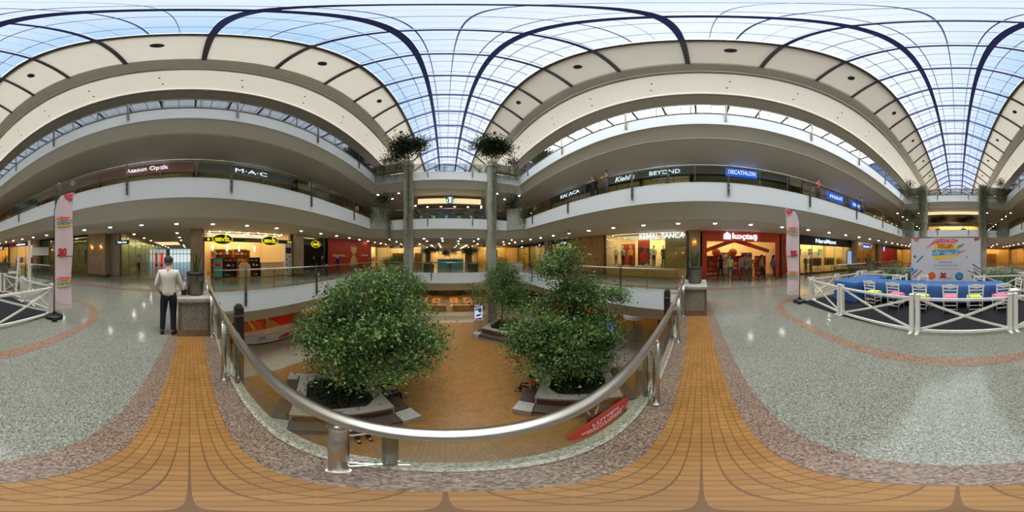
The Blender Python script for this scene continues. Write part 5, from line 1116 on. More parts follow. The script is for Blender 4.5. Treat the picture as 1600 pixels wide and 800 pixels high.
for z in (.7, 1.25, 1.8):
    b = MB(); b.tube([(.2 * math.cos(a), -.32, z + .2 * math.sin(a)) for a in np.linspace(0, 2 * PI, 15)], .02, 6); part('neon_ring', b, M['neon'], t)
t = thing('round_kiosk', 'small round kiosk with printed canopy on the lower level right side', 'kiosk', (12.0, 5.2, zl)); b = MB(); b.lathe([(.5, 0), (.5, .95), (.56, .97), (.56, 1.02)], n=24); part('counter', b, M['lightgranite'], t); b = MB(); b.lathe([(.95, 2.1), (.95, 2.35), (.2, 2.6)], n=24); part('canopy', b, M['white'], t); b = MB(); b.lathe([(.04, .9), (.04, 2.3)], n=8); part('pole', b, M['darksteel'], t)
f = MB(); f.box((X0, Y1 - .1, zl), (X1, Y1, -1.95)); f.box((-12, 28.4, zl), (14, 28.6, -1.95)); struct('wall_front', f, M['wood'])
for i_, y_ in enumerate((21.6, 24.6)):  # lamps added to brighten and warm the dark table area
    t = thing('added_table_lamp', f'long added warm lamp over the {["front", "rear"][i_]} row of orange tables, lower level', 'light', (.8, y_, -2.1)); b = MB(); b.box((-5.2, -.12, .02), (5.2, .12, .14)); part('housing', b, M['white'], t); b = MB(); b.box((-5.1, -.1, .0), (5.1, .1, .02)); part('diffuser', b, M['panel'], t)
# restaurant seating in the court front
f = MB(); f.box((-6.5, 18.6, -5.496), (7, 19.9, -5.49)); struct('trim_inlay', f, M['lightgranite'])
for i, (x0, x1) in enumerate(((-3.3, -1.7), (-1.6, .1), (.9, 2.4), (2.5, 4.9))):
    t = thing('seating_booth', f'low wooden booth partition of the lower level restaurant, {ORD[i]} from the left', 'booth', ((x0 + x1) / 2, 20.6, zl)); w_ = (x1 - x0) / 2
    b = MB(); b.box((-w_, -.1, 0), (w_, .1, .75)); part('front_panel', b, M['wood'], t); b = MB(); b.box((-w_, .12, 0), (w_, .6, .42)); part('seat', b, M['brownwall'], t); b = MB(); b.box((-w_, -.12, .75), (w_, .12, .79)); part('cap', b, M['gold'], t)
tb = None; k = 0
for y in (22.2, 24.2):
    for x in (-3.2, -1.3, 1.2, 3.2, 4.9):
        k += 1; lab = f'orange topped table in the {"front" if y < 23 else "rear"} row of the lower level restaurant, {ORD[(k - 1) % 5]} from the left'
        if tb is None:
            tb = thing('dining_table', lab, 'table', (x, y, zl), 0, 'orange restaurant tables'); b = MB(); b.box((-.62, -.4, .72), (.62, .4, .76)); part('tabletop', b, pmat('orange laminate', (222, 130, 40), .4), tb); b = MB(); b.bar((0, 0, 0), (0, 0, .72), .08); part('pedestal', b, M['darksteel'], tb); b = MB(); b.box((-.3, -.2, 0), (.3, .2, .03)); part('foot', b, M['darksteel'], tb)
        else: dup(tb, (x, y, zl), 0, lab)
        for q, dx in enumerate((-.35, .35)): dup(ch, (x + dx, y - .62, zl), 0, f'dark small restaurant chair at the {ORD[(k - 1) % 5]} orange table, {"front" if y < 23 else "rear"} row, {"left" if q == 0 else "right"}')
t = thing('hedge_planter', 'long dark green hedge at the back of the lower level restaurant', 'hedge', (.8, 26.5, zl)); b = MB(); b.box((-4.2, -.3, 0), (4.2, .3, .6)); part('trough', b, M['wood'], t); V, F = leaves([(x, 0, 1.2) for x in np.linspace(-4, 4, 9)], [(.7, .35, .6)] * 9, 5000, .16, 3); link('foliage', mesh_np('foliage', V, F, M['leafdark']), t)
p = at(747, 500, z=zl); t = thing('lit_totem', 'slim lit advertising totem with blue and red picture in the lower court', 'totem', (p.x, p.y - .2, zl + .006), R(-10))
b = MB(); b.box((-.46, -.06, 0), (.46, .1, 1.95)); part('casing', b, M['steel'], t); b = MB(); b.box((-.41, -.07, .1), (.41, -.06, 1.88)); part('display', b, glow('totem glow', (196, 206, 232), .8), t)
b = MB(); blob(b, [(-.3, .5), (.2, .6), (.34, .9), (-.2, .75)], -.073, mi=0); blob(b, ell(.15, 1.3, .2, .3), -.073, mi=0); blob(b, [(-.36, 1.2), (-.05, 1.3), (-.05, 1.5), (-.36, 1.4)], -.074, mi=1); blob(b, [(-.36, 1.55), (.0, 1.6), (.0, 1.75), (-.36, 1.7)], -.074, mi=1); blob(b, [(-.36, .15), (.36, .15), (.36, .4), (-.36, .3)], -.073, mi=1); part('picture_print', b, [M['bluep'], M['red']], t)

# ============================================================ GOODS AND FURNITURE IN THE SHOPS
SHN = [0]
def shelf(x, y, z, rz, w_, h, nlev, mat, label, cols, seed, group, goods=True, short=''):
    SHN[0] += 1; shn = SHN[0]
    t = thing('display_shelf', label, 'shelf', (x, y, z), rz, group)
    b = MB(); b.box((-w_ / 2, -.18, 0), (-w_ / 2 + .03, .18, h)); b.box((w_ / 2 - .03, -.18, 0), (w_ / 2, .18, h)); b.box((-w_ / 2, .15, 0), (w_ / 2, .18, h)); b.box((-w_ / 2, -.18, h - .03), (w_ / 2, .18, h)); part('carcass', b, M[mat], t)
    rg = random.Random(seed); c_, s_ = math.cos(rz), math.sin(rz)
    for i in range(nlev):
        zz = h * (i + .25) / nlev; b = MB(); b.box((-w_ / 2, -.18, zz - .02), (w_ / 2, .15, zz)); part('shelf_board', b, M[mat], t)
        xx = -w_ / 2 + .12; kk = 0
        while goods and xx < w_ / 2 - .1:
            ww = rg.uniform(.15, .3); kk += 1; hh = rg.uniform(.1, h / nlev * .6)
            key = (rg.choice(cols), rg.randrange(3))
            me = GOODS.get(key)
            if me is None:
                m_ = MB(); 
                if key[1] == 0: m_.box((-.5, -.4, 0), (.5, .4, 1)); m_.box((-.52, -.42, .82), (.52, .42, .9))
                elif key[1] == 1: m_.lathe([(.4, 0), (.5, .05), (.5, .6), (.25, .8), (.25, 1.0)], n=10)
                else: m_.lathe([(.3, 0), (.5, .3), (.42, .8), (.3, .82)], n=10); m_.tube([(-.3, 0, .8), (-.2, 0, 1.0), (.2, 0, 1.0), (.3, 0, .8)], .04, 5)
                me = m_.mesh('shop_product', M[key[0]]); GOODS[key] = me
            o = link('shop_product', me, None, (x + xx * c_ - (-.02) * s_, y + xx * s_ + (-.02) * c_, z + zz), (0, 0, rz)); o.scale = (ww, .2, hh)
            tag(o, f'{CN.get(key[0], key[0])} {["box", "bottle", "bag"][key[1]]}, {ordw(kk)} on board {ordw(i + 1)} of {short or group}', 'product', 'products on the ' + group); xx += ww + .08
    return t
GOODS = {}
CN = dict(greyp='grey', pinkred='pink red', tealp='teal', greenp='green', gold='golden')
gc = ['red', 'white', 'orange', 'gold', 'greyp', 'pinkred', 'tealp']
for i, (x, y, h, mt) in enumerate(((-12.6, 2.2, 1.5, 'wood_dark'), (-12.5, 3.2, 1.55, 'wood_dark'), (-12.5, 5.2, 1.55, 'wood_dark'), (-13.6, 2.9, 2.2, 'wood'), (-13.9, 4.6, 2.2, 'wood'), (-16.9, 3.0, 2.4, 'wood'), (-16.9, 5.4, 2.4, 'wood'))):
    shelf(x, y, .02, LZ, 1.0 if i < 3 else 1.5, h, 4, mt, f'product shelf inside the green sign shop, {["dark front", "dark front", "dark front", "wooden middle", "wooden middle", "tall rear", "tall rear"][i]} unit {["by the first pillar", "left of the arch", "right of the arch", "left", "right", "left", "right"][i]}', gc, i, 'shelves of the green sign shop', short=['dark unit by the first pillar', 'dark unit left of the arch', 'dark unit right of the arch', 'wooden middle unit, left', 'wooden middle unit, right', 'tall rear unit, left', 'tall rear unit, right'][i])
t = thing('poster_stand', 'turquoise and orange sale poster stand in the green sign shop doorway', 'poster', (-11.9, 2.1, .02), LZ); b = MB(); b.box((-.36, 0, .1), (.36, .05, 1.45)); part('board', b, M['tealp'], t); b = MB(); b.box((-.34, -.004, .9), (.34, 0, 1.2)); part('stripe_print', b, M['orange'], t); text('lettering', '50', .3, (0, -.008, 1.0), 0, M['black'], t, .003, .01, width=.34, height=.22); b = MB(); b.bar((-.25, .05, 0), (-.25, .05, .2), .04); b.bar((.25, .05, 0), (.25, .05, .2), .04); part('feet', b, M['darksteel'], t)
t = thing('arched_display', 'cream arched display board in the middle of the green sign shop', 'display', (-11.95, 4.25, .02), LZ); b = MB(); blob(b, [(-.45, 0)] + [(.45, 0)] + [(.45 * math.cos(a), .75 + .45 * math.sin(a)) for a in np.linspace(0, PI, 14)], 0, .2); part('board', b, M['cream_wall'], t); text('lettering', 'T', .3, (0, -.012, .75), 0, M['gold'], t, .01, .01, width=.4, height=.2)
t = thing('beige_counter', 'beige sales counter at the right side of the green sign shop', 'counter', (-12.3, 6.9, .02), LZ); b = MB(); b.box((-1.1, 0, 0), (1.1, .6, 1.1)); part('body', b, M['cream_wall'], t); b = MB(); b.box((-1.15, -.04, 1.1), (1.15, .64, 1.15)); part('top', b, M['gold'], t)
t = thing('advert_poster', 'tall poster panel with perfume pictures beside the second brown pillar', 'poster', (-11.5, 8.0, .02), LZ); b = MB(); b.box((-.34, 0, 0), (.34, .1, 2.7)); part('board', b, M['banner'], t); b = MB(); blob(b, [(-.28, 1.9), (.28, 1.9), (.28, 2.4), (-.28, 2.4)], -.004, mi=0); [blob(b, ell(-.15 + .3 * (k_ % 2), .5 + .22 * k_, .07, .09), -.004, mi=1) for k_ in range(6)]; part('picture_print', b, [M['darkwall'], M['greyp']], t)
for y in (1.9, 3.2, 4.4, 6.0):
    t = thing('suspended_tube_light', f'vertical white tube lamp hanging in the green sign shop, {ORD[[1.9, 3.2, 4.4, 6.0].index(y)]} from the left', 'lamp', (-14.2 + .5 * (y % 2), y, 2.15)); b = MB(); b.tube([(0, 0, 0), (0, 0, .45)], .05, 8); part('tube', b, M['panel'], t); b = MB(); b.tube([(0, 0, .45), (0, 0, 1.4)], .008, 5); part('cable', b, M['darksteel'], t)
# small spot lamps inside both near shops
b = MB(); b.lathe([(.06, 0), (.05, -.03), (.045, -.03)], n=10, mi=0); b.lathe([(.045, -.031), (.02, -.04)], n=10, mi=1); spm = b.mesh('shop_spotlight', [M['white'], M['lamp']])
for (xa, lab, g) in ((XFL - .6, 'front row spotlight of the green sign shop', 'spotlights green sign shop'), (XFL - 1.8, 'rear row spotlight of the green sign shop', 'spotlights green sign shop'), (XFR + .7, 'front row spotlight of the shoe shop', 'spotlights shoe shop'), (XFR + 1.8, 'rear row spotlight of the shoe shop', 'spotlights shoe shop')):
    for k in range(9): o = link('shop_spotlight', spm, None, (xa + .15 * (k % 2), 1.5 + .78 * k, CE - .002)); tag(o, f'{lab}, {ordw(k + 1)} from the bridge', 'light', g)
# shoe shop: plinth, mannequins, poster, tables, shoes
t = thing('window_plinth', 'long cream plinth with shoes in the shoe shop window', 'plinth', (12.9, 4.6, .02), RZ); b = MB(); b.box((-3.2, -.4, 0), (3.2, .5, .78)); part('body', b, M['cream_wall'], t); b = MB(); b.box((-3.25, -.45, .78), (3.25, .55, .82)); part('top', b, M['white'], t)
def mannequin(x, y, z, rz, tops, legs, label):
    t = thing('mannequin', label, 'mannequin', (x, y, z), rz, 'mannequins of the shoe shop')
    b = MB(); b.lathe([(.04, 1.42), (.045, 1.5), (.06, 1.54), (.085, 1.62), (.088, 1.7), (.07, 1.77), (.03, 1.8)], n=14, sy=1.15); part('head', b, M['plaster_white'], t, True)
    b = MB(); b.lathe([(.13, .88), (.12, 1.0), (.15, 1.2), (.175, 1.36), (.12, 1.43), (.045, 1.46)], n=16, sy=.62); 
    for s_ in (-1, 1): b.tube([(s_ * .17, 0, 1.38), (s_ * .22, .0, 1.12), (s_ * .2, .06, .88)], [.055, .045, .032], 8)
    part('shirt', b, M[tops], t, True)
    b = MB()
    for s_ in (-1, 1): b.tube([(s_ * .07, 0, .92), (s_ * .085, .01, .5), (s_ * .09, 0, .08)], [.09, .065, .045], 10)
    part('trousers', b, M[legs], t, True)
    for s_ in (-1, 1):
        b = MB(); b.ball((s_ * .2, .07, .84), (.025, .03, .05), 5); part('hand', b, M['plaster_white'], t, True)
        b = MB(); b.ball((s_ * .09, .05, .045), (.045, .11, .045), 6); part('shoe', b, M['seatgrey'], t, True)
    b = MB(); b.lathe([(.18, 0), (.18, .012)], n=20); part('base_plate', b, M['steel'], t)
for i, (y, tp, lg, lab) in enumerate(((6.8, 'banner', 'darkwall', 'mannequin in a grey white shirt before the red panel of the shoe shop'), (6.1, 'yellowp', 'wood_dark', 'mannequin in a bright yellow shirt in the shoe shop window'), (3.9, 'plaster_white', 'darkwall', 'mannequin in a white shirt right of the poster in the shoe shop window'), (3.1, 'seatgrey', 'darkwall', 'mannequin in a grey brown top, rightmost in the shoe shop window'), (7.5, 'plaster_white', 'seatgrey', 'pale mannequin at the left edge of the shoe shop window'))):
    mannequin(13.0 + .15 * (i % 2), y, .845, RZ + PI + PI + R(180), tp, lg, lab)
t = thing('red_backdrop', 'red backing panel behind the left mannequins of the shoe shop', 'panel', (13.9, 6.7, .02), RZ); b = MB(); b.box((-.7, 0, 0), (.7, .06, 2.8)); part('board', b, M['red'], t); b = MB(); b.box((-.74, .0, 2.8), (.74, .08, 2.86)); part('cap', b, M['white'], t)
t = thing('fashion_poster', 'dark red fashion picture with figures in the middle of the shoe shop', 'poster', (13.5, 5.0, .85), RZ); b = MB(); b.box((-.55, 0, 0), (.55, .05, 2.25)); part('board', b, M['seatgrey'], t); b = MB(); [blob(b, q, -.004 - .001 * i, mi=i % 3) for i, q in enumerate(([(-.4, .3), (.3, .3), (.4, 1.0), (.1, 1.5), (-.3, 1.2)], ell(.1, 1.62, .12, .16), ell(-.2, 1.35, .11, .14), [(-.5, 1.7), (.5, 1.5), (.5, 2.2), (-.5, 2.2)]))]; part('picture_print', b, [M['redwall'], M['ring'], M['navy']], t)
t = thing('round_table_display', 'round wooden display table at the right of the shoe shop window', 'table', (13.1, 2.6, .845)); b = MB(); b.lathe([(.75, .5), (.78, .52), (.78, .56)], n=28); part('tabletop', b, M['gold'], t); b = MB(); b.lathe([(.2, 0), (.14, .1), (.14, .5)], n=16); part('foot', b, M['cream_wall'], t)
b = MB(); b.ball((0, .02, .05), (.045, .14, .04), 6); b.ball((0, -.08, .08), (.042, .06, .06), 5); shoe = b.mesh('display_shoe', M['wood_dark'], True); b = MB(); b.box((-.14, -.06, 0), (.14, .06, .18)); b.tube([(-.08, 0, .18), (-.06, 0, .3), (.06, 0, .3), (.08, 0, .18)], .012, 5); bagm = b.mesh('display_bag', M['ring'])
for k in range(20):
    y = 7.6 - .32 * k; bag = k % 4 == 2
    o = link('display_bag' if bag else 'display_shoe', (bagm if bag else shoe).copy(), None, (12.62 + .16 * (k % 2), y, .845), (0, 0, RZ + R(30 * (k % 3)))); o.data.materials.clear(); o.data.materials.append(M[['wood_dark', 'white', 'gold', 'darkwall', 'cream_wall', 'redwall'][k % 6]])
    tag(o, f'{["brown", "white", "golden", "black", "cream", "red"][k % 6]} {"handbag" if bag else "shoe"} on the window plinth, item {ordw(k + 1)} from the left', 'bag' if bag else 'shoe', ('bags' if bag else 'shoes') + ' on the window plinth')
for i, y in enumerate((2.6, 3.4, 5.8)): shelf(17.2, y + .2, .02, RZ, 1.4, 2.5, 6, 'white', f'white product shelf at the back of the shoe shop, {ORD[i]} from the right', gc, 30 + i, 'shelves at the back of the shoe shop', short=f'{ORD[i]} white shelf from the right, shoe shop')
# clothes rails
CM2 = dict(seatgrey='grey brown', redwall='dark red', darkwall='black', yellowp='yellow', plaster_white='cream', banner='pale grey')
def clothes(x, y, z, rz, n, cols, label, g, hang=1.25):
    t = thing('clothes_rail', label, 'clothes rail', (x, y, z), rz); L = n * .13 + .3
    b = MB(); b.tube([(-L / 2, 0, 0), (-L / 2, 0, 1.5), (L / 2, 0, 1.5), (L / 2, 0, 0)], .018, 6); part('rail', b, M['darksteel'], t); b = MB(); b.bar((-L / 2, -.25, .02), (-L / 2, .25, .02), .03); b.bar((L / 2, -.25, .02), (L / 2, .25, .02), .03); part('feet', b, M['darksteel'], t)
    c_, s_ = math.cos(rz), math.sin(rz)
    for k in range(n):
        col = cols[k % len(cols)]; key = ('garment', col)
        if key not in GOODS:
            m_ = MB(); m_.prism([(-.03, -.22), (.03, -.22), (.035, .22), (-.03, .22)], -.85, -.1); m_.add([(-.03, -.22, -.1), (.03, -.22, -.1), (.03, .22, -.1), (-.03, .22, -.1), (-.01, -.05, .0), (.01, -.05, .0), (.01, .05, .0), (-.01, .05, .0)], [(0, 1, 5, 4), (1, 2, 6, 5), (2, 3, 7, 6), (3, 0, 4, 7), (4, 5, 6, 7)]); GOODS[key] = m_.mesh('garment', M[col])
        lx = -L / 2 + .2 + .13 * k; o = link('garment', GOODS[key], None, (x + lx * c_, y + lx * s_, z + 1.47), (0, 0, rz + R(12 * ((k % 3) - 1)))); tag(o, f'{CN.get(col, CM2.get(col, col))} garment, {ordw(k + 1)} on the {g}', 'garment', f'garments on the {g}')
clothes(13.2, -11.2, .05, RZ, 9, ['seatgrey', 'redwall', 'darkwall'], 'clothes rail with dark and red garments in the black fascia shop, left', 'left rail of the black fascia shop')
clothes(13.3, -13.2, .05, RZ, 10, ['seatgrey', 'gold', 'leafcloth' if 'leafcloth' in M else 'greyp'], 'clothes rail with grey garments in the black fascia shop, middle', 'middle rail of the black fascia shop')
clothes(13.4, -14.9, .05, RZ, 8, ['yellowp', 'gold', 'plaster_white'], 'clothes rail with yellow garments in the black fascia shop, right', 'right rail of the black fascia shop')
clothes(13.0, 13.6, .05, RZ, 8, ['banner', 'darkwall'], 'clothes rail with jackets in the KİP window', 'rail in the menswear window'); clothes(-12.6, -18.2, .05, LZ, 8, ['red', 'redwall'], 'clothes rail with red shirts in the red fascia shop behind', 'rail of red shirts'); clothes(-12.6, -20.6, .05, LZ, 8, ['red', 'white'], 'second clothes rail with red shirts in the red fascia shop', 'second rail of red shirts')
for i in range(5): shelf(13.6 + .7 * (i % 2), -.9 - 1.05 * i, .02, RZ, 1.0, 1.7 + .3 * (i % 2), 4, 'white' if i % 2 else 'kredwall', f'garden and home goods shelf in the red home store, {ORD[i]} from the left', ['red', 'greenp', 'white', 'gold', 'greyp', 'orange'], 60 + i, 'shelves of the red home store', short=f'{ORD[i]} shelf from the left, red store')
for i, y in enumerate((-1.2, -2.6)):
    t = thing('pendant_lantern', f'orange round lantern hanging in the red home store, {["left", "right"][i]} one', 'lantern', (13.3, y, 2.0)); b = MB(); b.ball((0, 0, 0), (.36, .36, .32), 8); part('shade', b, M['orange'], t, True); b = MB(); b.tube([(0, 0, .3), (0, 0, 1.58)], .01, 5); part('cord', b, M['black'], t)
for i in range(4): shelf(-8.5 + 1.9 * i * .95, 29.8, .02, 0, 1.5, 2.2, 5, 'wood', f'shelf in the warm shop facing the front gallery, {ORD[i]} from the left', gc, 80 + i, 'shelves of the warm front shop', False) if i < 3 else None
for i in range(6): clothes([-12.9, -13.4][i % 2], 22 + 2.2 * i, .05, LZ, 8, [['orange', 'gold'], ['redwall', 'plaster_white'], ['white', 'gold']][i % 3], f'clothes rail in the cream shop beyond the red hoarding, {ORD[i]} from the hoarding', f'{ORD[i]} rail beyond the hoarding')
mq = [o for o in bpy.data.objects if o.name.startswith('mannequin') and not o.parent]
def mqs(src, x, y, z, rz, lab, tops): 
    r = dup(mq[src], (x, y, z), rz, lab, 'mannequins in the shop windows')
    for c in bpy.data.objects:
        if c.parent == r and c.name.startswith('shirt'): smat(c, M[tops])
for k, (x, y, rz, lab, tp) in enumerate(((12.9, -9.6, R(90), 'mannequin in a grey coat left in the black fascia shop window', 'seatgrey'), (12.9, -10.2, R(90), 'mannequin in a red top left in the black fascia shop window', 'redwall'), (12.9, 12.9, R(90), 'mannequin in a dark suit in the KİP window, right', 'darkwall'), (12.9, 14.9, R(90), 'mannequin in a pale jacket in the KİP window, left', 'banner'),
     (12.9, 15.5, R(90), 'mannequin in a brown jacket in the KİP window, far left', 'seatgrey'), (12.9, 22.6, R(90), 'mannequin in orange in the orange lit shop window', 'orange'), (12.9, 24.6, R(90), 'mannequin in yellow in the orange lit shop window', 'yellowp'), (12.9, -18.4, R(90), 'mannequin in dark clothes in the orange warm shop behind', 'darkwall'),
     (12.9, -20.6, R(90), 'mannequin in red in the orange warm shop behind', 'red'), (-12.3, -16.8, R(-90), 'mannequin in a red shirt in the red fascia shop, right', 'red'), (-12.3, -22.0, R(-90), 'mannequin in white in the red fascia shop, left', 'plaster_white'), (-6.2, 26.4, PI, 'mannequin in cream in the shop window facing the front gallery, right', 'cream_wall'), (-9.0, 26.4, PI, 'mannequin in teal in the shop window facing the front gallery, left', 'tealp'),
     (-12.4, 9.9, R(-90), 'mannequin in black beside the narrow green sign entrance', 'darkwall'))):
    mqs(k % 4, x, y, .03, rz, lab, tp)
for k, (x, y, z, rz, w_, h_, lab) in enumerate(((16.4, -9.6, 2.2, RZ, .6, .8, 'framed fashion picture on the back wall of the black fascia shop, left'), (16.4, -11.2, 2.2, RZ, .6, .8, 'framed fashion picture on the back wall of the black fascia shop, second'), (16.4, -12.9, 2.2, RZ, .6, .8, 'framed fashion picture on the back wall of the black fascia shop, third'), (16.4, -14.6, 2.2, RZ, .6, .8, 'framed fashion picture on the back wall of the black fascia shop, right'),
     (16.2, -19.5, 2.2, RZ, 1.6, .8, 'wide dark picture in the orange warm shop behind'), (-16.0, 24, 2.0, LZ, 1.4, 1.0, 'colourful picture in the cream shop beyond the red hoarding, near'), (-16.0, 28, 2.0, LZ, 1.4, 1.0, 'colourful picture in the cream shop beyond the red hoarding, far'))):
    t = thing('wall_picture', lab, 'picture', (x, y, z), rz); b = MB(); b.box((-w_ / 2, -.02, -h_ / 2), (w_ / 2, .02, h_ / 2)); part('frame', b, M['darkwall'], t); b = MB(); b.box((-w_ / 2 + .04, -.03, -h_ / 2 + .04), (w_ / 2 - .04, -.018, h_ / 2 - .04)); part('print', b, M[['banner', 'ring', 'greyp', 'tealp'][k % 4]], t)
for k, (x, y, rz, mt, lab) in enumerate(((-8.8, 30.1, 0, 'wood', 'tall shelf in the cream shop facing the front gallery, left'), (15.6, 14.0, RZ, 'wood', 'tall dark shelf at the back of the KİP shop'), (15.4, 19.2, RZ, 'wood_dark', 'tall dark shelf behind the dark door shop'), (15.8, 30, RZ, 'white', 'white shelf behind the golden lit window'), (9, -38.6, PI, 'wood', 'wood shelf in the warm far shop right of the backdrop'), (-8, -38.6, PI, 'wood', 'wood shelf in the warm far shop left of the backdrop'), (-15.2, -27, LZ, 'white', 'white shelf in the orange eatery behind'), (15.8, -27, RZ, 'white', 'white shelf in the red window shop behind'), (16.3, -13.2, RZ, 'white', 'white shelf along the back of the black fascia shop'))):
    shelf(x, y, .02, rz, 2.6, 2.2, 5, mt, lab, gc, 120 + k, 'shelves of the distant shops', k == 1, short=['', 'tall shelf in the menswear shop', '', 'white shelf behind golden window', 'wood shelf, far right shop', 'wood shelf, far left shop'][k] if k < 6 else '')
# --- front hall: pots, small trees, kiosk, escalator like sculpture stand
for i, (px, py, lab) in enumerate(((668, 423, 'wide grey pot behind the front railing, left one'), (744, 421, 'wide grey pot behind the front railing, right one'))):
    t = thing('floor_pot', lab, 'pot', (-1.95 + 5.1 * i, 17.6, .003)); b = MB(); b.lathe([(.4, 0), (.42, .05), (.45, .8), (.47, .82), (.47, .9), (.42, .9), (.4, .8)], n=28); part('pot', b, M['pot'], t, True); b = MB(); b.lathe([(.4, .78), (.38, .84)], n=20); part('soil', b, M['soil'], t)
for i, (x, y, s_, lab) in enumerate(((-1.9, 21.5, 1.15, 'small potted tree in the front hall, left one'), (.6, 23.5, .75, 'small potted tree in the front hall, middle one, above the kiosk'), (3.3, 21.5, 1.25, 'small potted tree in the front hall, right one'))):
    t = thing('floor_pot', 'round grey tub of the ' + lab.replace(', above the kiosk', ''), 'pot', (x, y, .003)); b = MB(); b.lathe([(.38, 0), (.42, .55), (.42, .62), (.36, .62), (.34, .56)], n=24); part('pot', b, M['pot'], t, True); b = MB(); b.lathe([(.35, .5), (.3, .57)], n=16); part('soil', b, M['soil'], t)
    tree('potted_tree', lab, 'tree', (x, y, .56), [(x, y, .56), (x + .05, y, 1.3), (x - .03, y, 1.9)], [(x - .3, y, 2.25, .8 * s_, .6 * s_, .42 * s_), (x + .5, y, 2.4, .6 * s_, .5 * s_, .35 * s_)], 2600, .12, 200 + i, 'leafdark', r=.045)
for i, (x, y, s_, lab) in enumerate(((3.2, -26.5, .9, 'spreading potted tree on the far gallery behind, middle level, left one'), (-1.0, -26.5, 1.2, 'spreading potted tree on the far gallery behind, middle level, right one'))):
    t = thing('floor_pot', 'tub of the ' + ['left', 'right'][i] + ' potted tree, far gallery middle level', 'pot', (x, y, z1 + .003)); b = MB(); b.lathe([(.38, 0), (.42, .55), (.42, .62), (.36, .62), (.34, .56)], n=24); part('pot', b, M['pot'], t, True); b = MB(); b.lathe([(.35, .5), (.3, .57)], n=16); part('soil', b, M['soil'], t)
    tree('potted_tree', lab, 'tree', (x, y, z1 + .56), [(x, y, z1 + .56), (x + .05, y, z1 + 1.2), (x, y, z1 + 1.7)], [(x - .3, y, z1 + 2.3, .9 * s_, .6, .45 * s_), (x + .5, y, z1 + 2.2, .8 * s_, .5, .4 * s_)], 2200, .16, 210 + i, 'leafdark', r=.05)
for i, (x, y) in enumerate(((-6.8, 19.5), (-5.4, 19.0), (6.6, 19.3))):
    t = tree('flower_shrub', ['leafy shrub in the front left corner behind the railing', 'orange leaved shrub in the front left corner behind the railing', 'low leafy shrub in the front right corner behind the railing'][i], 'shrub', (x, y, .003), [(x, y, .003), (x, y, .5), (x, y, .8)], [(x, y, 1.0, .8, .6, .55)], 1500, .14, 220 + i, 'leaf', r=.03)
t = thing('drinks_kiosk', 'pale turquoise kiosk counter in the middle of the front hall', 'kiosk', (.8, 27.5, .004)); b = MB(); b.box((-2.1, -1, 0), (2.1, -.7, 1.15)); b.box((-2.1, .7, 0), (2.1, 1, 1.15)); part('counter', b, M['tealp'], t); b = MB(); b.box((-2.15, -1.05, 1.15), (2.15, -.65, 1.2)); b.box((-2.15, .65, 1.15), (2.15, 1.05, 1.2)); part('worktop', b, M['white'], t)
for sx in (-1.9, 1.9): b = MB(); b.bar((sx, 0, 0), (sx, 0, 2.5), .08); part('post', b, M['steel'], t)
b = MB(); b.box((-2.0, -.6, 2.5), (2.0, .6, 2.8)); part('canopy', b, M['white'], t)
t = thing('direction_sign', 'blue overhead direction sign in the front left hall', 'sign', (-6.3, 20.3, 2.72)); b = MB(); b.box((-.9, -.04, 0), (.9, .04, .3)); part('board', b, M['navy'], t); b = MB(); b.bar((-.7, 0, .3), (-.7, 0, CE - 2.72), .02); b.bar((.7, 0, .3), (.7, 0, CE - 2.72), .02); part('hangers', b, M['darksteel'], t); text('lettering', '< ÇIKIŞ', .2, (0, -.045, .15), 0, M['sign_w'], t, .004, width=.9, height=.14)
t = thing('advert_screen', 'oval portrait screen on the right side of the front hall', 'screen', (7.6, 24.9, .5), R(0)); b = MB(); b.box((-.6, 0, -.497), (.6, .2, 2.2)); part('casing', b, M['darkwall'], t); b = MB(); blob(b, ell(0, 1.1, .42, .8), -.01, .02); part('display', b, glow('oval glow', (190, 200, 220), .9), t)
for i, x in enumerate((-3.4, -2.0, -.6, .8, 2.2, 3.6)):   # sofas of the coffee shop
    t = thing('lounge_sofa', f'dark green armchair of the coffee shop, {ORD[i]} from the left', 'armchair', (x, 18.2, z1 + .003), R((-1) ** i * 12), 'armchairs of the coffee shop'); b = MB(); b.box((-.4, -.35, .12), (.4, .35, .42)); part('seat', b, M['bronze'], t); b = MB(); b.box((-.4, -.42, .12), (.4, -.28, .85)); part('backrest', b, M['bronze'], t)
    for s_ in (-1, 1): b = MB(); b.box((s_ * .46 - .07, -.38, .12), (s_ * .46 + .07, .35, .6)); part('armrest', b, M['bronze'], t)
    b = MB(); [b.box((sx * .35 - .03, sy * .28 - .03, 0), (sx * .35 + .03, sy * .28 + .03, .12)) for sx in (-1, 1) for sy in (-1, 1)]; part('legs', b, M['black'], t)

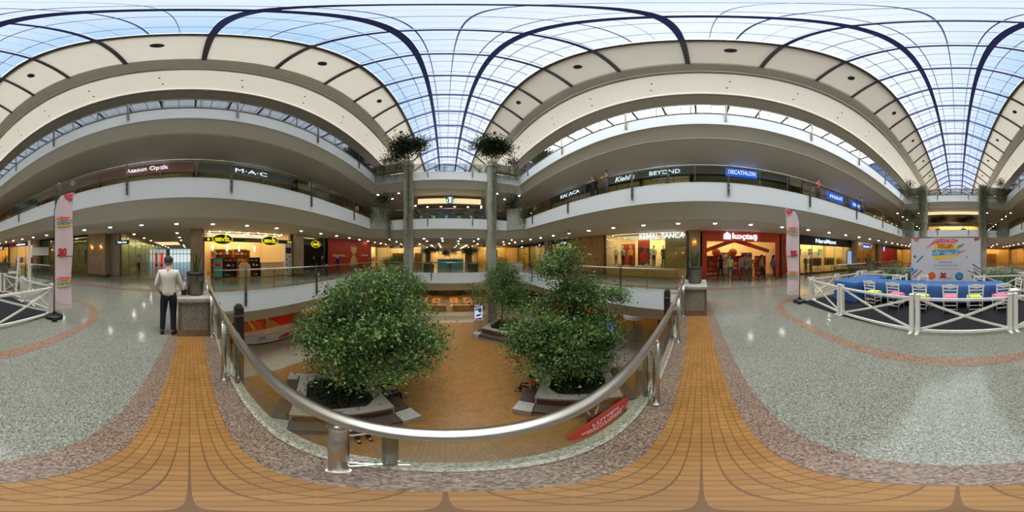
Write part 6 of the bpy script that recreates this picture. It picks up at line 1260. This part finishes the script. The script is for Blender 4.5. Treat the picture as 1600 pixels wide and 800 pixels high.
# ============================================================ PEOPLE
def skin(verts, edges, radii, root=0, sub=1):
    me = bpy.data.meshes.new('s'); me.from_pydata(verts, edges, [])
    o = bpy.data.objects.new('s', me); COL.objects.link(o)
    o.modifiers.new('k', 'SKIN'); o.modifiers['k'].use_smooth_shade = True
    for i, d in enumerate(me.skin_vertices[0].data):
        r = radii[i]; d.radius = (r, r) if not isinstance(r, tuple) else r; d.use_root = (i == root)
    s_ = o.modifiers.new('q', 'SUBSURF'); s_.levels = sub; s_.render_levels = sub
    out = bpy.data.meshes.new_from_object(o.evaluated_get(bpy.context.evaluated_depsgraph_get()))
    bpy.data.objects.remove(o); bpy.data.meshes.remove(me); return out
BODY = {}
def joints(pose):
    J = dict(pel=(0, 0, .95), wai=(0, 0, 1.08), che=(0, .0, 1.27), upc=(0, -.01, 1.4), nec=(0, 0, 1.5), h1=(0, .025, 1.575), h2=(0, .015, 1.64), h3=(0, 0, 1.72))
    for s_, n in ((-1, 'l'), (1, 'r')):
        J['sh' + n] = (s_ * .175, -.01, 1.41); J['el' + n] = (s_ * .235, -.03, 1.14); J['wr' + n] = (s_ * .235, .05, .9)
        J['hip' + n] = (s_ * .09, 0, .92); J['kn' + n] = (s_ * .095, .015, .51); J['an' + n] = (s_ * .1, -.02, .09); J['to' + n] = (s_ * .11, .13, .03)
    if pose == 'walk':
        J.update(knl=(-.09, .16, .53), anl=(-.09, .24, .12), tol=(-.09, .38, .06), knr=(.09, -.04, .5), anr=(.09, -.28, .16), tor=(.09, -.16, .05), ell=(-.24, -.12, 1.15), wrl=(-.23, -.12, .93), elr=(.24, .04, 1.14), wrr=(.22, .2, .97))
    if pose in ('lean', 'man'):
        J.update(ell=(-.25, .2, 1.2), wrl=(-.12, .4, 1.12), elr=(.25, .2, 1.2), wrr=(.12, .4, 1.12), h2=(0, .05, 1.63), h3=(0, .03, 1.71), h1=(0, .05, 1.56))
    if pose == 'man':
        J.update(ell=(-.26, -.04, 1.14), wrl=(-.2, .1, .93), elr=(.25, .02, 1.14), wrr=(.3, .22, .98), knl=(-.12, .02, .5), anl=(-.13, -.03, .09), tol=(-.16, .12, .03), h2=(-.01, .06, 1.62), h3=(-.01, .04, 1.7), h1=(0, .06, 1.55))
    if pose == 'phone':
        J.update(elr=(.25, .02, 1.15), wrr=(.12, .22, 1.28), ell=(-.25, .02, 1.15), wrl=(-.12, .2, 1.2), h1=(0, .05, 1.56), h2=(0, .06, 1.62), h3=(0, .03, 1.7))
    if pose == 'sit':
        for k in ('pel', 'wai', 'che', 'upc', 'nec', 'h1', 'h2', 'h3', 'shl', 'shr', 'ell', 'elr', 'hipl', 'hipr'): x, y, z = J[k]; J[k] = (x, y - .02 * (z > 1.2), z - .38)
        J.update(knl=(-.12, .44, .5), anl=(-.12, .46, .09), tol=(-.13, .6, .03), knr=(.12, .44, .5), anr=(.12, .5, .09), tor=(.13, .64, .03), wrl=(-.12, .25, .66), wrr=(.12, .25, .66), h1=(0, .05, 1.18), h2=(0, .07, 1.24), h3=(0, .05, 1.32))
    return {k: Vector(v) for k, v in J.items()}
def figure_meshes(pose, sleeve, shorts=False):
    key = (pose, sleeve, shorts)
    if key in BODY: return BODY[key]
    J = joints(pose); names = ['pel', 'wai', 'che', 'upc', 'nec', 'h1', 'h2', 'h3']; V = [J[n] for n in names]; Rr = [(.13, .1), (.115, .09), (.14, .1), (.12, .08), (.052, .055), (.066, .075), (.082, .098), (.06, .07)]
    E_ = [(i, i + 1) for i in range(7)]
    def addv(p, r, par): V.append(Vector(p)); Rr.append(r); E_.append((par, len(V) - 1)); return len(V) - 1
    for n, s_ in (('l', -1), ('r', 1)):
        a = addv(J['sh' + n], (.052, .052), 3); a = addv(J['sh' + n].lerp(J['el' + n], .45), (.046, .046), a); a = addv(J['el' + n], (.037, .037), a); a = addv(J['el' + n].lerp(J['wr' + n], .4), (.036, .036), a); a = addv(J['wr' + n], (.024, .02), a)
        d = (J['wr' + n] - J['el' + n]).normalized()
        if pose in ('stand', 'walk'): d = Vector((0, .15, -1)).normalized()
        side_ = d.cross(Vector((s_, 0, 0))).normalized()
        if side_.length < .5: side_ = Vector((0, 1, 0))
        curl = Vector((-s_, 0, 0)) if abs(d.z) > .5 else Vector((0, 0, -1)); side_ = d.cross(curl).normalized() * (-s_ if abs(d.z) > .5 else s_)
        pm = addv(J['wr' + n] + d * .05, (.03, .014), a)
        for q, (o_, L) in enumerate(((-.028, .062), (-.01, .074), (.009, .07), (.027, .054))):
            k1 = addv(V[pm] + d * .045 + side_ * o_ * .9, (.0095, .009), pm); k2 = addv(V[k1] + d * L * .5 + curl * .012, (.0085, .008), k1); addv(V[k2] + d * L * .4 + curl * .024, (.007, .007), k2)
        k1 = addv(V[a] + d * .03 - side_ * .034, (.011, .01), a); addv(V[k1] + d * .04 - side_ * .012 + curl * .012, (.008, .008), k1)
        h = addv(J['hip' + n], (.085, .09), 0); h = addv(J['hip' + n].lerp(J['kn' + n], .5), (.072, .076), h); h = addv(J['kn' + n], (.052, .055), h); h = addv(J['kn' + n].lerp(J['an' + n], .35), (.05, .055), h); h = addv(J['an' + n], (.034, .036), h); addv(J['to' + n], (.036, .026), h)
    body = skin([tuple(v) for v in V], E_, Rr)
    # facial features and ears are part of the body mesh
    bm = bmesh.new(); bm.from_mesh(body); hc = (J['h2'] + J['h1']) / 2 + Vector((0, 0, .01)); fx = MB()
    fx.add([tuple(hc + Vector(p)) for p in ((-.014, .083, -.012), (.014, .083, -.012), (0, .118, -.008), (0, .082, .035))], [(0, 2, 1), (0, 3, 2), (1, 2, 3)])
    for s_ in (-1, 1): fx.ball(tuple(hc + Vector((s_ * .082, 0, .0))), (.012, .02, .03), 5); fx.ball(tuple(hc + Vector((s_ * .03, .085, .032))), (.013, .008, .007), 4)
    fx.ball(tuple(hc + Vector((0, .085, -.035))), (.024, .009, .007), 4)
    tmp = fx.mesh('t', M['white']); bm.from_mesh(tmp); bm.to_mesh(body); bm.free(); bpy.data.meshes.remove(tmp)
    # shirt
    V, E_, Rr = [J['pel'] + Vector((0, 0, -.06)), J['pel'] + Vector((0, 0, .04)), J['wai'], J['che'], J['upc'], J['upc'].lerp(J['nec'], .75)], [(0, 1), (1, 2), (2, 3), (3, 4), (4, 5)], [(.17, .145), (.17, .145), (.155, .13), (.17, .13), (.16, .11), (.068, .068)]
    def adds(p, r, par): V.append(Vector(p)); Rr.append(r); E_.append((par, len(V) - 1)); return len(V) - 1
    for n in 'lr':
        a = adds(J['sh' + n], (.068, .066), 4); a = adds(J['sh' + n].lerp(J['el' + n], .5), (.06, .058), a)
        if sleeve > .5: a = adds(J['el' + n], (.05, .05), a)
        if sleeve > .9: a = adds(J['el' + n].lerp(J['wr' + n], .9), (.036, .036), a)
    shirt = skin([tuple(v) for v in V], E_, Rr)
    V, E_, Rr = [J['wai'] + Vector((0, 0, .0)), J['pel']], [(0, 1)], [(.135, .11), (.152, .128)]
    for n in 'lr':
        a = adds(J['hip' + n] + Vector((0, 0, -.03)), (.1, .105), 1); a = adds(J['hip' + n].lerp(J['kn' + n], .5), (.088, .092), a); a = adds(J['kn' + n], (.07, .072), a)
        if not shorts: a = adds(J['kn' + n].lerp(J['an' + n], .45), (.064, .068), a); a = adds(J['an' + n] + Vector((0, 0, .0)), (.055, .06), a)
    trousers = skin([tuple(v) for v in V], E_, Rr)
    shoes = []
    for n in 'lr':
        a, tt = J['an' + n], J['to' + n]; d = (tt - a); d.z = 0; d = d.normalized(); heel = a - d * .05; b = MB(); zb = max(0, tt.z - .03)
        pr = [(heel, .03, .07), (heel + d * .05, .04, .085), (heel + d * .12, .042, .07), (heel + d * .2, .045, .05), (heel + d * .255, .03, .035)]; sd_ = Vector((-d.y, d.x, 0)); vs = []
        for c, w_, hh in pr:
            for u, z in ((-1, 0), (-1.0, .5), (-.5, 1), (.5, 1), (1.0, .5), (1, 0)): vs.append((c.x + sd_.x * u * w_, c.y + sd_.y * u * w_, zb + hh * z))
        b.add(vs, [(i * 6 + k, i * 6 + (k + 1) % 6, (i + 1) * 6 + (k + 1) % 6, (i + 1) * 6 + k) for i in range(4) for k in range(6)] + [(5, 4, 3, 2, 1, 0), (24, 25, 26, 27, 28, 29)]); shoes.append(b.mesh('shoe', M['black'], True))
    hh = MB(); hc2 = (J['h2'] + J['h3']) / 2 + Vector((0, -.012, .0)); n = 10; vs = []; fs = []
    for i in range(n + 1):
        ph = PI * .62 * i / n
        for k in range(20):
            a = 2 * PI * k / 20; front = max(0, math.sin(a)); p2 = ph * (1 - .38 * front)
            vs.append(tuple(hc2 + Vector((.097 * math.sin(p2) * math.cos(a), .115 * math.sin(p2) * math.sin(a), .085 * math.cos(p2) + .012 - (.02 if p2 > 1.4 else 0)))))
    fs = [(i * 20 + k, (i + 1) * 20 + k, (i + 1) * 20 + (k + 1) % 20, i * 20 + (k + 1) % 20) for i in range(n) for k in range(20)]
    hh.add(vs, fs); hair = hh.mesh('hair', M['black'], True)
    lh = MB(); lh.add(vs, fs); base = hc2 + Vector((0, -.06, -.02)); lh.tube([base, base + Vector((0, -.03, -.12)), base + Vector((0, -.02, -.25))], [.085, .08, .05], 12); long_ = lh.mesh('hair', M['black'], True)
    BODY[key] = (body, shirt, trousers, shoes, hair, long_); return BODY[key]
def cloth_mat(c, nm='cloth'): return pmat(f'{nm} {c}', c, .85)
def person(x, y, z, rz, pose, label, shirt, trou, hair=(30, 24, 20), skin_c=(196, 150, 120), sleeve=1.0, shorts=False, long_hair=False, sc=1.0, shoe=(26, 24, 24), scarf=None, skirt=None):
    t = thing('person', label, 'person', (x, y, z), rz); t.scale = (sc,) * 3
    body, sm, tm, sh, hr, lh = figure_meshes(pose, sleeve, shorts)
    def put(nm, me, mat, smooth=True):
        m2 = me.copy(); m2.materials.clear(); m2.materials.append(mat); o = link(nm, m2, t); return o
    put('body', body, pmat(f'skin {skin_c}', skin_c, .55)); put('shirt', sm, cloth_mat(shirt)); put('trousers', tm, cloth_mat(trou))
    for s_ in sh: put('shoe', s_, cloth_mat(shoe))
    put('headscarf' if scarf else 'hair', lh if (long_hair or scarf) else hr, cloth_mat(scarf or hair)); 
    return t
person(-3.27, -.42, .004, R(88), 'man', 'man in white shirt and dark trousers seen from behind beside the left pedestal', (222, 216, 208), (30, 32, 44), hair=(60, 56, 54), sc=.97)
def fd(dx, dy): return math.atan2(-dx, dy)   # rotation that faces direction (dx, dy)
zb = -5.5
person(-2.05, 5.55, zb, fd(1, 1), 'sit', 'person in grey shirt sitting on the near left planter bench, legs stretched out', (128, 138, 140), (34, 34, 46))
person(-2.0, 3.35, zb, fd(1, -1), 'sit', 'person sitting on the shaded bench of the near left planter below the rail', (60, 60, 66), (50, 46, 44), sleeve=.4)
person(3.3, 5.65, zb, fd(-1, 1), 'sit', 'woman in orange top with dark hair sitting on the near right planter bench', (216, 116, 60), (60, 40, 36), sleeve=.4, long_hair=True)
person(3.8, 3.05, zb, fd(-1, -1), 'sit', 'person in dark grey shirt sitting on the near side bench of the near right planter', (92, 98, 100), (50, 50, 54), sleeve=.4)
person(6.0, 5.85, zb, fd(1, 1), 'sit', 'child in pale blue shirt sitting on the far side bench of the near right planter', (130, 160, 196), (196, 180, 160), hair=(110, 70, 40), sleeve=.4, sc=.85)
person(8.25, 6.5, z1, fd(-1, .1), 'lean', 'person in dark top leaning on the middle level right railing, nearer the front', (48, 34, 36), (40, 44, 60), sleeve=.4)
person(8.25, 5.45, z1, fd(-1, .2), 'lean', 'person in brown shirt leaning on the middle level right railing, second one', (122, 74, 50), (60, 70, 90), sleeve=.4, sc=1.04)
person(8.3, -7.2, z1, fd(-1, 0), 'lean', 'person in red top at the middle level right railing behind', (190, 40, 40), (70, 60, 56), sleeve=.4)
person(8.3, -12.4, z1, fd(-1, 0), 'stand', 'person in dark clothes at the middle level right railing near the mavi signs', (50, 46, 60), (40, 40, 50))
person(9.6, 2.0, z1, fd(0, 1), 'walk', 'person in grey walking past the BEYOND shop on the middle level', (110, 106, 104), (70, 66, 70), long_hair=True)
person(8.4, -2.4, 11.1, fd(-1, 0), 'lean', 'person in blue top at the top level right railing', (60, 120, 170), (50, 60, 80))
person(-7.75, -6.2, 11.1, fd(1, 0), 'lean', 'person in dark teal top at the top level left railing', (40, 80, 96), (40, 60, 80))
person(-7.75, -8.0, z1, fd(1, 0), 'stand', 'person in brown at the middle level left railing above the left flag', (140, 100, 70), (60, 60, 60))
def pp(px, py, rz, pose, label, *a, **k):
    p = at(px, py, z=0); person(p.x, p.y, .004, rz, pose, label, *a, **k)
pp(1126, 437, fd(1, .3), 'walk', 'woman in dark dress walking to the red home store', (40, 26, 30), (44, 30, 34), long_hair=True, sleeve=.4)
pp(1141, 438, fd(-1, .2), 'stand', 'person in pale yellow green top and jeans before the red home store', (206, 204, 120), (60, 90, 140), long_hair=True)
pp(1160, 438, fd(1, 0), 'walk', 'person in beige shirt and grey trousers before the red home store', (150, 130, 110), (96, 92, 88))
pp(1172, 439, fd(1, -.2), 'stand', 'person in brown top in the group before the red home store', (130, 104, 90), (80, 70, 64))
pp(1190, 438, fd(-.3, -1), 'walk', 'person in grey green top and black trousers before the red home store', (140, 140, 116), (24, 22, 26), long_hair=True)
pp(1209, 437, fd(.2, -1), 'walk', 'person in mauve top nearest the right flag', (120, 92, 110), (50, 40, 56), long_hair=True)
pp(528, 425, fd(.6, 1), 'walk', 'woman in blue coat and pale headscarf before the red hoarding', (38, 44, 110), (34, 40, 96), scarf=(196, 190, 190))
pp(575, 420, fd(.2, 1), 'stand', 'man in pale grey shirt beside the right edge of the red hoarding', (168, 172, 178), (60, 60, 66), sleeve=.4)
pp(503, 427, fd(1, .5), 'stand', 'person in dark clothes with a pushchair before the narrow green sign entrance', (38, 34, 38), (30, 30, 34), long_hair=True)
pp(490, 427, fd(.3, 1), 'walk', 'person in black left of the pushchair', (26, 26, 30), (36, 36, 40))
pp(857, 424, fd(-.4, 1), 'walk', 'man in grey top walking on the right walkway behind the near right tree', (80, 84, 84), (58, 58, 62))
pp(868, 425, fd(.3, 1), 'walk', 'person in cream top walking on the right walkway, middle of three', (206, 196, 180), (90, 84, 80), long_hair=True)
pp(879, 426, fd(.3, 1), 'stand', 'person in white shirt on the right walkway, right of three', (226, 222, 214), (110, 106, 100), sleeve=.4)
pp(217, 424, fd(0, -1), 'stand', 'person in pink white top by the corridor shops on the left', (216, 180, 170), (30, 28, 30))
p = at(853, 494, z=zb); person(p.x, p.y, zb, fd(-1, -.4), 'walk', 'child in pink on the lower level beyond the near right tree', (220, 100, 120), (200, 90, 110), sleeve=.4, sc=.7)
p = at(834, 484, z=zb); person(p.x, p.y, zb, fd(1, -.4), 'stand', 'person in red top on the lower level beyond the near right tree', (200, 50, 50), (60, 50, 60), sc=.9)
p = at(842, 478, z=zb); person(p.x, p.y, zb, fd(1, .4), 'stand', 'person in white and dark near the orange display, lower level', (210, 210, 210), (50, 60, 90))
CS = ['far left', 'left', 'left of centre', 'right of centre', 'right', 'far right']
for i, x in enumerate((-3.4, -2.0, -.6, .8, 2.2, 3.6)):
    person(x, 18.28, z1 + .003, R((-1) ** i * 12), 'sit', f'guest in {["dark green", "grey", "black", "teal", "dark grey", "olive"][i]} on the {CS[i]} armchair of the coffee shop', [(40, 60, 50), (120, 120, 120), (30, 30, 34), (50, 80, 84), (70, 70, 74), (84, 84, 60)][i], (40, 42, 50), long_hair=bool(i % 2))
for i, x in enumerate((-.95, -.1, 2.1, 3.7)):
    person(x, 17.3, 11.1 + .003, fd(0, 1), 'stand', f'{["person in dark blue", "person in navy", "person in grey", "person in dark green"][i]} behind the front railing of the top level', [(40, 50, 70), (30, 36, 60), (100, 104, 108), (40, 60, 50)][i], (40, 42, 50), sc=.82)
# pushchair
p = at(500, 429, z=0)
t = thing('pushchair', 'dark pushchair with pale round wheel cover at the left walkway', 'pushchair', (p.x + .5, p.y - .2, .004), R(-40))
b = MB(); b.tube([(-.25, -.35, .12), (-.25, .1, .6), (-.25, .45, 1.0)], .014, 6); b.tube([(.25, -.35, .12), (.25, .1, .6), (.25, .45, 1.0)], .014, 6); b.tube([(-.25, .45, 1.0), (.25, .45, 1.0)], .016, 6); b.tube([(-.25, .35, .12), (-.25, -.1, .6)], .014, 6); b.tube([(.25, .35, .12), (.25, -.1, .6)], .014, 6); part('frame', b, M['steel'], t, True)
b = MB(); b.prism([(-.2, -.3), (.2, -.3), (.2, .15), (-.2, .15)], .4, .5); b.bar((0, .15, .45), (0, .3, .9), .4, .06); part('seat', b, M['darkwall'], t)
b = MB(); b.tube([(-.22, .25 - .3 * math.sin(a) * 1.0, .85 + .25 * math.cos(a)) for a in np.linspace(0, 1.6, 8)], .03, 6); b.lathe([(.24, .72), (.26, .85), (.2, 1.0), (.05, 1.05)], c=(0, .12, 0), n=16, sy=.9); part('hood', b, M['navy'], t, True)
for sx in (-.27, .27):
    for sy in (-.35, .35): b = MB(); b.tube([(sx - .015, sy, .12), (sx + .015, sy, .12)], .12, 16); part('wheel', b, M['black'], t)
b = MB(); b.tube([(.29, -.35, .12), (.3, -.35, .12)], .1, 16); part('wheel_cover', b, M['white'], t)
